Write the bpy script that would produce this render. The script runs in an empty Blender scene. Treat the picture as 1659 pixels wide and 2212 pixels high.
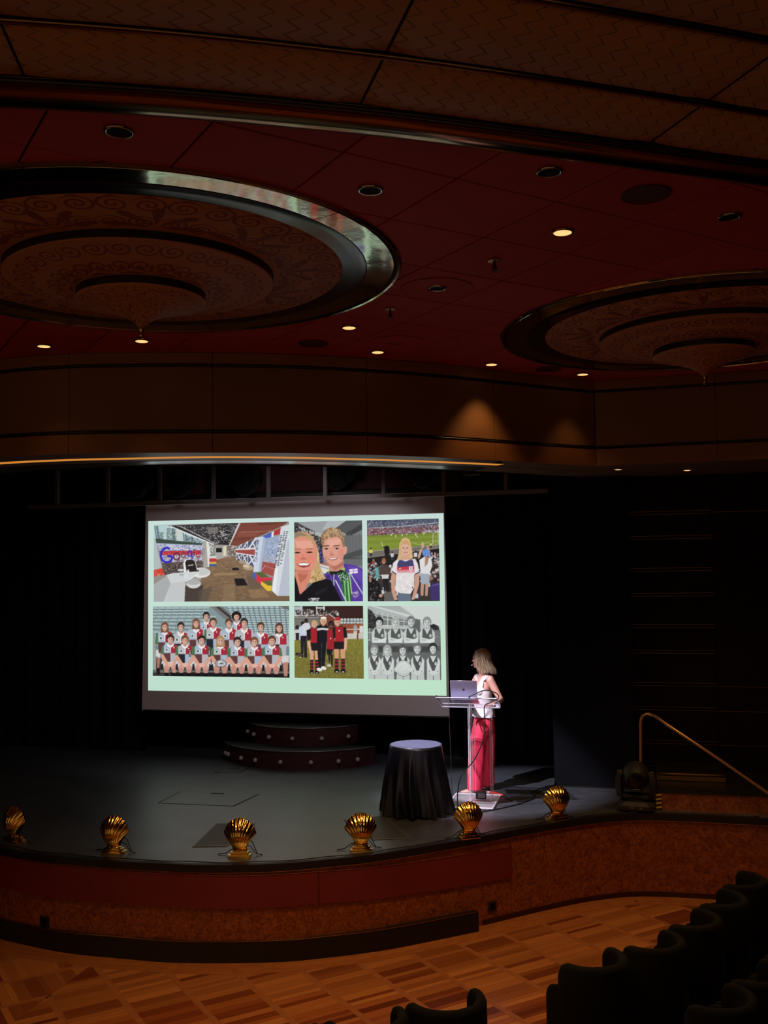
import bpy, bmesh, math, random
import numpy as np
from mathutils import Vector, Matrix

scene = bpy.context.scene
COL = scene.collection
R = random.Random(7)
PI = math.pi

# ------------------------------------------------------------------ camera, world, lights, exposure
CZ, STAGE, CEIL = 3.47, 0.86, 5.52          # camera height, stage deck height, auditorium ceiling height (m)
def camera():
    f, pitch, roll, yaw = 2146.6, 0.0595, -0.0130, math.radians(14.0)
    cp, sp, c, s = math.cos(pitch), math.sin(pitch), math.cos(roll), math.sin(roll)
    fw, up, rt = Vector((0, cp, sp)), Vector((0, -sp, cp)), Vector((1, 0, 0))
    right, top = c * rt + s * up, -s * rt + c * up
    M = Matrix((right, top, -fw)).transposed().to_4x4()
    M = Matrix.Rotation(yaw, 4, 'Z') @ M
    M.translation = (0, 0, CZ)
    cam = bpy.data.cameras.new('camera')
    cam.sensor_fit = 'VERTICAL'; cam.sensor_height = 24.0; cam.lens = 24.0 * f / 2212
    cam.clip_start = 0.05; cam.clip_end = 200
    o = bpy.data.objects.new('camera', cam); COL.objects.link(o); o.matrix_world = M
    scene.camera = o
camera()

scene.view_settings.view_transform = 'Standard'
scene.view_settings.look = 'None'
scene.view_settings.exposure = 0.0
scene.view_settings.gamma = 1.0
scene.view_settings.use_curve_mapping = False
scene.cycles.max_bounces = 10
scene.cycles.transparent_max_bounces = 16
scene.cycles.sample_clamp_indirect = 3.0

world = bpy.data.worlds.new('world'); scene.world = world; world.use_nodes = True
world.node_tree.nodes['Background'].inputs[0].default_value = (1.0, 0.55, 0.26, 1)   # dim warm house light
world.node_tree.nodes['Background'].inputs[1].default_value = 0.21

def lamp(name, kind, loc, target, power, color, size=0.1, angle=60, blend=0.5):
    L = bpy.data.lights.new(name, kind); L.energy = power; L.color = color
    if kind == 'SPOT':
        L.spot_size = math.radians(angle); L.spot_blend = blend; L.shadow_soft_size = size
    elif kind == 'AREA':
        L.size = size
    else:
        L.shadow_soft_size = size
    o = bpy.data.objects.new(name, L); COL.objects.link(o); o.location = loc
    d = Vector(target) - Vector(loc)
    o.rotation_euler = d.to_track_quat('-Z', 'Y').to_euler()
    return o
WARM = (1.0, 0.54, 0.21)
# follow spot of the house on the speaker, high on the auditorium side
lamp('follow_spot', 'SPOT', (-3.15, 9.75, 4.52), (-2.08, 11.26, 1.68), 1080, (0.93, 0.87, 1.0), 0.03, 35, 0.5)
lamp('front_fill', 'SPOT', (-0.6, 5.0, 5.30), (-2.1, 11.1, 1.45), 420, (0.93, 0.88, 1.0), 0.04, 15, 0.5)  # weak spot added from the front to brighten cloth folds and trousers
# unseen lamp under the fascia, added to brighten the screen's border
lamp('screen_border_fill', 'SPOT', (-3.3, 10.2, 4.45), (-4.6, 13.3, 2.7), 72, (1.0, 0.90, 0.95), 0.12, 84, 0.4)
# extra downlights without fixtures, added to light the parquet
for (x, y, p) in ((-1.3, 7.8, 180), (0.2, 9.0, 190), (-3.0, 6.6, 130), (1.4, 10.0, 105), (-5.2, 6.9, 15), (-1.8, 5.4, 105)):
    lamp('extra_downlight', 'SPOT', (x, y, 5.36), (x, y, 0), p, WARM, 0.08, 105, 0.9)

# ------------------------------------------------------------------ helpers
def lin(c):
    out = []
    for v in c:
        v = v / 255.0
        out.append(v / 12.92 if v <= 0.04045 else ((v + 0.055) / 1.055) ** 2.4)
    return out
def rgba(c): return (*c, 1.0)

MATS = {}
def mat(name, col, rough=0.5, metal=0.0, noise=None, bump=None, spec=0.5, emit=None, estr=1.0, var=None):
    """col linear; noise=(scale, col2, detail); bump=(scale, strength); var = brightness spread per object."""
    m = bpy.data.materials.new(name); m.use_nodes = True
    nt = m.node_tree; b = nt.nodes['Principled BSDF']
    b.inputs['Base Color'].default_value = rgba(col); b.inputs['Roughness'].default_value = rough
    b.inputs['Metallic'].default_value = metal; b.inputs['Specular IOR Level'].default_value = spec
    src = None
    if noise:
        tc = nt.nodes.new('ShaderNodeTexCoord'); n = nt.nodes.new('ShaderNodeTexNoise')
        n.inputs['Scale'].default_value = noise[0]; n.inputs['Detail'].default_value = noise[2] if len(noise) > 2 else 4
        nt.links.new(tc.outputs['Object'], n.inputs['Vector'])
        r = nt.nodes.new('ShaderNodeValToRGB')
        r.color_ramp.elements[0].position = 0.35; r.color_ramp.elements[1].position = 0.65
        r.color_ramp.elements[0].color = rgba(col); r.color_ramp.elements[1].color = rgba(noise[1])
        nt.links.new(n.outputs['Fac'], r.inputs['Fac']); src = r.outputs['Color']
    if var:
        oi = nt.nodes.new('ShaderNodeObjectInfo'); mr = nt.nodes.new('ShaderNodeMapRange')
        mr.inputs['To Min'].default_value = 1 - var; mr.inputs['To Max'].default_value = 1 + var
        nt.links.new(oi.outputs['Random'], mr.inputs['Value'])
        mx = nt.nodes.new('ShaderNodeVectorMath'); mx.operation = 'SCALE'
        if src: nt.links.new(src, mx.inputs[0])
        else: mx.inputs[0].default_value = col
        nt.links.new(mr.outputs['Result'], mx.inputs['Scale']); src = mx.outputs[0]
    if src: nt.links.new(src, b.inputs['Base Color'])
    if bump:
        tc = nt.nodes.new('ShaderNodeTexCoord'); n = nt.nodes.new('ShaderNodeTexNoise')
        n.inputs['Scale'].default_value = bump[0]; n.inputs['Detail'].default_value = 3
        nt.links.new(tc.outputs['Object'], n.inputs['Vector'])
        bp = nt.nodes.new('ShaderNodeBump'); bp.inputs['Strength'].default_value = bump[1]; bp.inputs['Distance'].default_value = 0.01
        nt.links.new(n.outputs['Fac'], bp.inputs['Height']); nt.links.new(bp.outputs['Normal'], b.inputs['Normal'])
    if emit:
        b.inputs['Emission Color'].default_value = rgba(emit); b.inputs['Emission Strength'].default_value = estr
    MATS[name] = m
    return m

class MB:
    """Collects shapes; build() links them as ONE mesh object."""
    def __init__(s): s.v = []; s.f = []; s.uv = None
    def add(s, vs, fs):
        k = len(s.v); s.v += [tuple(p) for p in vs]; s.f += [tuple(i + k for i in f) for f in fs]; return s
    def box(s, c, d, rz=0.0, ch=0.0):
        x, y, z = d[0] / 2, d[1] / 2, d[2] / 2
        if ch:
            bm = bmesh.new(); bmesh.ops.create_cube(bm, size=1)
            for v in bm.verts: v.co = Vector((v.co.x * d[0], v.co.y * d[1], v.co.z * d[2]))
            bmesh.ops.bevel(bm, geom=bm.edges[:], offset=ch, segments=2, affect='EDGES', profile=0.5)
            vs = [v.co.copy() for v in bm.verts]; fs = [[v.index for v in f.verts] for f in bm.faces]; bm.free()
        else:
            vs = [Vector((a * x, b * y, e * z)) for e in (-1, 1) for a, b in ((-1, -1), (1, -1), (1, 1), (-1, 1))]
            fs = [(3, 2, 1, 0), (4, 5, 6, 7), (0, 1, 5, 4), (1, 2, 6, 5), (2, 3, 7, 6), (3, 0, 4, 7)]
        ca, sa = math.cos(rz), math.sin(rz)
        return s.add([(c[0] + p.x * ca - p.y * sa, c[1] + p.x * sa + p.y * ca, c[2] + p.z) for p in vs], fs)
    def prism(s, poly, z0, z1):
        n = len(poly)
        vs = [(x, y, z0) for x, y in poly] + [(x, y, z1) for x, y in poly]
        fs = [tuple(range(n - 1, -1, -1)), tuple(range(n, 2 * n))] + [(i, (i + 1) % n, n + (i + 1) % n, n + i) for i in range(n)]
        return s.add(vs, fs)
    def tube(s, pts, r, n=8, closed=False):
        pts = [Vector(p) for p in pts]; m = len(pts)
        rr = r if isinstance(r, (list, tuple)) else [r] * m
        ref = Vector((0, 0, 1)); vs = []; prev = None
        for i, p in enumerate(pts):
            a = pts[(i - 1) % m] if (closed or i > 0) else p
            b = pts[(i + 1) % m] if (closed or i < m - 1) else p
            t = (b - a).normalized()
            if prev is None:
                u = t.cross(ref)
                if u.length < 0.05: u = t.cross(Vector((1, 0, 0)))
            else:
                u = prev - t * prev.dot(t)
            u.normalize(); prev = u; w = t.cross(u)
            for k in range(n):
                an = 2 * PI * k / n
                vs.append(p + (u * math.cos(an) + w * math.sin(an)) * rr[i])
        fs = []
        for i in range(m if closed else m - 1):
            j = (i + 1) % m
            for k in range(n):
                fs.append((i * n + k, i * n + (k + 1) % n, j * n + (k + 1) % n, j * n + k))
        if not closed:
            fs.append(tuple(range(n - 1, -1, -1))); fs.append(tuple((m - 1) * n + k for k in range(n)))
        return s.add(vs, fs)
    def lathe(s, prof, c=(0, 0, 0), n=32, cap=True, axis=None):
        vs = []; m = len(prof)
        for (r, z) in prof:
            for k in range(n):
                a = 2 * PI * k / n; vs.append(Vector((r * math.cos(a), r * math.sin(a), z)))
        fs = [(i * n + k, i * n + (k + 1) % n, (i + 1) * n + (k + 1) % n, (i + 1) * n + k) for i in range(m - 1) for k in range(n)]
        if cap: fs += [tuple(range(n - 1, -1, -1)), tuple((m - 1) * n + k for k in range(n))]
        q = Vector((0, 0, 1)).rotation_difference(Vector(axis)) if axis else None
        return s.add([(q @ v if q else v) + Vector(c) for v in vs], fs)
    def loft(s, rings, cap=True):
        n = len(rings[0]); vs = [p for r in rings for p in r]; m = len(rings)
        fs = [(i * n + k, i * n + (k + 1) % n, (i + 1) * n + (k + 1) % n, (i + 1) * n + k) for i in range(m - 1) for k in range(n)]
        if cap: fs += [tuple(range(n - 1, -1, -1)), tuple((m - 1) * n + k for k in range(n))]
        return s.add(vs, fs)
    def ell(s, c, r, n=20, m=12, M3=None):
        vs = []; fs = []
        for i in range(m + 1):
            th = PI * i / m
            for k in range(n):
                a = 2 * PI * k / n
                p = Vector((r[0] * math.sin(th) * math.cos(a), r[1] * math.sin(th) * math.sin(a), -r[2] * math.cos(th)))
                vs.append((M3 @ p if M3 else p) + Vector(c))
        fs = [(i * n + k, i * n + (k + 1) % n, (i + 1) * n + (k + 1) % n, (i + 1) * n + k) for i in range(m) for k in range(n)]
        return s.add(vs, fs)
    def cap(s, p0, r0, p1, r1, n=16):
        p0, p1 = Vector(p0), Vector(p1)
        s.ell(p0, (r0,) * 3, n, 10); s.ell(p1, (r1,) * 3, n, 10)
        return s.tube([p0, p1], [r0, r1], n)
    def wall(s, pts, z0, z1, t=0.0):
        """upright ribbon along plan points; t>0 gives it a thickness towards the right-hand side of travel"""
        n = len(pts); f0 = z0 if callable(z0) else (lambda i: z0); f1 = z1 if callable(z1) else (lambda i: z1)
        if not t:
            vs = [(*p, f0(i)) for i, p in enumerate(pts)] + [(*p, f1(i)) for i, p in enumerate(pts)]
            return s.add(vs, [(i, i + 1, n + i + 1, n + i) for i in range(n - 1)])
        q = offset(pts, t); rings = []
        for i in range(n):
            rings.append([(*pts[i], f0(i)), (*q[i], f0(i)), (*q[i], f1(i)), (*pts[i], f1(i))])
        return s.loft(rings)
    def build(s, name, m, parent=None, smooth=False, angle=None):
        me = bpy.data.meshes.new(name); me.from_pydata(s.v, [], s.f); me.update()
        if s.uv is not None:
            l = me.uv_layers.new(name='UVMap')
            for lp in me.loops: l.data[lp.index].uv = s.uv[lp.vertex_index]
        bm = bmesh.new(); bm.from_mesh(me)
        bmesh.ops.remove_doubles(bm, verts=bm.verts, dist=1e-6)
        if s.uv is None: bmesh.ops.recalc_face_normals(bm, faces=bm.faces)
        bm.to_mesh(me); bm.free()
        if smooth:
            me.shade_smooth()
            if angle: me.set_sharp_from_angle(angle=math.radians(angle))
        me.materials.append(m)
        return link(name, me, parent)
def link(name, me, parent=None):
    o = bpy.data.objects.new(name, me); COL.objects.link(o)
    if parent: o.parent = parent
    return o
def offset(pts, d):
    out = []; n = len(pts)
    for i in range(n):
        a, b = pts[max(i - 1, 0)], pts[min(i + 1, n - 1)]
        tx, ty = b[0] - a[0], b[1] - a[1]; l = math.hypot(tx, ty) or 1
        out.append((pts[i][0] + ty / l * d, pts[i][1] - tx / l * d))
    return out
def smooth_curve(pts, step=0.08):
    """Catmull-Rom through plan points, resampled evenly"""
    P = [np.array(p, float) for p in pts]; P = [2 * P[0] - P[1]] + P + [2 * P[-1] - P[-2]]; out = []
    for i in range(1, len(P) - 2):
        for t in np.linspace(0, 1, 14, endpoint=False):
            a, b, c, d = P[i - 1], P[i], P[i + 1], P[i + 2]
            out.append(0.5 * (2 * b + (c - a) * t + (2 * a - 5 * b + 4 * c - d) * t * t + (3 * b - a - 3 * c + d) * t ** 3))
    out.append(P[-2]); out = np.array(out)
    L = np.r_[0, np.cumsum(np.hypot(*np.diff(out, axis=0).T))]
    s = np.linspace(0, L[-1], max(2, int(L[-1] / step)))
    return [tuple(p) for p in np.c_[np.interp(s, L, out[:, 0]), np.interp(s, L, out[:, 1])]]
def cut_x(pts, x0, x1):
    """piece of an x-monotonic curve between x0 and x1, ends interpolated"""
    xs = [p[0] for p in pts]; ys = [p[1] for p in pts]
    f = lambda x: float(np.interp(x, xs, ys))
    return [(x0, f(x0))] + [p for p in pts if x0 + 1e-6 < p[0] < x1 - 1e-6] + [(x1, f(x1))]
def thing(name, label, cat, loc=(0, 0, 0), rz=0.0, group=None):
    o = bpy.data.objects.new(name, None); COL.objects.link(o); o.empty_display_size = 0.1
    o.location = loc; o.rotation_euler = (0, 0, rz)
    return tag(o, label, cat, group)
def tag(o, label, cat, group=None):
    o['label'] = label; o['category'] = cat
    if group: o['group'] = group
    return o
def struct(o):
    o['kind'] = 'structure'; return o
def dup(root, loc, rz=0.0, label=None, group=None):
    r = root.copy(); COL.objects.link(r); r.location = loc; r.rotation_euler = (root.rotation_euler[0], root.rotation_euler[1], rz)
    if label: r['label'] = label
    if group: r['group'] = group
    for ch in list(root.children):
        c = ch.copy(); COL.objects.link(c); c.parent = r
        for g in list(ch.children):
            d = g.copy(); COL.objects.link(d); d.parent = c
    return r

# ------------------------------------------------------------------ materials
mat('black_paint', (0.0075, 0.0078, 0.009), 0.75, bump=(60, 0.1))
mat('black_cloth', (0.0035, 0.0036, 0.005), 0.9, bump=(200, 0.2), spec=0.15)
mat('black_masking', (0.0060, 0.0066, 0.0095), 0.9, spec=0.08)
mat('black_plastic', (0.020, 0.019, 0.019), 0.5, spec=0.35)
mat('dark_metal', (0.03, 0.03, 0.032), 0.35, 0.8)
mat('grey_metal', (0.20, 0.19, 0.18), 0.32, 0.9)
mat('truss_metal', (0.13, 0.115, 0.115), 0.55, 0.3)
mat('brass', (0.80, 0.52, 0.18), 0.16, 1.0)
mat('brass_mirror', (0.50, 0.51, 0.35), 0.07, 1.0, bump=(7, 0.08))
mat('brass_dull', (0.42, 0.25, 0.09), 0.22, 1.0)
mat('strip_brass', (0.17, 0.08, 0.042), 0.35, 0.8)
mat('moulding_brass', (0.20, 0.115, 0.035), 0.13, 1.0)
mat('gold', (0.95, 0.62, 0.16), 0.13, 1.0, bump=(40, 0.06))
mat('rail_brass', (0.52, 0.30, 0.14), 0.36, 0.75)
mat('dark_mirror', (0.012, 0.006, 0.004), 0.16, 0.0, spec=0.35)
mat('dark_trim_and_shade', (0.010, 0.006, 0.004), 0.35)  # real trim, and the painted shade on the rose risers
mat('ceiling_red', (0.43, 0.056, 0.062), 0.7, noise=(2.5, (0.48, 0.064, 0.070)), var=0.06, bump=(120, 0.05), spec=0.2)
mat('ceiling_gap', (0.010, 0.003, 0.003), 0.8)
mat('grille_red', (0.075, 0.013, 0.014), 0.7)
mat('fascia_panel', (0.17, 0.078, 0.028), 0.55, noise=(1.2, (0.195, 0.09, 0.032)), bump=(150, 0.06), var=0.04)
mat('fascia_band', (0.22, 0.088, 0.027), 0.5, noise=(1.5, (0.25, 0.10, 0.031)))
mat('soffit_grey', (0.17, 0.135, 0.12), 0.4)
mat('soffit_brown', (0.16, 0.085, 0.04), 0.5)
mat('soffit_satin', (0.34, 0.32, 0.30), 0.22, 0.85, bump=(5, 0.05))
mat('led', (0.3, 0.12, 0.02), 0.6, emit=(1.0, 0.36, 0.05), estr=0.6)
mat('lamp_lens', (0.9, 0.6, 0.3), 0.5, emit=(1.0, 0.60, 0.22), estr=1.15)
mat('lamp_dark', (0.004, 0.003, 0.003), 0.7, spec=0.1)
mat('red_panel', (0.17, 0.016, 0.018), 0.55, noise=(1.5, (0.20, 0.020, 0.020)), bump=(200, 0.05))
mat('kick_black', (0.007, 0.005, 0.005), 0.5)
mat('base_red', (0.040, 0.008, 0.005), 0.4)
mat('carpet', (0.13, 0.030, 0.018), 0.95, noise=(6, (0.20, 0.05, 0.022), 6), bump=(300, 0.5))
mat('chair_cloth', (0.0042, 0.0040, 0.0028), 0.9, bump=(220, 0.35), spec=0.2)
mat('chair_cushion', (0.005, 0.0045, 0.0035), 0.85, bump=(220, 0.35))
mat('chair_leg', (0.10, 0.035, 0.014), 0.4)
mat('white_plastic', (0.75, 0.73, 0.70), 0.4)
mat('socket_brown', (0.045, 0.02, 0.010), 0.4)
mat('screen_sheet', (0.62, 0.57, 0.60), 0.8)
mat('deck_line', (0.004, 0.004, 0.004), 0.8)
mat('grille_metal', (0.17, 0.175, 0.18), 0.45, 0.5)
mat('grille_pit', (0.004, 0.004, 0.004), 0.9)
mat('maroon', (0.045, 0.006, 0.010), 0.85)
mat('step_red', (0.042, 0.005, 0.010), 0.6)
mat('step_top', (0.012, 0.012, 0.013), 0.55)
mat('step_edge', (0.30, 0.27, 0.26), 0.35, 0.7)
mat('bulb', (0.42, 0.38, 0.38), 0.25)
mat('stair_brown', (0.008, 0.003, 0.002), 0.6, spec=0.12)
mat('table_cloth', (0.0045, 0.0045, 0.0072), 0.34, spec=0.5)
mat('table_cloth_lit', (0.085, 0.088, 0.16), 0.55, bump=(60, 0.3))  # the black cloth tinted bluish, painting the spot's light on the top
mat('acrylic_glint', (0.75, 0.73, 0.85), 0.15)
mat('laptop_shell', (0.42, 0.40, 0.62), 0.32, 0.75)
mat('laptop_edge', (0.75, 0.75, 0.80), 0.25, 0.8)
mat('laptop_black', (0.012, 0.012, 0.016), 0.4)
mat('cable', (0.006, 0.006, 0.007), 0.5)
mat('red_plastic', (0.72, 0.04, 0.025), 0.4)
mat('skin', (0.66, 0.34, 0.26), 0.5, noise=(20, (0.70, 0.37, 0.29)))
mat('blouse', (0.80, 0.77, 0.80), 0.55, bump=(18, 0.25))
mat('trousers', (0.84, 0.030, 0.090), 0.6, bump=(14, 0.35))
mat('hair', (0.60, 0.44, 0.29), 0.42, noise=(60, (0.46, 0.32, 0.20)))
mat('hair_light', (0.80, 0.66, 0.50), 0.40)
mat('hair_dark', (0.36, 0.245, 0.155), 0.45)
mat('lip', (0.55, 0.12, 0.11), 0.4)
mat('eye_white', (0.8, 0.78, 0.76), 0.2)
mat('eye_dark', (0.02, 0.015, 0.012), 0.2)
mat('brow', (0.22, 0.12, 0.06), 0.7)
mat('shoe', (0.60, 0.30, 0.24), 0.35)
mat('hazard_yellow', (0.80, 0.55, 0.08), 0.5)
mat('mic_white', (0.85, 0.83, 0.80), 0.6)
def acrylic_material():
    m = mat('acrylic', (1, 1, 1), 0.03); nt = m.node_tree; out = nt.nodes['Material Output']
    tr = nt.nodes.new('ShaderNodeBsdfTransparent'); tr.inputs[0].default_value = (0.97, 0.97, 0.985, 1)
    gl = nt.nodes.new('ShaderNodeBsdfGlossy'); gl.inputs['Roughness'].default_value = 0.05
    fr = nt.nodes.new('ShaderNodeFresnel'); fr.inputs[0].default_value = 1.10; mx = nt.nodes.new('ShaderNodeMixShader')
    nt.links.new(fr.outputs[0], mx.inputs[0]); nt.links.new(tr.outputs[0], mx.inputs[1]); nt.links.new(gl.outputs[0], mx.inputs[2]); nt.links.new(mx.outputs[0], out.inputs[0])
acrylic_material()
def frosted_material():
    m = mat('acrylic_milky', (0.8, 0.8, 0.85), 0.2); nt = m.node_tree; b = nt.nodes['Principled BSDF']; out = nt.nodes['Material Output']
    tr = nt.nodes.new('ShaderNodeBsdfTransparent'); mx = nt.nodes.new('ShaderNodeMixShader'); mx.inputs[0].default_value = 0.22
    nt.links.new(tr.outputs[0], mx.inputs[1]); nt.links.new(b.outputs[0], mx.inputs[2]); nt.links.new(mx.outputs[0], out.inputs[0])
frosted_material()

def nodes(m): return m.node_tree, m.node_tree.nodes['Principled BSDF']
def nn(nt, t, **kw):
    n = nt.nodes.new(t)
    for k, v in kw.items():
        if k == 'op': n.operation = v
        else: n.inputs[int(k[1:])].default_value = v
    return n
def mth(nt, op, a, b=None, c=None):
    n = nt.nodes.new('ShaderNodeMath'); n.operation = op
    for i, x in enumerate((a, b, c)):
        if x is None: continue
        if isinstance(x, (int, float)): n.inputs[i].default_value = x
        else: nt.links.new(x, n.inputs[i])
    return n.outputs[0]
def mixcol(nt, fac, a, b):
    n = nt.nodes.new('ShaderNodeMix'); n.data_type = 'RGBA'
    nt.links.new(fac, n.inputs[0])
    for i, x in ((6, a), (7, b)):
        if isinstance(x, (tuple, list)): n.inputs[i].default_value = rgba(x)
        else: nt.links.new(x, n.inputs[i])
    return n.outputs[2]

def burl_material():
    m = mat('burl', (0.20, 0.06, 0.02), 0.38); nt, b = nodes(m)
    tc = nt.nodes.new('ShaderNodeTexCoord')
    n1 = nt.nodes.new('ShaderNodeTexNoise'); n1.inputs['Scale'].default_value = 17; n1.inputs['Detail'].default_value = 7; n1.inputs['Distortion'].default_value = 1.6
    n2 = nt.nodes.new('ShaderNodeTexNoise'); n2.inputs['Scale'].default_value = 60; n2.inputs['Detail'].default_value = 4; n2.inputs['Distortion'].default_value = 2.2
    for n in (n1, n2): nt.links.new(tc.outputs['Object'], n.inputs['Vector'])
    s = mth(nt, 'ADD', mth(nt, 'MULTIPLY', n1.outputs['Fac'], 0.6), mth(nt, 'MULTIPLY', n2.outputs['Fac'], 0.4))
    r = nt.nodes.new('ShaderNodeValToRGB'); nt.links.new(s, r.inputs['Fac'])
    e = r.color_ramp.elements; e[0].position = 0.36; e[0].color = (0.11, 0.022, 0.007, 1); e[1].position = 0.63; e[1].color = (0.40, 0.118, 0.034, 1)
    k = e.new(0.48); k.color = (0.235, 0.060, 0.018, 1)
    nt.links.new(r.outputs['Color'], b.inputs['Base Color'])
burl_material()

def plank_material():
    m = mat('plank', (0.3, 0.12, 0.04), 0.30); nt, b = nodes(m)
    tc = nt.nodes.new('ShaderNodeTexCoord'); oi = nt.nodes.new('ShaderNodeObjectInfo')
    mp = nt.nodes.new('ShaderNodeMapping'); mp.inputs['Scale'].default_value = (3, 40, 20)
    add = nt.nodes.new('ShaderNodeVectorMath'); add.operation = 'ADD'
    sc = nt.nodes.new('ShaderNodeVectorMath'); sc.operation = 'SCALE'; sc.inputs[0].default_value = (17, 31, 5)
    nt.links.new(oi.outputs['Random'], sc.inputs['Scale'])
    nt.links.new(tc.outputs['Object'], add.inputs[0]); nt.links.new(sc.outputs[0], add.inputs[1])
    nt.links.new(add.outputs[0], mp.inputs['Vector'])
    n = nt.nodes.new('ShaderNodeTexNoise'); n.inputs['Scale'].default_value = 1.0; n.inputs['Detail'].default_value = 5
    nt.links.new(mp.outputs[0], n.inputs['Vector'])
    r = nt.nodes.new('ShaderNodeValToRGB'); nt.links.new(oi.outputs['Random'], r.inputs['Fac'])
    e = r.color_ramp.elements; r.color_ramp.interpolation = 'CONSTANT'; e[0].color = (0.15, 0.034, 0.010, 1); e[1].position = 0.86; e[1].color = (0.52, 0.215, 0.066, 1)
    for p, c in ((0.16, (0.23, 0.056, 0.016)), (0.34, (0.31, 0.088, 0.026)), (0.52, (0.38, 0.123, 0.036)), (0.70, (0.45, 0.165, 0.050))):
        k = e.new(p); k.color = rgba(c)
    g = mth(nt, 'MULTIPLY_ADD', n.outputs['Fac'], 0.7, 0.62)
    v = nt.nodes.new('ShaderNodeVectorMath'); v.operation = 'SCALE'
    nt.links.new(r.outputs['Color'], v.inputs[0]); nt.links.new(g, v.inputs['Scale'])
    nt.links.new(v.outputs[0], b.inputs['Base Color'])
plank_material()
mat('strip_wood', (0.34, 0.125, 0.045), 0.35, noise=(14, (0.40, 0.155, 0.058), 6), var=0.10)
mat('border_wood', (0.34, 0.115, 0.032), 0.3, noise=(10, (0.42, 0.155, 0.045), 6), var=0.12)

def deck_material():
    m = mat('stage_deck', (0.03, 0.03, 0.033), 0.4); nt, b = nodes(m)
    tc = nt.nodes.new('ShaderNodeTexCoord')
    n = nt.nodes.new('ShaderNodeTexNoise'); n.inputs['Scale'].default_value = 2.2; n.inputs['Detail'].default_value = 8
    nt.links.new(tc.outputs['Object'], n.inputs['Vector'])
    r = nt.nodes.new('ShaderNodeMapRange'); r.inputs['To Min'].default_value = 0.33; r.inputs['To Max'].default_value = 0.45
    nt.links.new(n.outputs['Fac'], r.inputs['Value']); nt.links.new(r.outputs[0], b.inputs['Roughness'])
    mp = nt.nodes.new('ShaderNodeMapping'); mp.inputs['Scale'].default_value = (1.0, 7.0, 1.0); mp.inputs['Rotation'].default_value = (0, 0, 0.25)
    w = nt.nodes.new('ShaderNodeTexNoise'); w.inputs['Scale'].default_value = 6; w.inputs['Detail'].default_value = 6
    nt.links.new(tc.outputs['Object'], mp.inputs['Vector']); nt.links.new(mp.outputs[0], w.inputs['Vector'])
    c = nt.nodes.new('ShaderNodeValToRGB'); nt.links.new(w.outputs['Fac'], c.inputs['Fac'])
    e = c.color_ramp.elements; e[0].position = 0.45; e[0].color = (0.026, 0.031, 0.041, 1); e[1].position = 0.74; e[1].color = (0.062, 0.073, 0.092, 1); b.inputs['IOR'].default_value = 3.0
    nt.links.new(c.outputs['Color'], b.inputs['Base Color'])
deck_material()

def chevron_material():
    """ochre padded cloth with dark zigzag stitching; UV = metres along / across the band"""
    m = mat('chevron_cloth', (0.28, 0.13, 0.042), 0.65); nt, b = nodes(m)
    uv = nt.nodes.new('ShaderNodeUVMap'); sp = nt.nodes.new('ShaderNodeSeparateXYZ'); nt.links.new(uv.outputs[0], sp.inputs[0])
    tri = mth(nt, 'PINGPONG', sp.outputs['Y'], 0.045)
    sh = mth(nt, 'ADD', sp.outputs['X'], mth(nt, 'MULTIPLY', tri, 1.1))
    f = mth(nt, 'FRACT', mth(nt, 'DIVIDE', sh, 0.098))
    d = mth(nt, 'ABSOLUTE', mth(nt, 'SUBTRACT', f, 0.5))
    ln = nt.nodes.new('ShaderNodeMapRange'); ln.inputs['From Min'].default_value = 0.0; ln.inputs['From Max'].default_value = 0.07
    nt.links.new(d, ln.inputs['Value'])
    n = nt.nodes.new('ShaderNodeTexNoise'); n.inputs['Scale'].default_value = 3.0; nt.links.new(uv.outputs[0], n.inputs['Vector'])
    base = mixcol(nt, n.outputs['Fac'], (0.42, 0.205, 0.058), (0.52, 0.255, 0.072))
    nt.links.new(mixcol(nt, ln.outputs[0], (0.27, 0.12, 0.036), base), b.inputs['Base Color'])
    bp = nt.nodes.new('ShaderNodeBump'); bp.inputs['Strength'].default_value = 0.6; bp.inputs['Distance'].default_value = 0.012
    nt.links.new(ln.outputs[0], bp.inputs['Height']); nt.links.new(bp.outputs[0], b.inputs['Normal'])
chevron_material()

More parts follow.
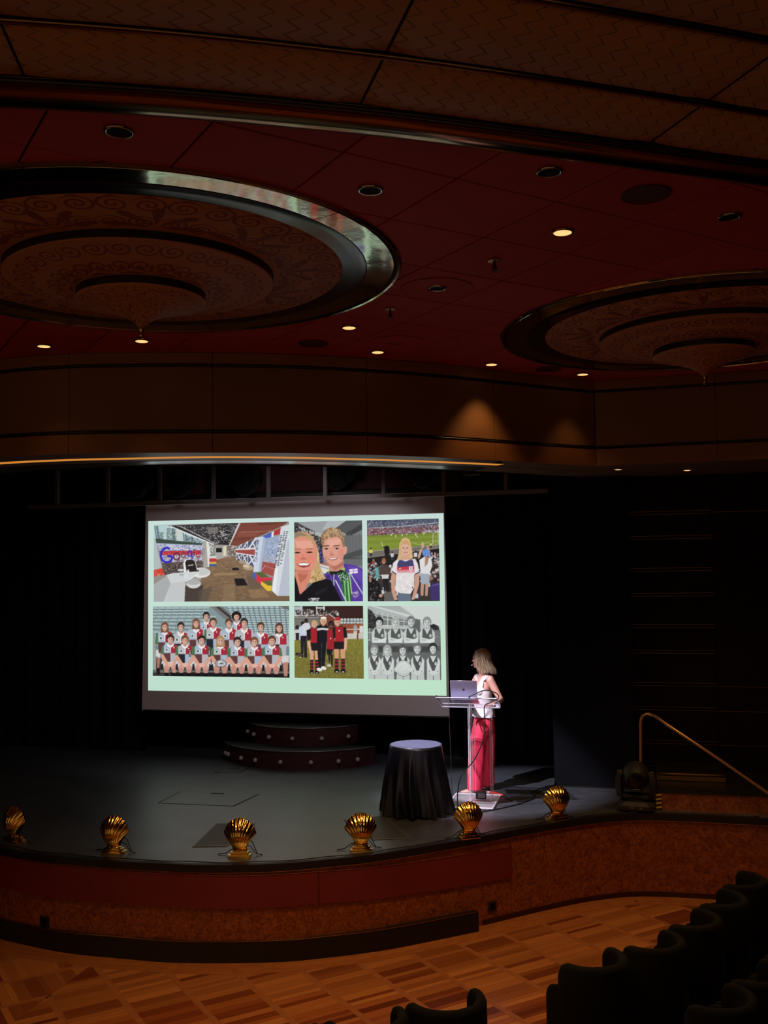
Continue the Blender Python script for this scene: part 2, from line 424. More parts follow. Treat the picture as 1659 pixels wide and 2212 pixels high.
def damask_material():
    """ochre cloth with red scrolls and leaf fans, laid out in polar rows about the rose's own centre"""
    m = mat('damask_cloth', (0.28, 0.13, 0.05), 0.7); nt, b = nodes(m)
    tc = nt.nodes.new('ShaderNodeTexCoord'); sp = nt.nodes.new('ShaderNodeSeparateXYZ')
    wn = nt.nodes.new('ShaderNodeTexNoise'); wn.inputs['Scale'].default_value = 5.0
    nt.links.new(tc.outputs['Object'], wn.inputs['Vector'])
    nt.links.new(tc.outputs['Object'], sp.inputs[0]); X, Y = sp.outputs['X'], sp.outputs['Y']
    r = mth(nt, 'SQRT', mth(nt, 'ADD', mth(nt, 'MULTIPLY', X, X), mth(nt, 'MULTIPLY', Y, Y)))
    th = mth(nt, 'ARCTAN2', Y, X)
    def scrolls(nrep, r0, pitch, turns, ph):
        a = mth(nt, 'FRACT', mth(nt, 'MULTIPLY_ADD', th, nrep / (2 * PI), ph))
        a = mth(nt, 'PINGPONG', mth(nt, 'MULTIPLY', a, 2.0), 1.0)            # mirrored pairs
        u = mth(nt, 'MULTIPLY', mth(nt, 'SUBTRACT', a, 0.5), 2 * PI / nrep * r0 / 2)
        v = mth(nt, 'SUBTRACT', r, r0)
        d = mth(nt, 'SQRT', mth(nt, 'ADD', mth(nt, 'MULTIPLY', u, u), mth(nt, 'MULTIPLY', v, v)))
        an = mth(nt, 'ARCTAN2', v, u)
        s = mth(nt, 'SINE', mth(nt, 'ADD', mth(nt, 'MULTIPLY', d, 2 * PI / pitch), mth(nt, 'MULTIPLY', an, turns)))
        return mth(nt, 'MULTIPLY', mth(nt, 'GREATER_THAN', s, 0.35), mth(nt, 'LESS_THAN', d, PI / nrep * r0 * 0.52))
    def fans(nrep, r0, ph, size):
        a = mth(nt, 'SUBTRACT', mth(nt, 'FRACT', mth(nt, 'MULTIPLY_ADD', th, nrep / (2 * PI), ph)), 0.5)
        u = mth(nt, 'MULTIPLY', a, 2 * PI / nrep * r0); v = mth(nt, 'SUBTRACT', r, r0)
        d = mth(nt, 'SQRT', mth(nt, 'ADD', mth(nt, 'MULTIPLY', u, u), mth(nt, 'MULTIPLY', v, v)))
        an = mth(nt, 'ARCTAN2', u, v)
        s = mth(nt, 'COSINE', mth(nt, 'MULTIPLY', an, 9.0))
        k = mth(nt, 'GREATER_THAN', mth(nt, 'MULTIPLY', s, mth(nt, 'SINE', mth(nt, 'MINIMUM', mth(nt, 'MULTIPLY', d, PI / size), PI))), 0.35)
        return mth(nt, 'MULTIPLY', k, mth(nt, 'LESS_THAN', mth(nt, 'ABSOLUTE', an), 1.75))
    wav = nt.nodes.new('ShaderNodeTexNoise'); wav.inputs['Scale'].default_value = 14; wav.inputs['Distortion'].default_value = 2.5
    nt.links.new(tc.outputs['Object'], wav.inputs['Vector'])
    inner = mth(nt, 'MULTIPLY', mth(nt, 'LESS_THAN', mth(nt, 'ABSOLUTE', mth(nt, 'SUBTRACT', wav.outputs['Fac'], 0.5)), 0.035), mth(nt, 'LESS_THAN', r, 0.41))
    tot = inner
    for p in (scrolls(13, 0.55, 0.046, 1, 0.0), scrolls(15, 0.76, 0.046, 1, 0.25), scrolls(20, 1.245, 0.050, 1, 0.1), scrolls(18, 0.99, 0.042, 1, 0.35), fans(10, 0.93, 0.1, 0.32), fans(13, 0.44, 0.5, 0.14)):
        tot = mth(nt, 'MAXIMUM', tot, p)
    nt.links.new(mixcol(nt, tot, (0.46, 0.20, 0.076), (0.22, 0.060, 0.026)), b.inputs['Base Color'])
damask_material()
# ------------------------------------------------------------------ plan curves
LIP_R = [(-4.6, 8.378), (-4.43, 8.384), (-3.77, 8.431), (-3.17, 8.596), (-2.609, 8.901), (-2.312, 9.113), (-1.75, 9.629), (-1.355, 10.036),
         (-0.934, 10.451), (-0.483, 10.832), (-0.01, 11.066), (0.698, 11.121), (1.285, 11.10), (4.6, 11.05)]
LIP = smooth_curve([(-9.2 - x, y) for x, y in LIP_R[:0:-1]] + LIP_R, 0.09)
KICK_R = [(-4.6, 8.365), (-4.013, 8.385), (-3.212, 8.57), (-2.742, 8.79), (-2.315, 9.05), (-1.939, 9.355), (-1.54, 9.70)]
KICK = smooth_curve([(-9.2 - x, y) for x, y in KICK_R[:0:-1]] + KICK_R, 0.09)
FASCIA = smooth_curve([(-9.6, 11.6), (-8.6, 10.1), (-7.6, 9.0), (-6.8, 8.45), (-6.2, 8.26), (-5.796, 8.19), (-5.35, 8.15), (-4.902, 8.188), (-4.397, 8.305), (-3.787, 8.496),
                       (-3.192, 8.745), (-2.723, 8.998), (-2.293, 9.287), (-1.936, 9.558), (-1.613, 9.848), (-1.065, 10.395), (-0.752, 10.706), (-0.40, 11.03)], 0.1) + \
         [(-0.36, 11.06), (0.455, 11.02), (1.43, 10.985), (4.6, 10.9)]
MOLD = smooth_curve([(-6.5, 2.55), (-4.6, 2.86), (-3.3, 3.22), (-2.514, 3.53), (-2.162, 3.675), (-1.81, 3.835), (-1.422, 4.033), (-1.034, 4.244), (-0.632, 4.487),
                     (-0.2, 4.755), (0.237, 5.034), (0.727, 5.35), (1.5, 5.89), (2.6, 6.75), (3.8, 7.8)], 0.08)

# ------------------------------------------------------------------ stage and apron
deck = MB()
n = len(LIP); back = [(p[0], 15.2) for p in LIP]
lip_out = LIP
deck.add([(*p, STAGE) for p in LIP] + [(*p, STAGE) for p in back], [(i, i + 1, n + i + 1, n + i) for i in range(n - 1)])
deck.add([(*p, STAGE - 0.04) for p in LIP] + [(*p, STAGE - 0.04) for p in back], [(i, n + i, n + i + 1, i + 1) for i in range(n - 1)])
stage = struct(deck.build('stage_deck', MATS['stage_deck']))
stage['label'] = 'worn black stage deck with a curved front'
lb = MB(); lb.wall(offset(LIP, 0.022), STAGE - 0.062, STAGE + 0.004, -0.05)
lb.build('stage_nosing', MATS['kick_black'], stage)
bn = MB(); bn.tube([(*p, STAGE - 0.066) for p in offset(LIP, 0.012)], 0.006, 6)
bn.build('nosing_bead', MATS['brass_dull'], stage)
# burl apron, split into veneered panels as its seams show
wf = bpy.data.objects.new('wall_front', None); COL.objects.link(wf); struct(wf)
seams = [-9.9, -8.0, -5.9, -4.6, -2.845, -1.263, 0.25, 1.6, 4.6]
for a, b in zip(seams[:-1], seams[1:]):
    q = MB(); c = cut_x(LIP, a + 0.0008, b - 0.0008); q.wall(c, 0.0, STAGE - 0.06, -0.03)
    q.build('veneer_panel', MATS['burl'], wf)
q = MB(); q.wall(offset(LIP, -0.032), 0.0, STAGE - 0.05, -0.03); q.build('apron_core', MATS['ceiling_gap'], wf)
def red_panel(x0, x1, za, zb):
    c = offset(cut_x(LIP, x0, x1), 0.004); m = len(c)
    f = lambda ab: (lambda i: ab[0] + (ab[1] - ab[0]) * (c[i][0] - x0) / (x1 - x0))
    q = MB(); q.wall(c, f(za), f(zb), 0.012)
    o = q.build('red_panel', MATS['red_panel'], wf)
    e = MB(); e.tube([(*p, f(zb)(i)) for i, p in enumerate(offset(c, 0.012))], 0.004, 6); e.build('panel_bead', MATS['red_panel'], o)
red_panel(-7.6, -2.850, (0.485, 0.478), (0.785, 0.764))
red_panel(-2.838, -1.263, (0.479, 0.402), (0.762, 0.705))
kb = MB(); kb.wall(offset(KICK, 0.015), 0.0, lambda i: 0.19, -0.07)
struct(kb.build('baseboard_front', MATS['kick_black']))
kt = MB(); kt.tube([(*p, 0.194) for p in offset(KICK, 0.014)], 0.006, 6)
kt.build('baseboard_bead', MATS['brass_dull'], bpy.data.objects['baseboard_front'])
br = MB(); br.wall(offset(cut_x(LIP, -1.52, 4.6), 0.012), 0.0, 0.052, -0.02)
struct(br.build('baseboard_right', MATS['base_red']))
def socket(x, z, name, label, mt):
    c = cut_x(LIP, x - 0.05, x + 0.05); a = math.atan2(c[-1][1] - c[0][1], c[-1][0] - c[0][0])
    y = float(np.interp(x, [p[0] for p in LIP], [p[1] for p in LIP]))
    t = thing(name, label, 'socket', (x, y, z), a)
    q = MB(); q.box((0, -0.006, 0), (0.105, 0.014, 0.105), ch=0.004); q.build('cover_plate', MATS[mt], t)
    q = MB(); q.box((0, -0.014, 0), (0.062, 0.008, 0.062), ch=0.003); p = q.build('socket_insert', MATS['lamp_dark'], t)
    q = MB()
    for dx in (-0.012, 0.012): q.lathe([(0.004, 0), (0.004, 0.006)], (dx, -0.017, 0.0), 8, axis=(0, -1, 0))
    q.build('pin_hole', MATS['brass_dull'], p)
socket(-1.437, 0.165, 'wall_socket', 'dark square wall socket on the burl apron right of the black kick panel', 'socket_brown')
socket(-5.415, 0.243, 'wall_socket', 'dark square wall socket at the dim left end of the burl apron', 'kick_black')

# ------------------------------------------------------------------ parquet floor
floor = bpy.data.objects.new('floor', None); COL.objects.link(floor); struct(floor)
q = MB(); q.box((-2.5, 4.5, -0.05), (16, 16, 0.07)); q.build('subfloor', MATS['ceiling_gap'], floor)
AX = -4.78                                    # mitre line where the parquet mirrors
# planks lie in lanes between strips every 0.5 m along the diagonal
plank_meshes = {}
def plank_mesh(L, W):
    k = (round(L, 3), round(W, 3))
    if k not in plank_meshes:
        b = MB(); b.box((0, 0, -0.006), (L, W, 0.012), ch=0.0012); o = b.build('plank', MATS['plank']); plank_meshes[k] = o.data
        bpy.data.objects.remove(o)
    return plank_meshes[k]
xsL = [p[0] for p in LIP]; ysL = [p[1] for p in LIP]
cand = []
widths = (0.058, 0.082, 0.048, 0.106)
for lane in range(-12, 24):
    u = 2.42 + 0.5 * lane + 0.25
    v = -12.0
    while v < -2.0:
        w = widths[R.randrange(4)]; vc = v + w / 2
        x, y = (u + vc) / 2 ** 0.5, (u - vc) / 2 ** 0.5
        v += w
        for mir in (0, 1):
            xx = x if not mir else 2 * AX - x
            if x < AX - 0.16: continue
            lipy = float(np.interp(xx, xsL, ysL))
            if y > lipy + 0.1 or y < 5.2 or xx < -7.2 or xx > 2.8: continue
            d2 = math.hypot(xx, y)
            cand.append((d2, xx, y, w, mir))
def in_view(x, y):
    a = math.atan2(x, y) + math.radians(14); return abs(a) < 0.40
def hidden(x, y):                              # behind the row of chairs
    return (x > -0.25 and y < 7.9 + 1.5 * (x + 0.25)) or (x > 1.0)
def beyond_carpet(x, y): return math.hypot(x + 4.6, y - 11.6) > 6.75
cand = [c for c in cand if not beyond_carpet(c[1], c[2])]
vis = sorted([c for c in cand if in_view(c[1], c[2]) and not hidden(c[1], c[2])])
big = set(id(c) for c in vis[:300])
rest = MB()
for c in cand:
    d2, x, y, w, mir = c; ang = math.radians(45) if not mir else math.radians(135)
    if x < AX + 0.20 and not mir or mir and x > AX - 0.20:      # planks cut by the mitre line
        ux = (x if not mir else 2 * AX - x); k = 0.5 ** 0.5; P4 = []
        for a_, b_ in ((-.223, -.5), (.223, -.5), (.223, .5), (-.223, .5)): P4.append((ux + k * a_ - k * b_ * (w - .0015), y + k * a_ + k * b_ * (w - .0015)))
        cl_ = []
        for p_, q_ in zip(P4, P4[1:] + P4[:1]):
            if p_[0] >= AX + .001: cl_.append(p_)
            if (p_[0] - AX - .001) * (q_[0] - AX - .001) < 0:
                t_ = (AX + .001 - p_[0]) / (q_[0] - p_[0]); cl_.append((AX + .001, p_[1] + t_ * (q_[1] - p_[1])))
        if len(cl_) >= 3:
            if mir: cl_ = [(2 * AX - a_, b_) for a_, b_ in cl_][::-1]
            if id(c) in big:
                b = MB(); b.prism([(a_ - x, b_ - y) for a_, b_ in cl_], -0.012, 0.0); o = b.build('plank', MATS['plank'], floor); o.location = (x, y, 0)
            else: rest.prism(cl_, -0.012, 0.0)
    elif id(c) in big:
        o = link('plank', plank_mesh(0.446, w - 0.0015), floor); o.location = (x, y, R.uniform(-0.0004, 0.0004)); o.rotation_euler = (0, 0, ang)
    else:
        rest.box((x, y, -0.006), (0.446, w - 0.0015, 0.012), ang)
plank_rest = rest
def per_piece(b, name, m, parent):
    """joined pieces, each with a colour value of its own"""
    o = b.build(name, m, parent); o['kind'] = 'stuff'; return o
m = mat('plank_mass', (0.3, 0.12, 0.04), 0.3); nt, b = nodes(m)
g = nt.nodes.new('ShaderNodeNewGeometry'); r = nt.nodes.new('ShaderNodeValToRGB'); nt.links.new(g.outputs['Random Per Island'], r.inputs['Fac'])
e = r.color_ramp.elements; e[0].color = (0.17, 0.040, 0.012, 1); e[1].color = (0.50, 0.20, 0.062, 1); nt.links.new(r.outputs['Color'], b.inputs['Base Color'])
per_piece(plank_rest, 'planks', m, floor)
for lane in range(-12, 24):                    # long strips between the lanes
    u = 2.42 + 0.5 * lane
    for mir in (0, 1):
        pts = []
        v0, v1 = None, None
        for v in np.arange(-12, -2, 0.05):
            x, y = (u + v) / 2 ** 0.5, (u - v) / 2 ** 0.5
            if x < AX: continue
            xx = x if not mir else 2 * AX - x
            if y < float(np.interp(xx, xsL, ysL)) + 0.05 and y > 5.2 and -7.2 < xx < 2.8 and not beyond_carpet(xx, y):
                v0 = v if v0 is None else v0; v1 = v
        if v0 is None or v1 - v0 < 0.2: continue
        L = v1 - v0 + 0.05; vc = (v0 + v1) / 2
        x, y = (u + vc) / 2 ** 0.5, (u - vc) / 2 ** 0.5
        for off in (-0.0185, 0.0, 0.0185):     # three laths make a strip
            b = MB(); b.box((0, 0, -0.0055), (0.0178, L, 0.0125)); o = b.build('lath', MATS['strip_wood'], floor)
            dx, dy = off / 2 ** 0.5, off / 2 ** 0.5
            o.location = ((x if not mir else 2 * AX - x) + (dx if not mir else -dx), y + dy, 0); o.rotation_euler = (0, 0, math.radians(45 if not mir else -45))
# curved border boards against the apron
for k in range(3):
    for a, b_ in zip(seams[:-1], seams[1:]):
        sh = 0.35 * k
        a2, b2 = max(-9.9, a - sh), min(4.6, b_ - sh)
        c = offset(cut_x(LIP, a2 + 0.002, b2 - 0.002), 0.0 + 0.085 * k)
        q = MB(); q.wall(c, -0.01, 0.0024, 0.083); q.build('border_board', MATS['border_wood'], floor)
q = MB(); q.wall(LIP, -0.012, 0.0008, 0.25); q.build('border_backing', MATS['border_wood'], floor)
# carpet under the seats
ang = np.linspace(math.radians(-100), math.radians(10), 60)
cp = [(-4.6 + 6.62 * math.cos(a), 11.6 + 6.62 * math.sin(a)) for a in ang]; cq = [(-4.6 + 13 * math.cos(a), 11.6 + 13 * math.sin(a)) for a in ang]
q = MB(); k = len(cp); ring = []
for i in range(k): ring.append([(*cp[i], -0.01), (*cq[i], -0.01), (*cq[i], 0.006), (*cp[i], 0.006)])
q.loft(ring); o = struct(q.build('floor_carpet', MATS['carpet'])); o['label'] = 'dark red patterned carpet under the rows of tub chairs'

# ------------------------------------------------------------------ auditorium ceiling
ceil = bpy.data.objects.new('ceiling', None); COL.objects.link(ceil); struct(ceil)
q = MB(); q.box((-1.6, 6.3, CEIL + 0.035), (15, 11.1, 0.03)); q.build('ceiling_backing', MATS['ceiling_gap'], ceil)
T = 0.6785
b = MB(); b.box((0, 0, 0.008), (T - 0.012, T - 0.012, 0.016), ch=0.004); o = b.build('ceiling_tile', MATS['ceiling_red']); tile_me = o.data; bpy.data.objects.remove(o)
fx = [p[0] for p in FASCIA]; fy = [p[1] for p in FASCIA]; mx_ = [p[0] for p in MOLD]; my_ = [p[1] for p in MOLD]
for i in range(-14, 12):
    for j in range(-8, 16):
        a, bb = 3.6645 + T * (i + 0.5), 4.176 + T * (j + 0.5)
        x, y = (a - bb) / 2 ** 0.5, (a + bb) / 2 ** 0.5
        if x < -7.6 or x > 4.2: continue
        if y > np.interp(x, fx, fy) + 0.45 or y < np.interp(x, mx_, my_) - 0.45: continue
        o = link('ceiling_tile', tile_me, ceil); o.location = (x, y, CEIL + 0.004 + R.uniform(0, 0.003)); o.rotation_euler = (0, 0, math.radians(45))

# near soffit of padded chevron panels and its brass mouldings
soffit = bpy.data.objects.new('ceiling_soffit', None); COL.objects.link(soffit); struct(soffit)
SZ = 5.42
inner = offset(MOLD, 0.26)                      # towards the camera
def arc_s(pts): return np.r_[0, np.cumsum([math.hypot(b[0] - a[0], b[1] - a[1]) for a, b in zip(pts[:-1], pts[1:])])]
S = arc_s(inner)
x_in = np.array([p[0] for p in inner])
s_seam = [float(np.interp(x, x_in, S)) for x in (-2.27, -1.06, 0.13)]
cuts = sorted([s_seam[0] - 1.32 * k for k in range(1, 4)] + s_seam + [s_seam[2] + 1.38 * k for k in range(1, 4)])
bands = [(0.0, 0.402), (0.432, 0.897), (0.927, 1.40), (1.43, 1.91), (1.94, 2.45), (2.48, 3.05)]
def inner_at(s, d):
    q = offset(inner, d)
    return (float(np.interp(s, S, [p[0] for p in q])), float(np.interp(s, S, [p[1] for p in q])))
OFF = {}
for bi, (d0, d1) in enumerate(bands):
    for c0, c1 in zip(cuts[:-1], cuts[1:]):
        if c0 < 0: continue
        ns = 12; ss = np.linspace(c0 + 0.006, c1 - 0.006, ns); ds = [d0 + 0.006, d0 + 0.02, (d0 + d1) / 2, d1 - 0.02, d1 - 0.006]; zz = [0.012, 0, 0, 0, 0.012]
        vs, uv, fs = [], [], []
        for d, z in zip(ds, zz):
            if d not in OFF: OFF[d] = offset(inner, d)
            qx = [p[0] for p in OFF[d]]; qy = [p[1] for p in OFF[d]]
            for k, s_ in enumerate(ss):
                e_ = 0.012 if k in (0, ns - 1) else 0
                vs.append((float(np.interp(s_, S, qx)), float(np.interp(s_, S, qy)), SZ + max(z, e_))); uv.append((float(s_), d))
        for a in range(len(ds) - 1):
            for k in range(ns - 1): fs.append((a * ns + k, a * ns + k + 1, (a + 1) * ns + k + 1, (a + 1) * ns + k))
        p = MB(); p.add(vs, fs); p.uv = uv; o = p.build('padded_panel', MATS['chevron_cloth'], soffit, True)
q = MB(); a = offset(MOLD, 0.0); c = offset(MOLD, 3.6); k = len(a)
q.add([(*p, SZ + 0.016) for p in a] + [(*p, SZ + 0.016) for p in c], [(i, i + 1, k + i + 1, k + i) for i in range(k - 1)])
q.build('soffit_backing', MATS['ceiling_gap'], soffit)
for d in (0.417, 0.912, 1.415, 1.925):
    q = MB(); q.tube([(*p, SZ + 0.004) for p in offset(inner, d)], 0.015, 8); q.build('trim_rod', MATS['moulding_brass'], soffit, True)
# the large half-round moulding on the soffit's edge: dark cove, brass roll, bead
q = MB(); rings = []
for i in range(len(MOLD)):
    tx, ty = np.array(MOLD[min(i + 1, len(MOLD) - 1)]) - np.array(MOLD[max(i - 1, 0)]); l = math.hypot(tx, ty); nx, ny = ty / l, -tx / l
    prof = [(0.0, 0.10), (0.0, 0.02), (0.012, 0.0)] + [(0.122 - 0.108 * math.cos(t), 0.002 - 0.034 * math.sin(t)) for t in np.linspace(0.0, PI, 13)] + [(0.245, 0.02), (0.245, 0.10)]
    rings.append([(MOLD[i][0] + nx * d, MOLD[i][1] + ny * d, SZ + z) for d, z in prof])
q.loft(rings); q.build('brass_moulding', MATS['moulding_brass'], soffit, True, 40)
q = MB(); q.tube([(*p, SZ - 0.003) for p in offset(MOLD, 0.248)], 0.014, 8); q.build('moulding_bead', MATS['dark_trim_and_shade'], soffit, True)
q = MB(); q.tube([(*p, SZ + 0.012) for p in offset(MOLD, 0.002)], 0.0065, 6); q.build('edge_bead', MATS['brass_mirror'], soffit, True)

# ------------------------------------------------------------------ proscenium fascia
fas = bpy.data.objects.new('wall_proscenium', None); COL.objects.link(fas); struct(fas)
FB, TA, TB = 4.586, 5.406, 4.784
q = MB(); q.wall(FASCIA, FB + 0.02, CEIL + 0.03, -0.05); q.build('fascia_core', MATS['dark_trim_and_shade'], fas)
segs = [-9.5, -7.9, -6.35, -5.03, -3.75, -2.45, -1.35, -0.37]
cutsF = [(a, b) for a, b in zip(segs[:-1], segs[1:])] + [(-0.355, 0.9), (0.9, 2.2), (2.2, 4.5)]
for a, b_ in cutsF:
    c = cut_x(FASCIA, a + 0.003, b_ - 0.003)
    for nm, z0, z1, t, mt in (('fascia_panel', TB + 0.022, TA - 0.018, 0.010, 'fascia_panel'), ('cornice_band', TA + 0.014, CEIL, 0.022, 'fascia_band'), ('lower_band', FB, TB - 0.018, 0.022, 'fascia_band')):
        p = MB(); p.wall(c, z0, z1, t); p.build(nm, MATS[mt], fas)
for z, nm in ((TA, 'upper_bead'), (TB, 'lower_bead')):
    q = MB(); q.tube([(*p, z) for p in offset(FASCIA, 0.006)], 0.013, 8); q.build(nm, MATS['dark_trim_and_shade'], fas, True)
# underside of the fascia with its light slot
BACK = smooth_curve([(-9.6, 12.4), (-8.4, 10.6), (-7.4, 9.75), (-6.484, 9.36), (-5.6, 9.22), (-4.882, 9.225), (-4.2, 9.36), (-3.53, 9.648), (-2.9, 10.03), (-2.264, 10.582), (-1.435, 11.342), (-0.6, 12.2), (0.3, 12.42), (1.647, 12.44), (4.6, 12.45)], 0.1)
under = bpy.data.objects.new('ceiling_underside', None); COL.objects.link(under); struct(under)
def resample(pts, n):
    s = arc_s(pts); t = np.linspace(0, s[-1], n)
    return np.c_[np.interp(t, s, [p[0] for p in pts]), np.interp(t, s, [p[1] for p in pts])]
FA, BA = resample(FASCIA, 160), resample(BACK, 160)
LED = np.array(smooth_curve([(-9.4, 11.9), (-8.5, 10.55), (-7.4, 9.3), (-6.6, 8.75), (-5.992, 8.571), (-5.3, 8.56), (-4.588, 8.67), (-3.799, 8.841), (-2.918, 9.295), (-2.109, 9.863), (-1.339, 10.52)], 0.1))
def sheet(A, B, z, name, m, th=0.015):
    q = MB(); k = len(A)
    q.loft([[(*A[i], z), (*B[i], z), (*B[i], z + th), (*A[i], z + th)] for i in range(k)])
    return q.build(name, m, under)
LA, LB = np.array(offset([tuple(p) for p in LED], 0.065)), np.array(offset([tuple(p) for p in LED], -0.065))
def upto(C, x1): return [tuple(p) for p in C if p[0] <= x1]
fa = resample(cut_x(FASCIA, -9.3, -1.30), 90); la = resample([tuple(p) for p in LA], 90); lb_ = resample([tuple(p) for p in LB], 90)
q_b = cut_x(BACK, -9.3, -1.72); ba = resample(q_b, 90)
sheet(fa, la, FB, 'front_board', MATS['soffit_grey'])
mid = lb_ + (ba - lb_) * 0.35
sheet(lb_, mid, FB, 'slot_board', MATS['soffit_grey'])
sheet(mid + (ba - mid) * 0.02, ba, FB - 0.004, 'satin_board', MATS['soffit_satin'])
sheet(la, lb_, FB - 0.002, 'led_strip', MATS['led'])
fr = resample(cut_x(FASCIA, -1.30, 4.5), 70); brr = resample([(-1.72, q_b[-1][1])] + cut_x(BACK, -1.60, 4.5), 70)
m1 = fr + (brr - fr) * 0.45
sheet(fr, m1, FB, 'front_board', MATS['soffit_brown']); sheet(m1 + (brr - m1) * 0.01, brr, FB - 0.003, 'rear_board', MATS['soffit_brown'])
q = MB(); q.wall(BACK, FB - 0.02, 6.3); q.build('rear_return', MATS['black_paint'], under)

# ------------------------------------------------------------------ stage house (black) and the wall right of the stage
def wallbox(name, c, d, m, label=None):
    q = MB(); q.box(c, d); o = struct(q.build(name, MATS[m]))
    if label: o['label'] = label
    return o
wallbox('wall_back', (-4.6, 15.25, 3.4), (12, 0.1, 6.2), 'black_paint')
wallbox('wall_left', (-10.2, 9.0, 3.1), (0.1, 16, 6.8), 'black_paint')
wallbox('ceiling_stage', (-3.6, 12.6, 6.35), (14, 6.5, 0.1), 'black_paint')
wallbox('wall_masking', (-0.512, 12.29, 2.76), (0.945, 0.08, 3.8), 'black_masking', 'plain black masking wall right of the stage opening')
wallbox('wall_wing', (-0.08, 13.75, 3.4), (0.08, 2.9, 6.0), 'black_paint')
bs = MB(); bs.box((-0.512, 12.245, 0.868), (0.945, 0.02, 0.016)); struct(bs.build('trim_1', MATS['kick_black']))
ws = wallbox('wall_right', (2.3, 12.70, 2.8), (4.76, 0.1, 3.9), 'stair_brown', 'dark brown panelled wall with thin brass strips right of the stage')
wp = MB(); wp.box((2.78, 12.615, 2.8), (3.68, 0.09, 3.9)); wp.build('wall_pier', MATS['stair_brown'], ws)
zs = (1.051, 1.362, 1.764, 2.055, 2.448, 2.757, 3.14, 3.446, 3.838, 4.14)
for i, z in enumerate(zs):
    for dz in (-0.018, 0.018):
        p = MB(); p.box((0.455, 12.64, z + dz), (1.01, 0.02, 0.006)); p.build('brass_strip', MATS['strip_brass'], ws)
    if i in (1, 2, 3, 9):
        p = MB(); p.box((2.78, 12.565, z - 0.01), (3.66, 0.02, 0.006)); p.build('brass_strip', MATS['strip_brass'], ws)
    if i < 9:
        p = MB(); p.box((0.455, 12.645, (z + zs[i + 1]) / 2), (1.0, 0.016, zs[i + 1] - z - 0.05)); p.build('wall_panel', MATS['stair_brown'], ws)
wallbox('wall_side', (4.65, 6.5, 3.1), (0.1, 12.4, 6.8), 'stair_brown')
# side step between stage and wall: burl riser, black tread, brass-nosed upper step
ss_ = thing('side_step', 'low burl-fronted step with a black tread and brass-nosed upper step, at the stage\'s right end', 'step', (0.2, 11.3, STAGE))
q = MB(); q.box((1.2, 0.60, 0.09), (2.4, 1.20, 0.18)); q.build('riser_block', MATS['burl'], ss_)
q = MB(); q.box((1.2, 0.60, 0.188), (2.42, 1.22, 0.016)); q.build('tread', MATS['kick_black'], ss_)
q = MB(); q.box((0.37, 0.90, 0.245), (0.74, 0.66, 0.09)); p = q.build('upper_step', MATS['kick_black'], ss_)
q = MB(); q.box((0.37, 0.567, 0.228), (0.745, 0.012, 0.05)); q.box((0.37, 0.560, 0.275), (0.75, 0.03, 0.028), ch=0.008); q.build('brass_nosing', MATS['brass_dull'], ss_, True, 30)
q = MB(); q.prism([(-0.03, -0.012), (0.035, -0.012), (0.035, 0.0), (-0.03, 0.0)], 0.0, 0.18); p = q.build('edge_tape', MATS['kick_black'], ss_)
for k in range(4):
    z = 0.012 + 0.043 * k; q = MB(); q.add([(-0.028, -0.014, z), (0.033, -0.014, z + 0.012), (0.033, -0.014, z + 0.034), (-0.028, -0.014, z + 0.022), (-0.028, -0.0125, z), (0.033, -0.0125, z + 0.012), (0.033, -0.0125, z + 0.034), (-0.028, -0.0125, z + 0.022)],
        [(0, 1, 2, 3), (7, 6, 5, 4), (0, 4, 5, 1), (1, 5, 6, 2), (2, 6, 7, 3), (3, 7, 4, 0)]); q.build('tape_stripe', MATS['hazard_yellow'], p)
# handrail
hr = thing('handrail', 'bent brass handrail sloping down above the burl-fronted side step', 'handrail', (0.02, 11.5, STAGE))
pts = [(0.0, 0, 0.0), (0.003, 0, 0.3), (0.016, 0, 0.87), (0.024, 0, 0.935), (0.045, 0, 0.972), (0.080, 0, 0.991), (0.115, 0, 0.990), (0.16, -0.04, 0.980), (0.20, -0.09, 0.963), (0.30, -0.20, 0.905), (0.80, -0.25, 0.575), (1.30, -0.27, 0.228), (1.50, -0.275, 0.088), (1.57, -0.275, 0.035), (1.585, -0.275, 0.0)]
q = MB(); q.tube(pts, 0.0165, 12); q.build('rail', MATS['rail_brass'], hr, True)
for x, y in ((0.0, 0.0), (1.585, -0.275)):
    q = MB(); q.lathe([(0.04, 0), (0.04, 0.008), (0.022, 0.02)], (x, y, 0), 20); q.build('floor_flange', MATS['rail_brass'], hr, True, 40)
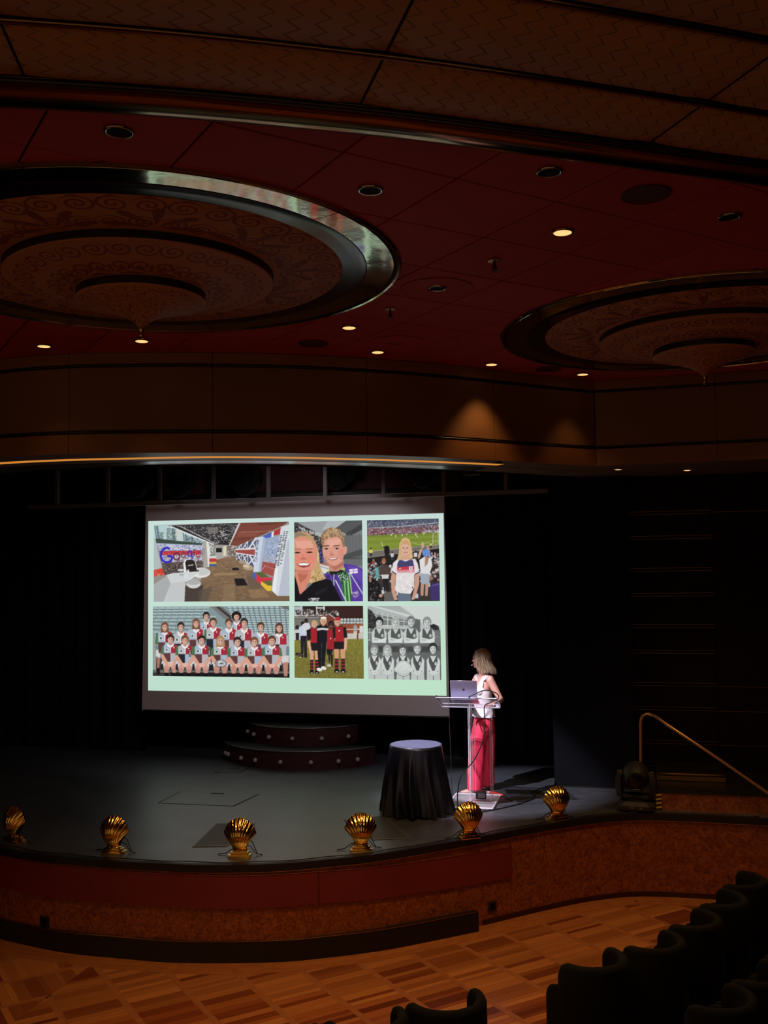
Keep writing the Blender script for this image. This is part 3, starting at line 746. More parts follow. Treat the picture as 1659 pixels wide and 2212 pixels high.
# ------------------------------------------------------------------ ceiling roses
def rose(x, y, label):
    t = thing('ceiling_rose', label, 'ceiling rose', (x, y, CEIL), 0, 'ceiling roses')
    z = -0.004
    q = MB(); q.lathe([(1.715, 0.03), (1.748, 0.03), (1.748, z), (1.738, z - 0.010), (1.722, z - 0.006), (1.715, z + 0.004)], (0, 0, 0), 128, False); q.build('rim_bead', MATS['brass_mirror'], t, True, 40)
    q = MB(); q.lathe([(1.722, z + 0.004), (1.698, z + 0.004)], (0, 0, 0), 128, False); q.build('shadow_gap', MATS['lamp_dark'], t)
    for k in range(6):                              # the mirror ring is made of six curved lengths
        a0, a1 = k * PI / 3 + 0.66 + 0.002, (k + 1) * PI / 3 + 0.66 - 0.002; vs = []; N = 24
        prof = [(1.698, z + 0.012), (1.694, z), (1.515, z + 0.003), (1.510, z + 0.02)]
        for i in range(N + 1):
            a = a0 + (a1 - a0) * i / N
            vs += [(r_ * math.cos(a), r_ * math.sin(a), zz) for r_, zz in prof]
        q = MB(); q.add(vs, [(i * 4 + j, i * 4 + j + 1, i * 4 + j + 5, i * 4 + j + 4) for i in range(N) for j in range(3)]); q.build('mirror_ring', MATS['brass_mirror'], t, True, 30)
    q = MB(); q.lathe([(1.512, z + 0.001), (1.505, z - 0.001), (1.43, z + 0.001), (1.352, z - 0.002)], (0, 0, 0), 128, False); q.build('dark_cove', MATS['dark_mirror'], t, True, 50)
    q = MB(); q.lathe([(1.352, 0.01), (1.352, z), (1.335, z - 0.012), (0.90, z - 0.028), (0.88, z - 0.030)], (0, 0, 0), 128, False); q.build('outer_tier', MATS['damask_cloth'], t, True, 40)
    q = MB(); q.lathe([(0.875, -0.02), (0.875, -0.082)], (0, 0, 0), 96, False); q.build('shadow_band', MATS['dark_trim_and_shade'], t)  # tier riser coloured dark to draw its shade, likewise the inner one
    q = MB(); q.lathe([(0.425, -0.14), (0.425, -0.222)], (0, 0, 0), 72, False); q.build('shadow_band', MATS['dark_trim_and_shade'], t)
    q = MB(); q.lathe([(0.876, -0.080), (0.882, -0.086), (0.878, -0.092), (0.44, -0.165), (0.42, -0.168)], (0, 0, 0), 96, False); q.build('middle_tier', MATS['damask_cloth'], t, True, 40)
    q = MB(); q.lathe([(0.426, -0.217), (0.430, -0.222), (0.424, -0.228), (0.25, -0.275), (0.12, -0.325), (0.05, -0.365), (0.02, -0.40), (0.012, -0.415)], (0, 0, 0), 72); q.build('inner_tier', MATS['damask_cloth'], t, True, 40)
    q = MB(); q.lathe([(0.0, -0.40), (0.022, -0.405), (0.026, -0.415), (0.012, -0.43), (0.020, -0.445), (0.022, -0.458), (0.012, -0.475), (0.0, -0.482)], (0, 0, 0), 20, False); q.build('finial', MATS['brass_dull'], t, True)
    return t
rose(-3.15, 5.985, 'large round ceiling rose at the left, its bright mirror ring reflecting the screen')
rose(0.645, 8.92, 'large round ceiling rose at the right with a dull unlit mirror ring')

# ------------------------------------------------------------------ downlights
def downlight(x, y, lit, label, z=CEIL, power=0, rad=0.068, angle=70):
    t = thing('downlight', label, 'downlight', (x, y, z), 0, 'recessed downlights')
    q = MB(); q.lathe([(rad * 0.76, 0.0), (rad * 0.78, -0.006), (rad * 0.92, -0.009), (rad, -0.006), (rad, 0.001)], (0, 0, 0), 36, False); q.build('rim', MATS['brass_mirror'] if not lit else MATS['brass_dull'], t, True)
    q = MB(); q.lathe([(rad * 0.78, -0.0045), (0.001, -0.004)], (0, 0, 0), 32, False); q.build('recess_shade', MATS['lamp_dark'], t, True, 40)  # flat dark disc painting the shade inside the recess
    if lit:
        q = MB(); q.lathe([(rad * 0.80, -0.0075), (rad * 0.4, -0.012), (0.001, -0.013)], (0, 0, 0), 32, False); q.build('lens', MATS['lamp_lens'], t, True)
        if power:
            L = lamp('downlight_lamp', 'SPOT', (x, y, z - 0.03), (x, y, 0), power, WARM, 0.05, angle, 0.7)
    return t
for (x, y, lit, lab, p, an) in (
    (-2.258, 4.066, 0, 'unlit downlight under the brass moulding at upper left, above the left ceiling rose', 0, 0),
    (-1.316, 5.068, 0, 'unlit downlight with a bright chrome rim, just right of the left rose\'s upper edge', 0, 0),
    (-0.363, 5.087, 0, 'unlit downlight left of the large dark speaker grille under the brass moulding', 0, 0),
    (-0.361, 6.037, 1, 'largest lit downlight, glowing alone amid the red tiles between the two ceiling roses', 26, 80),
    (0.608, 6.045, 0, 'dim unlit downlight at far right above the right ceiling rose', 0, 0),
    (-1.323, 7.001, 0, 'unlit downlight inside a faint round hatch, between the two ceiling roses', 0, 0),
    (-2.26, 7.934, 1, 'lit downlight just beyond the left ceiling rose, right of the small dark grille', 10, 70),
    (-2.262, 8.912, 1, 'lit downlight close above the fascia, midway between the two ceiling roses', 3, 50),
    (-1.315, 9.79, 1, 'lit downlight that throws the bright cone of light on the fascia', 30, 80),
    (-0.46, 10.59, 1, 'lit downlight nearest the corner of the fascia, below the right ceiling rose', 9, 70),
    (-4.135, 7.862, 1, 'lit downlight right below the left rose\'s finial', 5, 70),
    (-5.052, 7.783, 1, 'lit downlight at far left above the fascia', 3, 70)):
    downlight(x, y, lit, lab, CEIL, p, angle=an or 70)
downlight(-0.133, 11.462, 1, 'small lit downlight in the brown underside, the left one of two', FB, 2, 0.05)
downlight(0.633, 11.85, 1, 'small lit downlight in the brown underside, the right one of two', FB, 2, 0.05)

def ceiling_grille(x, y, rad, label):
    t = thing('ceiling_speaker', label, 'speaker', (x, y, CEIL), 0, 'round ceiling speakers')
    q = MB(); q.lathe([(rad * 0.94, 0.0), (rad * 0.95, -0.008), (rad, -0.006), (rad, 0.002)], (0, 0, 0), 48, False); q.build('grille_ring', MATS['grille_red'], t, True)
    q = MB(); q.lathe([(rad * 0.95, -0.003), (rad * 0.5, -0.005), (0.001, -0.006)], (0, 0, 0), 48, False)
    q.build('grille_cloth', MATS['grille_red'], t, True)
ceiling_grille(0.126, 5.549, 0.135, 'large dark red round speaker grille under the moulding at upper right')
ceiling_grille(-2.734, 8.409, 0.135, 'dark round speaker grille between the left rose and the fascia')
ceiling_grille(-0.785, 10.208, 0.13, 'dark round speaker grille between two lit downlights at the fascia\'s corner')
def round_hatch(x, y, rad, label):
    t = thing('ceiling_hatch', label, 'hatch', (x, y, CEIL), 0, 'round ceiling hatches')
    q = MB(); q.lathe([(rad * 0.972, -0.0002), (rad * 0.975, -0.003), (rad * 0.995, -0.003), (rad, -0.0002)], (0, 0, 0), 64, False); q.build('hatch_ring', MATS['ceiling_red'], t, True)
    q = MB(); q.lathe([(rad * 0.970, -0.0015), (0.07, -0.0015)], (0, 0, 0), 64, False); q.build('hatch_cover', MATS['ceiling_red'], t)
round_hatch(-1.335, 7.02, 0.265, 'faint round red hatch around the unlit downlight between the roses')
round_hatch(-2.01, 8.60, 0.255, 'faint round red hatch between the small sprinkler and the fascia')
def sprinkler(x, y, label):
    t = thing('sprinkler', label, 'sprinkler', (x, y, CEIL), 0, 'ceiling sprinklers')
    q = MB(); q.lathe([(0.045, 0.0), (0.045, -0.005), (0.02, -0.010)], (0, 0, 0), 24); q.build('escutcheon', MATS['rail_brass'], t, True, 40)
    q = MB(); q.lathe([(0.010, -0.005), (0.009, -0.040), (0.013, -0.043), (0.006, -0.06)], (0, 0, 0), 12); q.tube([(-0.012, 0, -0.035), (-0.016, 0, -0.055), (0, 0, -0.070), (0.016, 0, -0.055), (0.012, 0, -0.035)], 0.0025, 6); q.build('nozzle', MATS['dark_metal'], t, True, 40)
    q = MB(); q.lathe([(0.022, -0.068), (0.022, -0.071)], (0, 0, 0), 16); q.build('deflector', MATS['dark_metal'], t)
sprinkler(-0.838, 6.481, 'small sprinkler head left of the largest lit downlight')
sprinkler(-1.792, 7.474, 'small sprinkler head near the left rose\'s right end')

# ------------------------------------------------------------------ header truss and hanging lights behind the fascia
tr = thing('header_frame', 'pale grey metal header frame with upright bars above the screen', 'frame', (-4.6, 12.32, 4.40))
q = MB(); q.box((0, 0, 0.03), (7.24, 0.05, 0.05)); q.build('bottom_rail', MATS['truss_metal'], tr)
q = MB(); q.box((0, 0, 1.2), (7.24, 0.05, 0.05)); q.build('top_rail', MATS['truss_metal'], tr)
for k in range(9):
    q = MB(); q.box((3.094 - 0.783 * k, 0.0, 0.615), (0.046, 0.04, 1.12)); q.build('upright', MATS['truss_metal'], tr)
q = MB(); q.box((-4.6, 13.9, 5.28), (7.0, 0.06, 2.04)); o = tag(q.build('border_curtain', MATS['maroon']), 'dark maroon border curtain hanging above the screen behind the header frame', 'curtain')

def moving_head(name, label, cat, loc, rz, group=None, tilt=0.5, flip=False, parts=True):
    t = thing(name, label, cat, loc, rz, group)
    if flip: t.rotation_euler = (PI, 0, rz)
    q = MB()
    def ring(w, d, z, c): return [(x, y, z) for x, y in ((-w + c, -d), (w - c, -d), (w, -d + c), (w, d - c), (w - c, d), (-w + c, d), (-w, d - c), (-w, -d + c))]
    q.loft([ring(0.185, 0.16, 0.015, 0.03), ring(0.195, 0.175, 0.03, 0.04), ring(0.195, 0.175, 0.07, 0.045), ring(0.155, 0.135, 0.108, 0.05)]); base = q.build('base', MATS['black_plastic'], t)
    for x in (-0.15, 0.15):
        for y in (-0.12, 0.12): q = MB(); q.lathe([(0.02, 0), (0.02, 0.016)], (x, y, 0), 12); q.build('foot', MATS['black_cloth'], base)
    q = MB(); q.box((-0.035, -0.1755, 0.052), (0.055, 0.004, 0.018)); q.build('badge', MATS['grey_metal'], base)
    q = MB(); q.box((0.062, -0.1755, 0.052), (0.035, 0.004, 0.020)); q.build('display', MATS['grey_metal'], base)
    q = MB(); q.lathe([(0.10, 0.105), (0.10, 0.125)], (0, 0, 0), 32); q.box((0, 0, 0.148), (0.33, 0.16, 0.05), ch=0.02); q.build('yoke_base', MATS['black_plastic'], t, True, 35)
    for s in (-1, 1):
        q = MB(); pr = [(0.125, 0.11), (0.155, 0.11), (0.185, 0.115), (0.197, 0.115), (0.195, 0.105), (0.182, 0.085), (0.165, 0.055)]
        zz = [0.14, 0.135, 0.17, 0.26, 0.33, 0.385, 0.40]
        rings = []
        for (x, d), z in zip(pr, zz): rings.append([(s * (x - 0.040), -d, z), (s * (x + 0.016), -d * 0.75, z), (s * (x + 0.016), d * 0.75, z), (s * (x - 0.040), d, z)])
        q.loft(rings); arm = q.build('yoke_arm', MATS['black_plastic'], t, True, 40)
        q = MB(); q.box((s * 0.168, 0, 0.405), (0.05, 0.07, 0.016), ch=0.005); q.build('arm_cap', MATS['grey_metal'] if parts else MATS['dark_metal'], arm)
    axis = Vector((0.10, -math.cos(tilt), math.sin(tilt))).normalized() if not flip else Vector((0.05, -math.cos(tilt), math.sin(tilt))).normalized()
    c = Vector((0, 0.0, 0.355))
    q = MB(); prof = [(0.001, -0.165), (0.085, -0.16), (0.122, -0.13), (0.140, -0.06), (0.142, 0.02), (0.130, 0.08), (0.104, 0.12), (0.098, 0.135)]
    q.lathe(prof, c, 36, True, axis); head = q.build('lamp_head', MATS['black_plastic'], t, True, 35)
    q = MB(); q.lathe([(0.082, 0.10), (0.096, 0.13), (0.097, 0.160), (0.088, 0.162), (0.080, 0.150)], c, 36, False, axis); q.build('lens_bezel', MATS['dark_metal'], head, True, 40)
    q = MB(); q.lathe([(0.001, 0.158), (0.05, 0.153), (0.084, 0.142)], c, 32, False, axis); q.build('lens', MATS['dark_mirror'], head, True)
    q = MB(); q.box(c + Vector((0, 0.02, 0.133)), (0.03, 0.03, 0.006)); q.build('latch', MATS['grey_metal'], head)
    if not parts:
        for o_ in list(t.children) + [g_ for c_ in t.children for g_ in c_.children]: o_.data.materials[0] = MATS['black_cloth']
    return t
moving_head('moving_head_light', 'black moving-head stage light standing on the stage edge beside the burl step', 'stage light', (-0.030, 11.26, STAGE + 0.0), math.radians(-6), tilt=-0.22)
hang = [(-6.75, 4.95), (-6.1, 4.93), (-5.12, 4.93), (-3.80, 4.97), (-2.63, 4.95)]
labs = ['dark moving light hanging behind the header frame, the farthest left one', 'dark moving light hanging behind the header frame, second one from the left', 'dark moving light hanging behind the header frame, third from the left', 'dark moving light hanging behind the header frame above the screen\'s middle', 'dark moving light hanging behind the header frame above the screen\'s right end']
m0 = None
for (x, z), l in zip(hang, labs):
    if m0 is None: m0 = moving_head('hanging_light', l, 'stage light', (x, 12.75, z + 0.12), 0.0, 'moving lights above the screen', tilt=-0.6, flip=True, parts=False)
    else: dup(m0, (x, 12.75, z + 0.12), R.uniform(-0.4, 0.4), l, 'moving lights above the screen')
q = MB(); q.tube([(-8.0, 12.75, 5.085), (-1.1, 12.75, 5.085)], 0.025, 12)
for x in (-7.6, -4.6, -1.5): q.tube([(x, 12.75, 5.085), (x, 12.75, 6.28)], 0.012, 8)
tag(q.build('lighting_bar', MATS['dark_metal'], None, True), 'black lighting bar that carries the moving lights above the screen', 'bar')
bk = thing('bracket_lamp', 'small grey boxy fixture on an L-shaped bracket behind the frame\'s right end', 'fixture', (-1.99, 12.75, 4.70))
q = MB(); q.box((0, 0, 0.0), (0.22, 0.10, 0.022)); q.box((-0.10, 0, 0.10), (0.02, 0.10, 0.2)); q.build('bracket', MATS['grey_metal'], bk)
q = MB(); q.box((0.0, 0, 0.12), (0.14, 0.12, 0.14), ch=0.015); q.build('housing', MATS['black_plastic'], bk)
q = MB(); q.tube([(-0.06, 0, 0.18), (-0.06, 0, 0.42)], 0.012, 8); q.build('hanger', MATS['dark_metal'], bk)

# ------------------------------------------------------------------ curtains
def curtain(name, x0, x1, y, z0, z1, label, m='black_cloth', amp=0.05, wl=0.28):
    pts = []; N = int((x1 - x0) / 0.025)
    for i in range(N + 1):
        x = x0 + (x1 - x0) * i / N
        pts.append((x, y + amp * math.sin(2 * PI * x / wl + 1.3 * math.sin(x * 3.1)) + 0.3 * amp * math.sin(2 * PI * x / (wl * 0.37))))
    q = MB(); q.wall(pts, z0, z1); return tag(q.build(name, MATS[m], None, True), label, 'curtain')
curtain('leg_curtain', -2.30, -0.2, 13.62, STAGE + 0.005, 5.6, 'black folded curtain hanging at the right of the screen behind the speaker')
curtain('leg_curtain', -9.9, -7.05, 13.62, STAGE + 0.005, 5.6, 'black folded curtain hanging at the left of the screen')
curtain('backdrop_curtain', -9.9, -0.2, 14.6, STAGE + 0.005, 6.2, 'black backdrop curtain closing the stage behind the round steps', amp=0.04, wl=0.4)

# ------------------------------------------------------------------ round two-tier steps with bulbs
st = thing('stage_steps', 'dark red half-round two-tier steps with white bulbs under the screen', 'steps', (-4.55, 13.9, STAGE))
def tier(rad, z0, z1, angs, ymax, name):
    A = np.linspace(-PI / 2 - 1.0, -PI / 2 + 1.0, 60)
    arc = [(rad * math.cos(a), rad * math.sin(a)) for a in A]
    arc = [p for p in arc if p[1] < ymax]
    q = MB(); q.wall([p for p in arc], z0, z1 - 0.018); q.prism([(p[0] * 0.995, p[1] * 0.995) for p in arc], z0, z1 - 0.018)
    o = q.build(name, MATS['step_red'], st, True, 40)
    q = MB(); q.prism([(p[0] * 1.008, p[1] * 1.008) for p in arc], z1 - 0.018, z1); q.build('tread', MATS['step_top'], o)
    q = MB(); q.tube([(p[0] * 1.009, p[1] * 1.009, z1 - 0.004) for p in arc], 0.005, 6); q.build('edge_trim', MATS['step_edge'], o, True)
    for a in angs:
        an = -PI / 2 + math.radians(a); p = (rad * math.cos(an), rad * math.sin(an)); nrm = Vector((math.cos(an), math.sin(an), 0))
        q = MB(); c = Vector((*p, (z0 + z1) / 2 - 0.02)) + nrm * 0.016; q.ell(c, (0.030, 0.030, 0.030), 16, 10); q.build('bulb', MATS['bulb'], o, True)
tier(1.30, 0.0, 0.25, (-52, -47, -31, -19, -2, 16, 32, 44), -0.55, 'lower_tier')
tier(0.95, 0.25, 0.50, (-60, -43, -22, 0, 24, 47), -0.30, 'upper_tier')

# ------------------------------------------------------------------ deck fittings
def quad_frame(pts, w):
    c = Vector((sum(p[0] for p in pts) / 4, sum(p[1] for p in pts) / 4, 0)); out = []
    for p in pts:
        v = Vector((*p, 0)) - c; out.append(c + v * (1 - w / v.length))
    return [(v.x, v.y) for v in out]
def hatch(pts, label):
    t = thing('floor_hatch', label, 'hatch', (0, 0, STAGE), 0, 'hatches in the stage floor'); q = MB()
    q.prism(pts, 0.0, 0.0015); q.build('gap', MATS['deck_line'], t)
    q = MB(); q.prism(quad_frame(pts, 0.022), 0.0, 0.003); o = q.build('lid', MATS['stage_deck'], t)
    a, b = Vector((*pts[2], 0)), Vector((*pts[3], 0)); c = (a + b) / 2
    q = MB(); q.box((c.x, c.y - 0.05, 0.004), (0.16, 0.035, 0.003)); q.build('lift_ring', MATS['deck_line'], o)
hatch([(-5.34, 10.54), (-4.41, 10.56), (-4.35, 11.18), (-5.35, 11.15)], 'rectangular hatch outlined in the bare middle of the stage floor')
hatch([(-5.41, 12.28), (-5.06, 12.34), (-5.07, 12.62), (-5.39, 12.56)], 'small square hatch in the stage floor beside the round steps')
def grille(pts, label):
    t = thing('floor_grille', label, 'grille', (0, 0, STAGE), 0, 'grilles in the stage floor'); q = MB()
    q.prism(pts, 0.0, 0.002); q.build('pit', MATS['grille_pit'], t)
    q = MB(); P = [Vector((*p, 0)) for p in pts]; ii = quad_frame(pts, 0.03)
    for i in range(4):
        j = (i + 1) % 4; q.prism([pts[i], pts[j], ii[j], ii[i]], 0.0, 0.006)
    q.build('frame', MATS['grille_metal'], t)
    q = MB(); I = [Vector((*p, 0)) for p in ii]; N = 30
    for k in range(N):
        f0, f1 = (k + 0.25) / N, (k + 0.75) / N
        a, b, c, d = I[0].lerp(I[1], f0), I[0].lerp(I[1], f1), I[3].lerp(I[2], f1), I[3].lerp(I[2], f0)
        q.prism([(a.x, a.y), (b.x, b.y), (c.x, c.y), (d.x, d.y)], 0.0015, 0.0045)
    o = q.build('slats', MATS['grille_metal'], t); o['kind'] = 'stuff'
grille([(-4.161, 8.933), (-3.839, 9.014), (-3.891, 9.892), (-4.293, 9.813)], 'slatted metal grille in the stage floor behind the third shell lamp from the left')
grille([(-2.527, 9.508), (-2.185, 9.627), (-2.652, 10.472), (-3.025, 10.198)], 'slatted metal grille in the stage floor between the fourth shell lamp and the black table')

# ------------------------------------------------------------------ shell footlights
def shell_mesh():
    W, H0, Hh = 0.152, 0.062, 0.283; NT, NP = 16, 99; ribs = 11
    def pt(u, t, side):
        ph = u * 1.42                                        # fan angle
        rip = 0.5 - 0.5 * math.cos((u + 1) * PI * ribs)
        rho = t * (1.0 + 0.028 * rip * t)
        x = W * math.sin(ph) * rho ** 1.45 + 0.060 * u * (1 - t)
        z = H0 + Hh * (math.cos(ph) * 0.60 + 0.40) * rho
        bulge = (0.030 * (1 - t) + 0.088 * math.sin(PI * min(1.0, t * 0.96 + 0.02)) ** 0.9) * math.cos(ph * 0.75)
        y = -bulge - 0.0085 * rip * t * (1.15 - t)
        if side: y = 0.35 * bulge
        return (x, y, z)
    q = MB()
    for side in (0, 1):
        vs = [pt(-1 + 2 * k / (NP - 1), 0.02 + 0.98 * i / (NT - 1), side) for i in range(NT) for k in range(NP)]
        q.add(vs, [(i * NP + k, i * NP + k + 1, (i + 1) * NP + k + 1, (i + 1) * NP + k) for i in range(NT - 1) for k in range(NP - 1)])
    return q
def shell_lamp(x, y, rz, label):
    t = thing('shell_footlight', label, 'footlight', (x, y, STAGE), rz, 'gilt shell footlights')
    q = MB(); q.box((0, 0, 0.013), (0.205, 0.13, 0.026), ch=0.005); q.box((0, 0, 0.037), (0.165, 0.10, 0.022), ch=0.004); q.box((0, 0, 0.054), (0.13, 0.08, 0.014), ch=0.004); q.build('plinth', MATS['gold'], t, True, 30)
    q = shell_mesh(); q.build('shell', MATS['gold'], t, True)
    q = MB(); prof = [(0.066, 0.058), (0.062, 0.066), (0.054, 0.072), (0.050, 0.085)]; rings = []
    for r_, z in prof:
        rings.append([(r_ * (1 + 0.06 * math.cos(a * 9)) * math.cos(a), r_ * 0.62 * (1 + 0.06 * math.cos(a * 9)) * math.sin(a) - 0.01, z) for a in np.linspace(0, 2 * PI, 72, endpoint=False)])
    q.loft(rings); q.build('neck', MATS['gold'], t, True)
    q = MB(); q.lathe([(0.035, 0.0), (0.035, 0.05), (0.03, 0.06)], (0, 0.045, 0.16), 20, True, (0, 0, 1)); q.build('lamp_holder', MATS['black_plastic'], t, True, 40)
    q = MB(); q.tube([(0.05, 0.05, 0.15), (0.10, 0.06, 0.12), (0.125, 0.06, 0.06), (0.15, 0.05, 0.012), (0.20, 0.04, 0.006)], 0.0045, 6); q.tube([(0.04, 0.05, 0.09), (0.085, 0.055, 0.08), (0.12, 0.055, 0.03), (0.15, 0.05, 0.007)], 0.004, 6)
    q.tube([(-0.04, 0.05, 0.07), (-0.09, 0.055, 0.05), (-0.15, 0.05, 0.012), (-0.22, 0.045, 0.006)], 0.0045, 6); q.build('cable', MATS['cable'], t, True)
    return t
SH = [(-5.975, 8.76), (-4.798, 8.60), (-3.588, 8.735), (-2.545, 9.14), (-1.628, 9.775), (-0.840, 10.655)]
SL = ['gilt shell footlight at the far left end of the stage edge', 'gilt shell footlight second from the left, on the dim part of the stage edge', 'gilt shell footlight third from the left, in front of the slatted floor grille',
      'gilt shell footlight fourth from the left, left of the black draped table', 'gilt shell footlight in front of the lectern', 'gilt shell footlight nearest the moving-head light, sixth from the left']
s0 = None
for (x, y), l in zip(SH, SL):
    c = cut_x(LIP, x - 0.15, x + 0.15); a = math.atan2(c[-1][1] - c[0][1], c[-1][0] - c[0][0]) * 0.7
    if s0 is None: s0 = shell_lamp(x, y, a, l)
    else: dup(s0, (x, y, STAGE), a, l)
ec = offset(cut_x(LIP, -7.5, 1.2), -0.045)
q = MB(); q.tube([(p[0], p[1] + 0.012 * math.sin(i * 0.9), STAGE + 0.009) for i, p in enumerate(ec)], 0.005, 6)
tag(q.build('edge_cable', MATS['cable'], None, True), 'thin black cable lying along the stage edge past the shell lamps', 'cable')

# ------------------------------------------------------------------ cocktail table under a black cloth
TX, TY = -2.345, 10.70
tb = thing('cocktail_table', 'small round table hidden under the black cloth', 'table', (TX, TY, STAGE))
q = MB(); q.lathe([(0.27, 0.70), (0.27, 0.725)], (0, 0, 0), 40); q.build('tabletop', MATS['black_plastic'], tb)
q = MB(); q.tube([(0, 0, 0.02), (0, 0, 0.70)], 0.03, 12); q.build('pole', MATS['dark_metal'], tb)
q = MB(); q.lathe([(0.22, 0.0), (0.22, 0.015), (0.04, 0.035)], (0, 0, 0), 32); q.build('foot_plate', MATS['dark_metal'], tb)
NA, NT = 300, 30; RF = random.Random(21); folds = [(2 * PI * (i + RF.uniform(-0.3, 0.3)) / 13, RF.uniform(0.055, 0.085), RF.uniform(0.06, 0.10)) for i in range(13)]
def cloth_pt(a, t):
    k = t ** 1.3
    r_ = 0.285 + (0.362 - 0.285) * t ** 0.9
    for ph, am, wd in folds:
        d_ = (a - ph - 0.10 * math.sin(3 * t + ph) * t + PI) % (2 * PI) - PI; r_ += k * am * (math.exp(-(d_ / wd) ** 2) - 0.55 * math.exp(-((d_ - 2.0 * wd) / wd) ** 2))
    r_ += 0.010 * math.sin(5 * a + 7 * t) * k
    z = 0.722 - 0.014 * (1 - min(1, t * 8)) * 0 - 0.718 * t + 0.016 * math.sin(4 * a + 1.0) * t + 0.012 * t
    return (r_ * math.cos(a), r_ * math.sin(a), max(0.004, z))
cl = thing('tablecloth', 'black tablecloth with a spot-lit bluish round top, draped to the floor left of the lectern', 'tablecloth', (TX, TY, STAGE))
q = MB(); rings = [[cloth_pt(2 * PI * k / NA, i / NT) for k in range(NA)] for i in range(NT + 1)]
rings = [[(0.276 * math.cos(2 * PI * k / NA), 0.276 * math.sin(2 * PI * k / NA), 0.7275) for k in range(NA)]] + rings
q.loft(rings, False); q.build('skirt', MATS['table_cloth'], cl, True)
q = MB(); vs = [(0, 0, 0.729)]; fs = []
for i, rr in enumerate((0.09, 0.18, 0.24, 0.2765)):
    for k in range(72):
        a = 2 * PI * k / 72; vs.append((rr * math.cos(a), rr * math.sin(a), 0.729 + (0.002 * math.sin(5 * a + 9 * rr) * (rr < 0.25)) - (0.0015 if i == 3 else 0)))
for k in range(72): fs.append((0, 1 + k, 1 + (k + 1) % 72))
for i in range(3):
    for k in range(72): fs.append((1 + i * 72 + k, 1 + (i + 1) * 72 + k, 1 + (i + 1) * 72 + (k + 1) % 72, 1 + i * 72 + (k + 1) % 72))
q.add(vs, fs); q.build('top_cloth', MATS['table_cloth_lit'], cl, True)

# ------------------------------------------------------------------ acrylic lectern
LX, LY = -1.81, 11.2
lc = thing('lectern', 'clear acrylic lectern with a tilted top, one post and a square foot plate', 'lectern', (LX, LY, STAGE))
def slab(p, th, nrm):
    nrm = Vector(nrm).normalized() * th; P = [Vector(x) for x in p]; q = MB()
    q.add(P + [x + nrm for x in P], [(3, 2, 1, 0), (4, 5, 6, 7), (0, 1, 5, 4), (1, 2, 6, 5), (2, 3, 7, 6), (3, 0, 4, 7)]); return q
q = MB(); q.box((0.005, 0.035, 0.022), (0.51, 0.66, 0.024), ch=0.003); q.build('foot_plate', MATS['acrylic_milky'], lc)
for dx in (-0.22, 0.23):
    for dy in (-0.26, 0.33): q = MB(); q.lathe([(0.018, 0), (0.018, 0.0095)], (dx, dy, 0), 14); q.build('rubber_foot', MATS['black_plastic'], lc)
ztop = lambda y: 1.188 - (y + 0.2) * 0.163 / 0.45         # tilted board: audience edge high, speaker's edge low
q = MB(); q.box((0.095, -0.03, 0.575), (0.215, 0.020, 1.08), ch=0.002); q.build('post_front', MATS['acrylic'], lc)
for x, w_, mt in ((-0.023, 0.020, 'acrylic_milky'), (0.208, 0.008, 'acrylic_milky')):
    q = MB(); q.box((x, 0.075, 0.560), (w_, 0.185, 1.05), ch=0.002); q.build('post_side', MATS[mt], lc)
q = slab([(-0.365, -0.2, ztop(-0.2)), (0.315, -0.2, ztop(-0.2)), (0.295, 0.25, ztop(0.25)), (-0.385, 0.25, ztop(0.25))], 0.014, (0, 0.34, 0.94)); q.build('top_board', MATS['acrylic_milky'], lc)
q = slab([(-0.385, 0.235, ztop(0.235) + 0.012), (0.295, 0.235, ztop(0.235) + 0.012), (0.295, 0.25, ztop(0.25) + 0.012), (-0.385, 0.25, ztop(0.25) + 0.012)], 0.03, (0, 0.34, 0.94)); q.build('book_ledge', MATS['acrylic'], lc)
for x in (-0.36, 0.305):
    q = slab([(x - 0.006, -0.2, ztop(-0.2) + 0.014), (x + 0.006, -0.2, ztop(-0.2) + 0.014), (x - 0.012 + 0.006, 0.235, ztop(0.235) + 0.014), (x - 0.012 - 0.006, 0.235, ztop(0.235) + 0.014)], 0.02, (0, 0.34, 0.94)); q.build('side_rail', MATS['acrylic'], lc)

# pale rods along the sheet edges paint the light piped through them
def edge(pts, r_=0.0035, nm='edge_glint'):
    q = MB(); q.tube(pts, r_, 6); q.build(nm, MATS['acrylic_glint'], lc)
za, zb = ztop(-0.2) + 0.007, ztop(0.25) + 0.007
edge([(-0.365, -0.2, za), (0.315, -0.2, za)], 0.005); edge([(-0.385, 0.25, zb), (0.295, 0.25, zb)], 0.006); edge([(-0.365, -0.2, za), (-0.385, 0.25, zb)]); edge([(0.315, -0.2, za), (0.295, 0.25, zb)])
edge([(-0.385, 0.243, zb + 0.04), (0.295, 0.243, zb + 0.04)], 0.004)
q = MB(); q.box((0.272, 0.243, zb + 0.018), (0.05, 0.018, 0.034)); q.build('ledge_end', MATS['acrylic_glint'], lc)
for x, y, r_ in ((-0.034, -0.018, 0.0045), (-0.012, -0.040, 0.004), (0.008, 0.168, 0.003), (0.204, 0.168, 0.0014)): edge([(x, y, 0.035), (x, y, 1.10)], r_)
for a_, b_ in (((-0.25, -0.295), (0.26, -0.295)), ((0.26, -0.295), (0.26, 0.365)), ((0.26, 0.365), (-0.25, 0.365)), ((-0.25, 0.365), (-0.25, -0.295))): edge([(*a_, 0.022), (*b_, 0.022)], 0.0095)

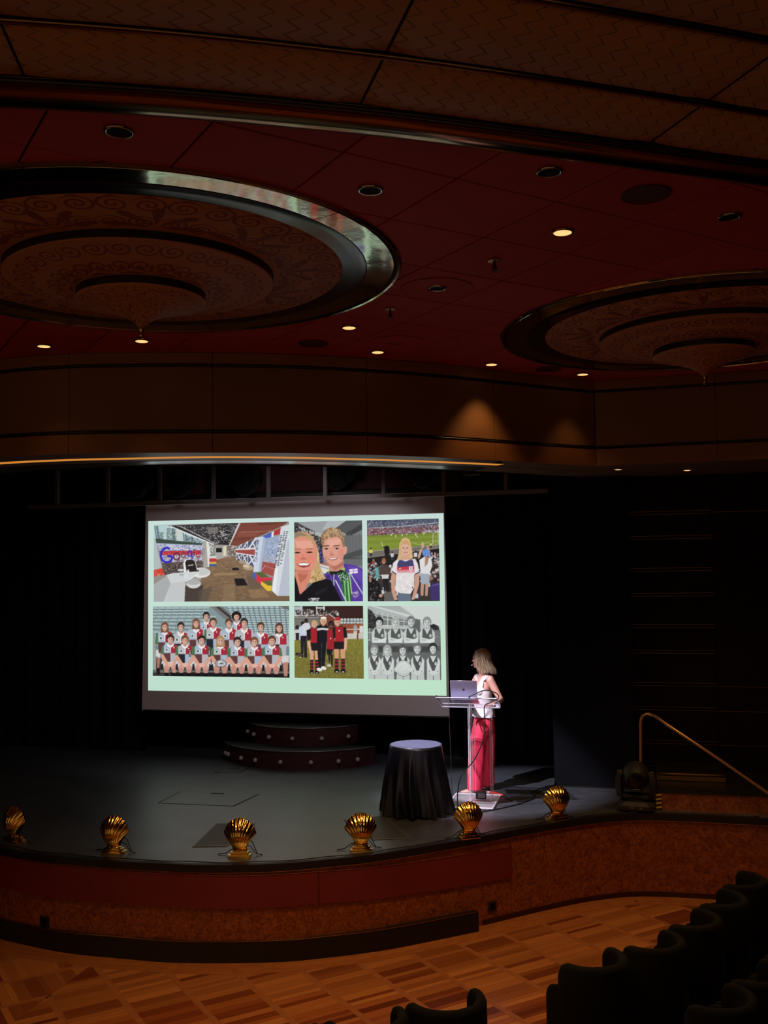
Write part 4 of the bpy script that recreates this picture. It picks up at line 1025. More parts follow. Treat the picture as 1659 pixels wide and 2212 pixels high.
# ------------------------------------------------------------------ laptop on the lectern, its lid towards the hall
lp = thing('laptop', 'open silver laptop on the lectern, the dark fruit logo on its lid towards the hall', 'laptop', (-1.875, 11.12, STAGE + ztop(-0.08) + 0.017), math.radians(2))
sl = math.atan(0.163 / 0.45)
Mb = Matrix.Rotation(-sl, 3, 'X')
def tilted(q, Mx, off=(0, 0, 0)):
    q.v = [tuple(Mx @ Vector(p) + Vector(off)) for p in q.v]; return q
q = MB(); q.box((0, 0.107, 0.008), (0.300, 0.212, 0.014), ch=0.004); tilted(q, Mb).build('body', MATS['laptop_shell'], lp)
bd = bpy.data.objects['body']
q = MB(); q.box((0, 0.085, 0.0152), (0.27, 0.10, 0.002)); tilted(q, Mb).build('keyboard', MATS['laptop_black'], bd)
q = MB(); q.box((0, 0.170, 0.0152), (0.12, 0.065, 0.0015)); tilted(q, Mb).build('trackpad', MATS['laptop_edge'], bd)
Ml = Matrix.Rotation(math.radians(14), 3, 'X')
q = MB(); q.box((0, 0, 0.106), (0.300, 0.007, 0.205), ch=0.003); lid = tilted(q, Ml, (0, 0, 0.012)).build('lid', MATS['laptop_shell'], lp)
q = MB(); q.box((0, 0.0037, 0.108), (0.285, 0.001, 0.185)); tilted(q, Ml, (0, 0, 0.012)).build('display', MATS['laptop_black'], lid)
q = MB(); q.tube([(-0.148, 0, 0.2085), (0.148, 0, 0.2085)], 0.0028, 6); tilted(q, Ml, (0, 0, 0.012)).build('lid_edge', MATS['laptop_edge'], lid, True)
# the logo: bitten fruit with a leaf
def circle_pts(cx, cz, r_, a0=0, a1=360, n_=24): return [(cx + r_ * math.cos(math.radians(a)), cz + r_ * math.sin(math.radians(a))) for a in np.linspace(a0, a1, n_)]
out = []
for a in np.linspace(0, 2 * PI, 72, endpoint=False):
    r_ = 0.0135 * (1 + 0.05 * math.cos(2 * a)) - 0.0028 * math.exp(-((a - PI / 2) / 0.22) ** 2) - 0.0016 * math.exp(-((a - 3 * PI / 2) / 0.22) ** 2)
    x, z = r_ * math.cos(a), r_ * math.sin(a) * 1.05
    d = math.hypot(x - 0.0165, z - 0.003)
    if d < 0.0075:
        k = 0.0075 / max(d, 1e-5); x, z = 0.0165 + (x - 0.0165) * k, 0.003 + (z - 0.003) * k
        if x > 0.0165 - 0.001: x = 0.0118
    out.append((x, z))
q = MB(); c0 = (-0.001, 0.0)
vs = [(c0[0], -0.0041, 0.106 + c0[1])] + [(x, -0.0041, 0.106 + z) for x, z in out]
q.add(vs, [(0, 1 + i, 1 + (i + 1) % 72) for i in range(72)])
leaf = [(0.0005, 0.0150), (0.0015, 0.0195), (0.006, 0.0225), (0.0052, 0.0180)]
q.add([(x, -0.0041, 0.106 + z) for x, z in leaf], [(0, 1, 2, 3)])
tilted(q, Ml, (0, 0, 0.012)).build('logo', MATS['laptop_black'], lid)

# ------------------------------------------------------------------ cables, power box, red plug by the lectern
def cable(name, pts, r_, label, m='cable'):
    P = [np.array(p, float) for p in pts]; P = [2 * P[0] - P[1]] + P + [2 * P[-1] - P[-2]]; o = []
    for i in range(1, len(P) - 2):
        for t in np.linspace(0, 1, 10, endpoint=False):
            a, b, c, d = P[i - 1:i + 3]; o.append(0.5 * (2 * b + (c - a) * t + (2 * a - 5 * b + 4 * c - d) * t * t + (3 * b - a - 3 * c + d) * t ** 3))
    o.append(P[-2]); q = MB(); q.tube(o, r_, 8); return tag(q.build(name, MATS[m], None, True), label, 'cable')
Z0 = STAGE + 0.007
cable('laptop_cable', [(-1.72, 11.16, 2.03), (-1.80, 11.0, 2.06), (-1.74, 10.97, 2.10), (-1.62, 10.98, 2.145), (-1.50, 11.0, 2.115), (-1.475, 11.02, 2.06), (-1.56, 11.0, 2.01), (-1.625, 10.97, 1.97), (-1.62, 10.95, 1.80), (-1.64, 10.94, 1.62), (-1.74, 10.93, 1.40), (-1.885, 10.92, 1.22), (-1.925, 10.90, 1.05), (-1.92, 10.86, 0.91), (-1.87, 10.80, Z0), (-1.80, 10.79, Z0), (-1.62, 10.85, Z0), (-1.40, 11.10, Z0), (-1.20, 11.45, Z0), (-1.15, 11.85, Z0), (-1.0, 12.15, Z0)], 0.006, 'black cable looping off the lectern\'s top and trailing over the floor')
cable('thin_cable', [(-2.06, 11.18, 1.99), (-2.055, 11.15, 1.85), (-2.04, 11.13, 1.4), (-2.03, 11.12, 0.95), (-2.03, 11.10, 0.897)], 0.003, 'thin grey cable hanging straight from the lectern top\'s left side', 'grey_metal')
cable('extension_cable', [(-1.50, 11.57, Z0), (-1.42, 11.42, Z0), (-1.32, 11.36, Z0), (-1.16, 11.55, Z0), (-1.22, 11.85, Z0), (-1.10, 12.1, Z0), (-0.92, 12.2, Z0)], 0.007, 'black extension cable curving from the red plug across the floor')
pb = thing('power_box', 'small grey power box standing on the lectern\'s foot plate', 'power box', (-1.735, 11.32, STAGE + 0.034), 0.15)
q = MB(); q.box((0, 0, 0.04), (0.12, 0.09, 0.08), ch=0.006); q.build('case', MATS['black_plastic'], pb)
q = MB(); q.box((0.005, -0.0455, 0.042), (0.08, 0.003, 0.055)); q.build('label_plate', MATS['grey_metal'], pb)
rp = thing('red_plug', 'red cable connector lying on the floor behind the lectern\'s foot', 'connector', (-1.60, 11.62, STAGE), math.radians(-35))
q = MB(); q.tube([(-0.10, 0, 0.022), (-0.02, 0, 0.022), (0.06, 0, 0.022), (0.10, 0, 0.022)], [0.018, 0.022, 0.018, 0.010], 12); q.build('plug_body', MATS['red_plastic'], rp, True, 40)
q = MB(); q.tube([(-0.17, 0.004, 0.018), (-0.10, 0, 0.022)], [0.015, 0.016], 12); q.build('plug_sleeve', MATS['white_plastic'], rp, True, 40)

# ------------------------------------------------------------------ tub chairs
def tub_chair(label, group):
    t = thing('tub_chair', label, 'chair', (0, 0, 0), 0, group)
    Rr, th = 0.225, 0.058
    def shell(a0, a1, zt, name, zb=0.13, n_=40):
        rings = []
        A = list(np.linspace(math.radians(a0), math.radians(a1), n_))
        for i, a in enumerate(A):
            e_ = min(i, n_ - 1 - i) / 4.0; k = 1.0 if e_ >= 1 else math.sqrt(max(0.0, 1 - (1 - e_) ** 2)) * 0.40 + 0.60
            top = zt - (1 - k) * 0.14; tt = th * (0.55 + 0.45 * k)
            d = Vector((math.sin(a), -math.cos(a), 0)); ring = []
            prof = [(-tt / 2, zb), (tt / 2, zb), (tt / 2 + 0.012, zb + 0.25), (tt / 2 + 0.008, top - 0.035), (tt / 2 - 0.004, top - 0.010), (0.008, top), (-0.012, top), (-tt / 2 + 0.004, top - 0.010), (-tt / 2, top - 0.035), (-tt / 2, zb + 0.2)]
            ring = [tuple(d * (Rr + o) + Vector((0, 0, z))) for o, z in prof]; rings.append(ring)
        q = MB(); q.loft(rings); return q.build(name, MATS['chair_cloth'], t, True, 60)
    shell(-106, 106, 0.825, 'backrest')
    for s in (-1, 1):                                          # low arms run forward from the wings
        rings = []
        for y, zt, w in ((0.02, 0.66, 0.058), (0.10, 0.655, 0.058), (0.155, 0.64, 0.054), (0.178, 0.61, 0.048), (0.182, 0.57, 0.042)):
            x = s * 0.226
            rings.append([(x - w / 2, y, 0.14), (x + w / 2, y, 0.14), (x + w / 2 + 0.006, y, zt - 0.03), (x + w / 4, y, zt), (x - w / 4, y, zt), (x - w / 2, y, zt - 0.03)])
        q = MB(); q.loft(rings); q.build('armrest', MATS['chair_cloth'], t, True, 50)
    q = MB(); q.box((0, 0.0, 0.395), (0.385, 0.36, 0.13), ch=0.035); q.build('seat_cushion', MATS['chair_cushion'], t, True, 50)
    q = MB(); q.box((0, 0.0, 0.23), (0.40, 0.36, 0.21), ch=0.02); q.build('seat_base', MATS['chair_cloth'], t, True, 40)
    for sx in (-1, 1):
        for sy, y in ((-1, -0.13), (1, 0.13)):
            q = MB(); q.tube([(sx * 0.16, y, 0.15), (sx * 0.19, y + 0.03 * sy, 0.0)], [0.024, 0.013], 10); q.build('leg', MATS['chair_leg'], t, True, 50)
    return t
G1, G2 = 'tub chairs of the front row', 'tub chairs of the second row'
CH = [  # right wing end (x, y), direction from left to right wing, label, group
    (-0.260, 7.330, (0.614, 0.789), 'black tub chair at the front row\'s near end, right of the aisle gap', G1),
    (0.118, 7.755, (0.55, 0.83), 'black tub chair second from the aisle in the front row, partly behind the nearest one', G1),
    (0.367, 8.283, (0.41, 0.91), 'black tub chair third from the aisle in the front row', G1),
    (0.595, 8.812, (0.37, 0.93), 'black tub chair fourth from the aisle in the front row, near the burl apron', G1),
    (0.800, 9.350, (0.35, 0.94), 'black tub chair farthest away in the front row, closest to the stage', G1),
    (-1.066, 6.457, (0.76, 0.65), 'black tub chair at the bottom edge left of the aisle gap', G1),
    (-1.480, 6.104, (0.78, 0.63), 'black tub chair second left of the aisle gap, only its rim showing', G1),
    (-1.900, 5.775, (0.80, 0.60), 'black tub chair third left of the aisle gap, only one wing tip showing', G1),
    (0.489, 6.871, (0.53, 0.85), 'black tub chair nearest in the second row, at the lower right corner', G2),
    (0.750, 7.330, (0.48, 0.88), 'black tub chair second in the second row, cut by the right edge', G2),
    (0.985, 7.830, (0.42, 0.91), 'black tub chair third in the second row, a sliver at the right edge', G2)]
c0 = None
for x, y, r_, l, g in CH:
    n_ = math.hypot(*r_); rx, ry = r_[0] / n_, r_[1] / n_; fx_, fy_ = -ry, rx
    cx, cy = x - fx_ * 0.068 - rx * 0.247, y - fy_ * 0.068 - ry * 0.247
    rz = math.atan2(ry, rx)
    if c0 is None: c0 = tub_chair(l, g); c0.location = (cx, cy, 0.006); c0.rotation_euler = (0, 0, rz)
    else: dup(c0, (cx, cy, 0.006), rz, l, g)
# ------------------------------------------------------------------ the speaker
PB = Vector((-1.80, 11.90, STAGE))              # origin of the figure on the deck
def solid(q, voxel, smooth_it=4, keep=None, thick=0.0, noise=0.0):
    """union of overlapping closed shapes as one continuous skin"""
    me = bpy.data.meshes.new('tmp'); me.from_pydata(q.v, [], q.f); me.update()
    bm = bmesh.new(); bm.from_mesh(me); bmesh.ops.remove_doubles(bm, verts=bm.verts, dist=1e-6); bmesh.ops.recalc_face_normals(bm, faces=bm.faces); bm.to_mesh(me); bm.free()
    o = bpy.data.objects.new('tmp', me); COL.objects.link(o)
    m_ = o.modifiers.new('r', 'REMESH'); m_.mode = 'VOXEL'; m_.voxel_size = voxel
    if smooth_it: s_ = o.modifiers.new('s', 'SMOOTH'); s_.factor = 0.5; s_.iterations = smooth_it
    dg = bpy.context.evaluated_depsgraph_get(); dg.update()
    out = bpy.data.meshes.new_from_object(o.evaluated_get(dg)); bpy.data.objects.remove(o); bpy.data.meshes.remove(me)
    if keep:
        bm = bmesh.new(); bm.from_mesh(out)
        bmesh.ops.delete(bm, geom=[f for f in bm.faces if not keep(f.calc_center_median())], context='FACES')
        for _ in range(14):                      # even out the cut edges
            new = {}
            for v in bm.verts:
                nb = [e.other_vert(v).co for e in v.link_edges if e.is_boundary]
                if len(nb) == 2: new[v] = v.co * 0.4 + (nb[0] + nb[1]) * 0.3
            for v, co in new.items(): v.co = co
        if thick:
            bmesh.ops.solidify(bm, geom=bm.faces[:], thickness=-thick)
        bm.to_mesh(out); bm.free()
    out.shade_smooth()
    return out
def put(name, me, m, parent):
    me.materials.clear(); me.materials.append(m); me.name = name; return link(name, me, parent)
person = thing('person', 'blonde woman in sleeveless white top and wide red trousers, standing behind the lectern', 'person', PB)
W = lambda x, y, z: Vector((x, y, z)) - PB     # world point -> figure's own space (z from the sea of the hall)
tf, tl = Vector((-0.80, -0.60, 0)), Vector((0.60, -0.80, 0))        # chest direction, her left
TC = W(-1.775, 11.92, STAGE)
def ring_t(z, f, l, df=0.0, n_=36):
    c = Vector((TC.x, TC.y, 0)) + tf * df
    return [tuple(c + tf * (f * math.cos(a)) + tl * (l * math.sin(a)) + Vector((0, 0, z - STAGE))) for a in np.linspace(0, 2 * PI, n_, endpoint=False)]
hf = Vector((-0.955, 0.295, 0)).normalized(); hl = Vector((-hf.y, hf.x, 0)) * 1.0     # her face's direction; her left
hl = Vector((0, 0, 1)).cross(hf)
HC = W(-1.795, 11.895, 2.405)
def H(f, l, u): return HC + hf * f + hl * l + Vector((0, 0, u))
HM = Matrix((hf, hl, Vector((0, 0, 1)))).transposed()
sL, eL, wL = W(-1.672, 11.80, 2.165), W(-1.553, 11.79, 1.945), W(-1.605, 11.585, 1.925)
sR, eR, wR = W(-1.868, 12.045, 2.155), W(-1.975, 11.90, 1.92), W(-1.93, 11.66, 1.945)
def arm(q, s, e, w):
    q.cap(s, 0.050, s.lerp(e, 0.35), 0.046); q.cap(s.lerp(e, 0.35), 0.046, e, 0.036); q.cap(e, 0.036, e.lerp(w, 0.3), 0.037); q.cap(e.lerp(w, 0.3), 0.037, w, 0.024)
def hand(q, w, dirv, side, up=Vector((0, 0, 1))):
    d = Vector(dirv).normalized(); sd = d.cross(up).normalized() * side; n_ = sd.cross(d).normalized()
    if n_.z < 0: n_ = -n_
    Mh = Matrix((d, sd, n_)).transposed()
    q.cap(w, 0.024, w + d * 0.03, 0.024, 12); q.ell(w + d * 0.055, (0.048, 0.038, 0.017), 16, 10, Mh)
    for k, (off, L) in enumerate(((-0.030, 0.062), (-0.010, 0.074), (0.010, 0.068), (0.029, 0.052))):
        b_ = w + d * 0.090 + sd * off; spread = sd * off * 0.35
        p1 = b_ + d * L * 0.45 + spread * 0.4 + n_ * 0.004; p2 = p1 + d * L * 0.32 + spread * 0.3 - n_ * 0.010; p3 = p2 + d * L * 0.22 - n_ * 0.014
        for a, c, r0, r1 in ((b_ - d * 0.02, p1, 0.0095, 0.0085), (p1, p2, 0.0085, 0.0078), (p2, p3, 0.0078, 0.0068)): q.cap(a, r0, c, r1, 10)
    t0 = w + d * 0.028 - sd * 0.026; t1 = t0 + d * 0.032 - sd * 0.026 - n_ * 0.004; t2 = t1 + d * 0.028 - sd * 0.006 - n_ * 0.008
    q.cap(t0, 0.013, t1, 0.0105, 10); q.cap(t1, 0.0105, t2, 0.008, 10)
b = MB()
b.loft([ring_t(1.62, 0.07, 0.10), ring_t(1.74, 0.078, 0.105), ring_t(1.84, 0.075, 0.10), ring_t(1.92, 0.072, 0.096), ring_t(2.00, 0.088, 0.115), ring_t(2.07, 0.093, 0.125), ring_t(2.13, 0.078, 0.125), ring_t(2.175, 0.058, 0.110), ring_t(2.205, 0.045, 0.065)])
b.cap(W(-1.775, 11.915, 2.17), 0.052, H(-0.020, 0, -0.07), 0.046)                       # neck
b.cap(TC + tl * 0.03 + Vector((0, 0, 2.185 - STAGE)), 0.042, sL + Vector((0, 0, 0.012)), 0.044); b.cap(TC - tl * 0.03 + Vector((0, 0, 2.185 - STAGE)), 0.042, sR + Vector((0, 0, 0.012)), 0.044)
arm(b, sL, eL, wL); arm(b, sR, eR, wR)
hand(b, wL, (-0.42, -0.70, -0.06), 1); hand(b, wR, (0.10, -0.85, 0.10), -1)
# skull, face, jaw, nose, ears
b.ell(H(-0.012, 0, 0.022), (0.092, 0.073, 0.088), 28, 20, HM); b.ell(H(0.030, 0, -0.030), (0.062, 0.058, 0.078), 24, 16, HM); b.ell(H(0.048, 0, -0.072), (0.040, 0.038, 0.032), 20, 12, HM)
b.ell(H(0.078, 0, -0.094), (0.016, 0.018, 0.015), 14, 10, HM); b.ell(H(0.060, 0, 0.030), (0.034, 0.052, 0.040), 20, 12, HM)
b.cap(H(0.088, 0, 0.008), 0.008, H(0.112, 0, -0.026), 0.0105, 12); b.ell(H(0.098, 0, -0.030), (0.014, 0.016, 0.009), 12, 8, HM)
b.ell(H(0.091, 0, -0.052), (0.010, 0.021, 0.007), 12, 8, HM); b.ell(H(0.089, 0, -0.064), (0.010, 0.019, 0.008), 12, 8, HM)
for s in (-1, 1):
    b.ell(H(0.055, s * 0.037, -0.022), (0.030, 0.022, 0.026), 14, 10, HM); b.ell(H(0.078, s * 0.030, 0.018), (0.014, 0.024, 0.008), 12, 8, HM)
    b.ell(H(-0.008, s * 0.071, -0.018), (0.018, 0.009, 0.031), 14, 10, HM); b.cap(H(0.0, s * 0.055, -0.060), 0.02, H(0.06, s * 0.02, -0.092), 0.014, 12)
# ankles and feet inside the trousers
aL, aR = W(-1.868, 11.765, 0.95), W(-1.768, 12.03, 0.95); hipL, hipR = W(-1.80, 11.84, 1.64), W(-1.745, 11.985, 1.64); kL, kR = W(-1.858, 11.80, 1.27), W(-1.765, 12.00, 1.27)
for h_, k_, a_ in ((hipL, kL, aL), (hipR, kR, aR)): b.cap(h_, 0.058, k_, 0.046); b.cap(k_, 0.052, a_, 0.034)
for a_ in (aL, aR): b.cap(a_, 0.034, a_ + Vector((-0.03, -0.01, -0.055)), 0.030); b.cap(a_ + Vector((-0.02, -0.01, -0.06)), 0.026, a_ + Vector((-0.12, -0.03, -0.075)), 0.018)
put('body', solid(b, 0.0048, 3), MATS['skin'], person)
# face details
for s in (-1, 1):
    q = MB(); q.ell(H(0.0800, s * 0.030, 0.003), (0.0085, 0.0105, 0.0060), 16, 10, HM); e_ = q.build('eye', MATS['eye_white'], person, True)
    q = MB(); q.ell(H(0.0862, s * 0.0295, 0.003), (0.0030, 0.0050, 0.0050), 14, 8, HM); q.build('iris', MATS['eye_dark'], e_, True)
    q = MB(); q.tube([H(0.094, s * 0.014, 0.024), H(0.093, s * 0.030, 0.029), H(0.080, s * 0.046, 0.024)], [0.003, 0.0035, 0.002], 6); q.build('eyebrow', MATS['brow'], person, True)
q = MB(); q.tube([H(0.093, 0.019, -0.059), H(0.1005, 0.008, -0.055), H(0.1015, 0, -0.0565), H(0.1005, -0.008, -0.055), H(0.093, -0.019, -0.059)], [0.002, 0.0042, 0.0045, 0.0042, 0.002], 8)
q.tube([H(0.093, 0.017, -0.062), H(0.0995, 0, -0.066), H(0.093, -0.017, -0.062)], [0.002, 0.005, 0.002], 8); q.build('lips', MATS['lip'], person, True)
# sleeveless top with a V neck, flared at the hem
g = MB()
g.loft([ring_t(1.722, 0.128, 0.160, 0.004), ring_t(1.78, 0.120, 0.150, 0.002), ring_t(1.86, 0.104, 0.130), ring_t(1.93, 0.094, 0.120), ring_t(2.00, 0.104, 0.132), ring_t(2.06, 0.108, 0.138), ring_t(2.10, 0.098, 0.138), ring_t(2.15, 0.078, 0.134), ring_t(2.19, 0.058, 0.115), ring_t(2.212, 0.045, 0.08)])
for s in (-1, 1):
    g.ell(Vector((TC.x, TC.y, 2.035 - STAGE)) + tf * 0.068 + tl * 0.055 * s, (0.052, 0.052, 0.058), 18, 12)
    g.cap(TC + tl * 0.04 * s + Vector((0, 0, 2.19 - STAGE)), 0.052, TC + tl * 0.118 * s + Vector((0, 0, 2.165 - STAGE)), 0.054)
def top_keep(c):
    v = c - TC; z = c.z + STAGE; f_, l_ = v.dot(tf), v.dot(tl)
    if z < 1.728: return False
    if z > 2.0 and f_ > -0.03 and abs(l_) < (z - 2.02) * 0.40 + 0.004 and z > 2.02: return False
    if z > 2.17 and abs(l_) < 0.058: return False
    zz = z - 2.13; ff = f_ + 0.0
    if abs(l_) > 0.104 and (zz / 0.092) ** 2 + (ff / 0.080) ** 2 < 1 and z < 2.165: return False
    if abs(l_) > 0.140 and z > 2.06: return False
    return True
top = solid(g, 0.0045, 4, top_keep)
for v in top.vertices:                           # soft gathers towards the hem
    z = v.co.z + STAGE; d = v.co - TC; a = math.atan2(d.dot(tl), d.dot(tf)); k = max(0.0, (1.93 - z) / 0.2)
    w_ = 0.007 * k * math.sin(9 * a + 3 * math.sin(z * 20)) + 0.003 * math.sin(26 * z + 4 * a)
    v.co += (tf * math.cos(a) + tl * math.sin(a)) * w_
put('blouse', top, MATS['blouse'], person)
q = MB(); q.tube([TC + tf * 0.098 + tl * 0.0 + Vector((0, 0, 2.025 - STAGE)), TC + tf * 0.085 + tl * 0.035 + Vector((0, 0, 2.10 - STAGE)), TC + tf * 0.045 + tl * 0.068 + Vector((0, 0, 2.19 - STAGE)), TC - tf * 0.02 + tl * 0.075 + Vector((0, 0, 2.215 - STAGE))], [0.004, 0.006, 0.007, 0.006], 8)
q.tube([TC + tf * 0.098 + Vector((0, 0, 2.025 - STAGE)), TC + tf * 0.085 - tl * 0.035 + Vector((0, 0, 2.10 - STAGE)), TC + tf * 0.045 - tl * 0.068 + Vector((0, 0, 2.19 - STAGE)), TC - tf * 0.02 - tl * 0.075 + Vector((0, 0, 2.215 - STAGE))], [0.004, 0.006, 0.007, 0.006], 8)
q.build('neckline', MATS['blouse'], bpy.data.objects['blouse'], True)
# wide trousers
pn = MB()
pn.loft([ring_t(1.52, 0.105, 0.125, 0.012), ring_t(1.58, 0.122, 0.146, 0.008), ring_t(1.64, 0.122, 0.148, 0.004), ring_t(1.70, 0.114, 0.140), ring_t(1.80, 0.096, 0.120)])
for p_, r_, q_, s_ in ((W(-1.800, 11.865, 1.62), 0.098, W(-1.835, 11.825, 1.45), 0.100), (W(-1.752, 11.965, 1.62), 0.098, W(-1.748, 11.99, 1.45), 0.094)): pn.cap(p_, r_, q_, s_)
def leg_ring(c, rx, ry, n_=32): return [(c.x + rx * math.cos(a), c.y + ry * math.sin(a), c.z) for a in np.linspace(0, 2 * PI, n_, endpoint=False)]
pn.loft([leg_ring(W(-1.830, 11.835, 1.46), 0.094, 0.094), leg_ring(W(-1.852, 11.805, 1.28), 0.098, 0.088), leg_ring(W(-1.868, 11.785, 1.10), 0.092, 0.088), leg_ring(W(-1.872, 11.775, 0.892), 0.090, 0.092)])
pn.loft([leg_ring(W(-1.746, 11.990, 1.46), 0.090, 0.092), leg_ring(W(-1.752, 12.00, 1.28), 0.086, 0.088), leg_ring(W(-1.765, 12.02, 1.10), 0.086, 0.088), leg_ring(W(-1.772, 12.04, 0.890), 0.092, 0.092)])
tro = solid(pn, 0.0065, 4)
for v in tro.vertices:
    z = v.co.z + STAGE; c = (-1.852 if v.co.y + PB.y < 11.905 else -1.757, 11.80 if v.co.y + PB.y < 11.905 else 12.01)
    x, y = v.co.x + PB.x - c[0], v.co.y + PB.y - c[1]; a = math.atan2(y, x); k = min(1.0, max(0.0, (1.62 - z) / 0.5))
    k *= min(1.0, abs(v.co.y + PB.y - 11.905) / 0.05)
    w_ = 0.008 * k * math.sin(5 * a + 2.5 * math.sin(4 * z + a)) + 0.006 * k * math.exp(-((z - 1.18) / 0.10) ** 2) * math.sin(38 * z + 3 * a) + 0.004 * k * math.exp(-((z - 1.52) / 0.06) ** 2) * math.sin(60 * z + 4 * a)
    l_ = math.hypot(x, y) or 1; v.co.x += x / l_ * w_; v.co.y += y / l_ * w_
put('trousers', tro, MATS['trousers'], person)
for a_ in (aL, aR):                              # shoes
    base = Vector((a_.x - 0.03, a_.y - 0.01, 0.0)); d = Vector((-0.97, -0.2, 0)).normalized(); s_ = Vector((-d.y, d.x, 0)); rings = []
    for t, w_, h_ in ((-0.07, 0.012, 0.03), (-0.055, 0.028, 0.045), (0.0, 0.032, 0.05), (0.06, 0.037, 0.035), (0.11, 0.030, 0.024), (0.145, 0.012, 0.014)):
        c = base + d * t; rings.append([c + s_ * w_ + Vector((0, 0, 0.002)), c + s_ * w_ + Vector((0, 0, h_ * 0.5)), c + s_ * w_ * 0.4 + Vector((0, 0, h_)), c - s_ * w_ * 0.4 + Vector((0, 0, h_)), c - s_ * w_ + Vector((0, 0, h_ * 0.5)), c - s_ * w_ + Vector((0, 0, 0.002))])
    q = MB(); q.loft(rings); q.build('shoe', MATS['shoe'], person, True, 50)
# hair: a cap over the skull and strands falling to the shoulders
hb = MB(); hb.ell(H(-0.020, 0, 0.026), (0.098, 0.083, 0.098), 28, 20, HM); hb.cap(H(-0.060, 0, 0.0), 0.072, H(-0.075, 0, -0.10), 0.050); hb.cap(H(-0.045, 0.045, -0.03), 0.036, H(-0.055, 0.050, -0.13), 0.026); hb.cap(H(-0.045, -0.045, -0.03), 0.036, H(-0.055, -0.050, -0.13), 0.026)
def hair_keep(c):
    v = c - HC; f_, l_, u_ = v.dot(hf), v.dot(hl), v.z
    return not (f_ > 0.030 and u_ < 0.066 + (0.02 - abs(l_) * 0.5) * 0.3) and not (f_ > 0.012 and u_ < 0.0) and not (u_ < -0.165)
hair = put('hair', solid(hb, 0.006, 3, hair_keep), MATS['hair'], person)
RH = random.Random(11)
def strand(th, hh, mt):
    """th: angle from the face round to the back of the head; hh: -1/1 side"""
    l0 = 0.010 * hh + RH.uniform(-0.006, 0.006); pts = []
    ca, sa = math.cos(th), math.sin(th) * hh
    rad_f, rad_l = 0.100 + RH.uniform(-0.003, 0.007), 0.086 + RH.uniform(-0.003, 0.008)
    for i in range(9):                           # over the skull
        p = i / 8 * PI * 0.55; s_ = math.sin(p); pts.append(H(-0.020 + ca * rad_f * s_, l0 * (1 - s_) + sa * rad_l * s_, 0.024 + 0.102 * math.cos(p)))
    drop = RH.uniform(0.13, 0.185) - 0.03 * max(0, ca)
    last = pts[-1]; back_out = 0.055 * max(0.0, -ca + 0.25); wig = RH.uniform(-0.010, 0.010)
    for i in range(1, 8):
        t = i / 7; pts.append(last + Vector((0, 0, -drop * t)) - hf * (back_out * t ** 1.3 + 0.010 * t) + hl * (hh * (0.004 * t - 0.020 * t * t) + wig * math.sin(t * 4)))
    pts = [pts[0]] + pts[1:]; rr = [0.003] + [0.0042] * (len(pts) - 5) + [0.0036, 0.003, 0.002, 0.001]
    return pts, rr
for nm, cnt in (('hair', 170), ('hair_light', 150), ('hair_dark', 70)):
    q = MB()
    for k in range(cnt):
        th = math.radians(RH.uniform(62, 180)); pts, rr = strand(th, RH.choice((-1, 1)), nm); q.tube(pts, rr, 5)
    for k in range(cnt // 4):                    # swept back from the forehead
        hh = RH.choice((-1, 1)); a = RH.uniform(0.1, 1.0); pts = []
        for i in range(9):
            t = i / 8; pts.append(H(0.066 - 0.085 * t + 0.004 * math.sin(t * PI), hh * (0.012 + 0.062 * a * (0.35 + 0.65 * t)), 0.092 - 0.018 * a - 0.055 * t * a + 0.022 * math.sin(PI * t)))
        q.tube(pts, [0.002] + [0.0036] * 7 + [0.002], 5)
    o = q.build('strands', MATS[nm], hair, True); o['kind'] = 'stuff'
# headset microphone
hm = thing('headset_microphone', 'thin headset microphone with a white tip before the woman\'s mouth', 'microphone', PB)
q = MB(); q.tube([H(-0.02, 0.078, 0.012), H(0.0, 0.083, 0.016), H(0.012, 0.080, -0.005), H(0.03, 0.074, -0.040), H(0.07, 0.058, -0.066), H(0.098, 0.036, -0.072)], 0.0018, 6); q.build('boom', MATS['skin'], hm, True)
q = MB(); q.cap(H(0.098, 0.036, -0.072), 0.0062, H(0.112, 0.028, -0.074), 0.0062, 10); q.build('mic_tip', MATS['mic_white'], hm, True)
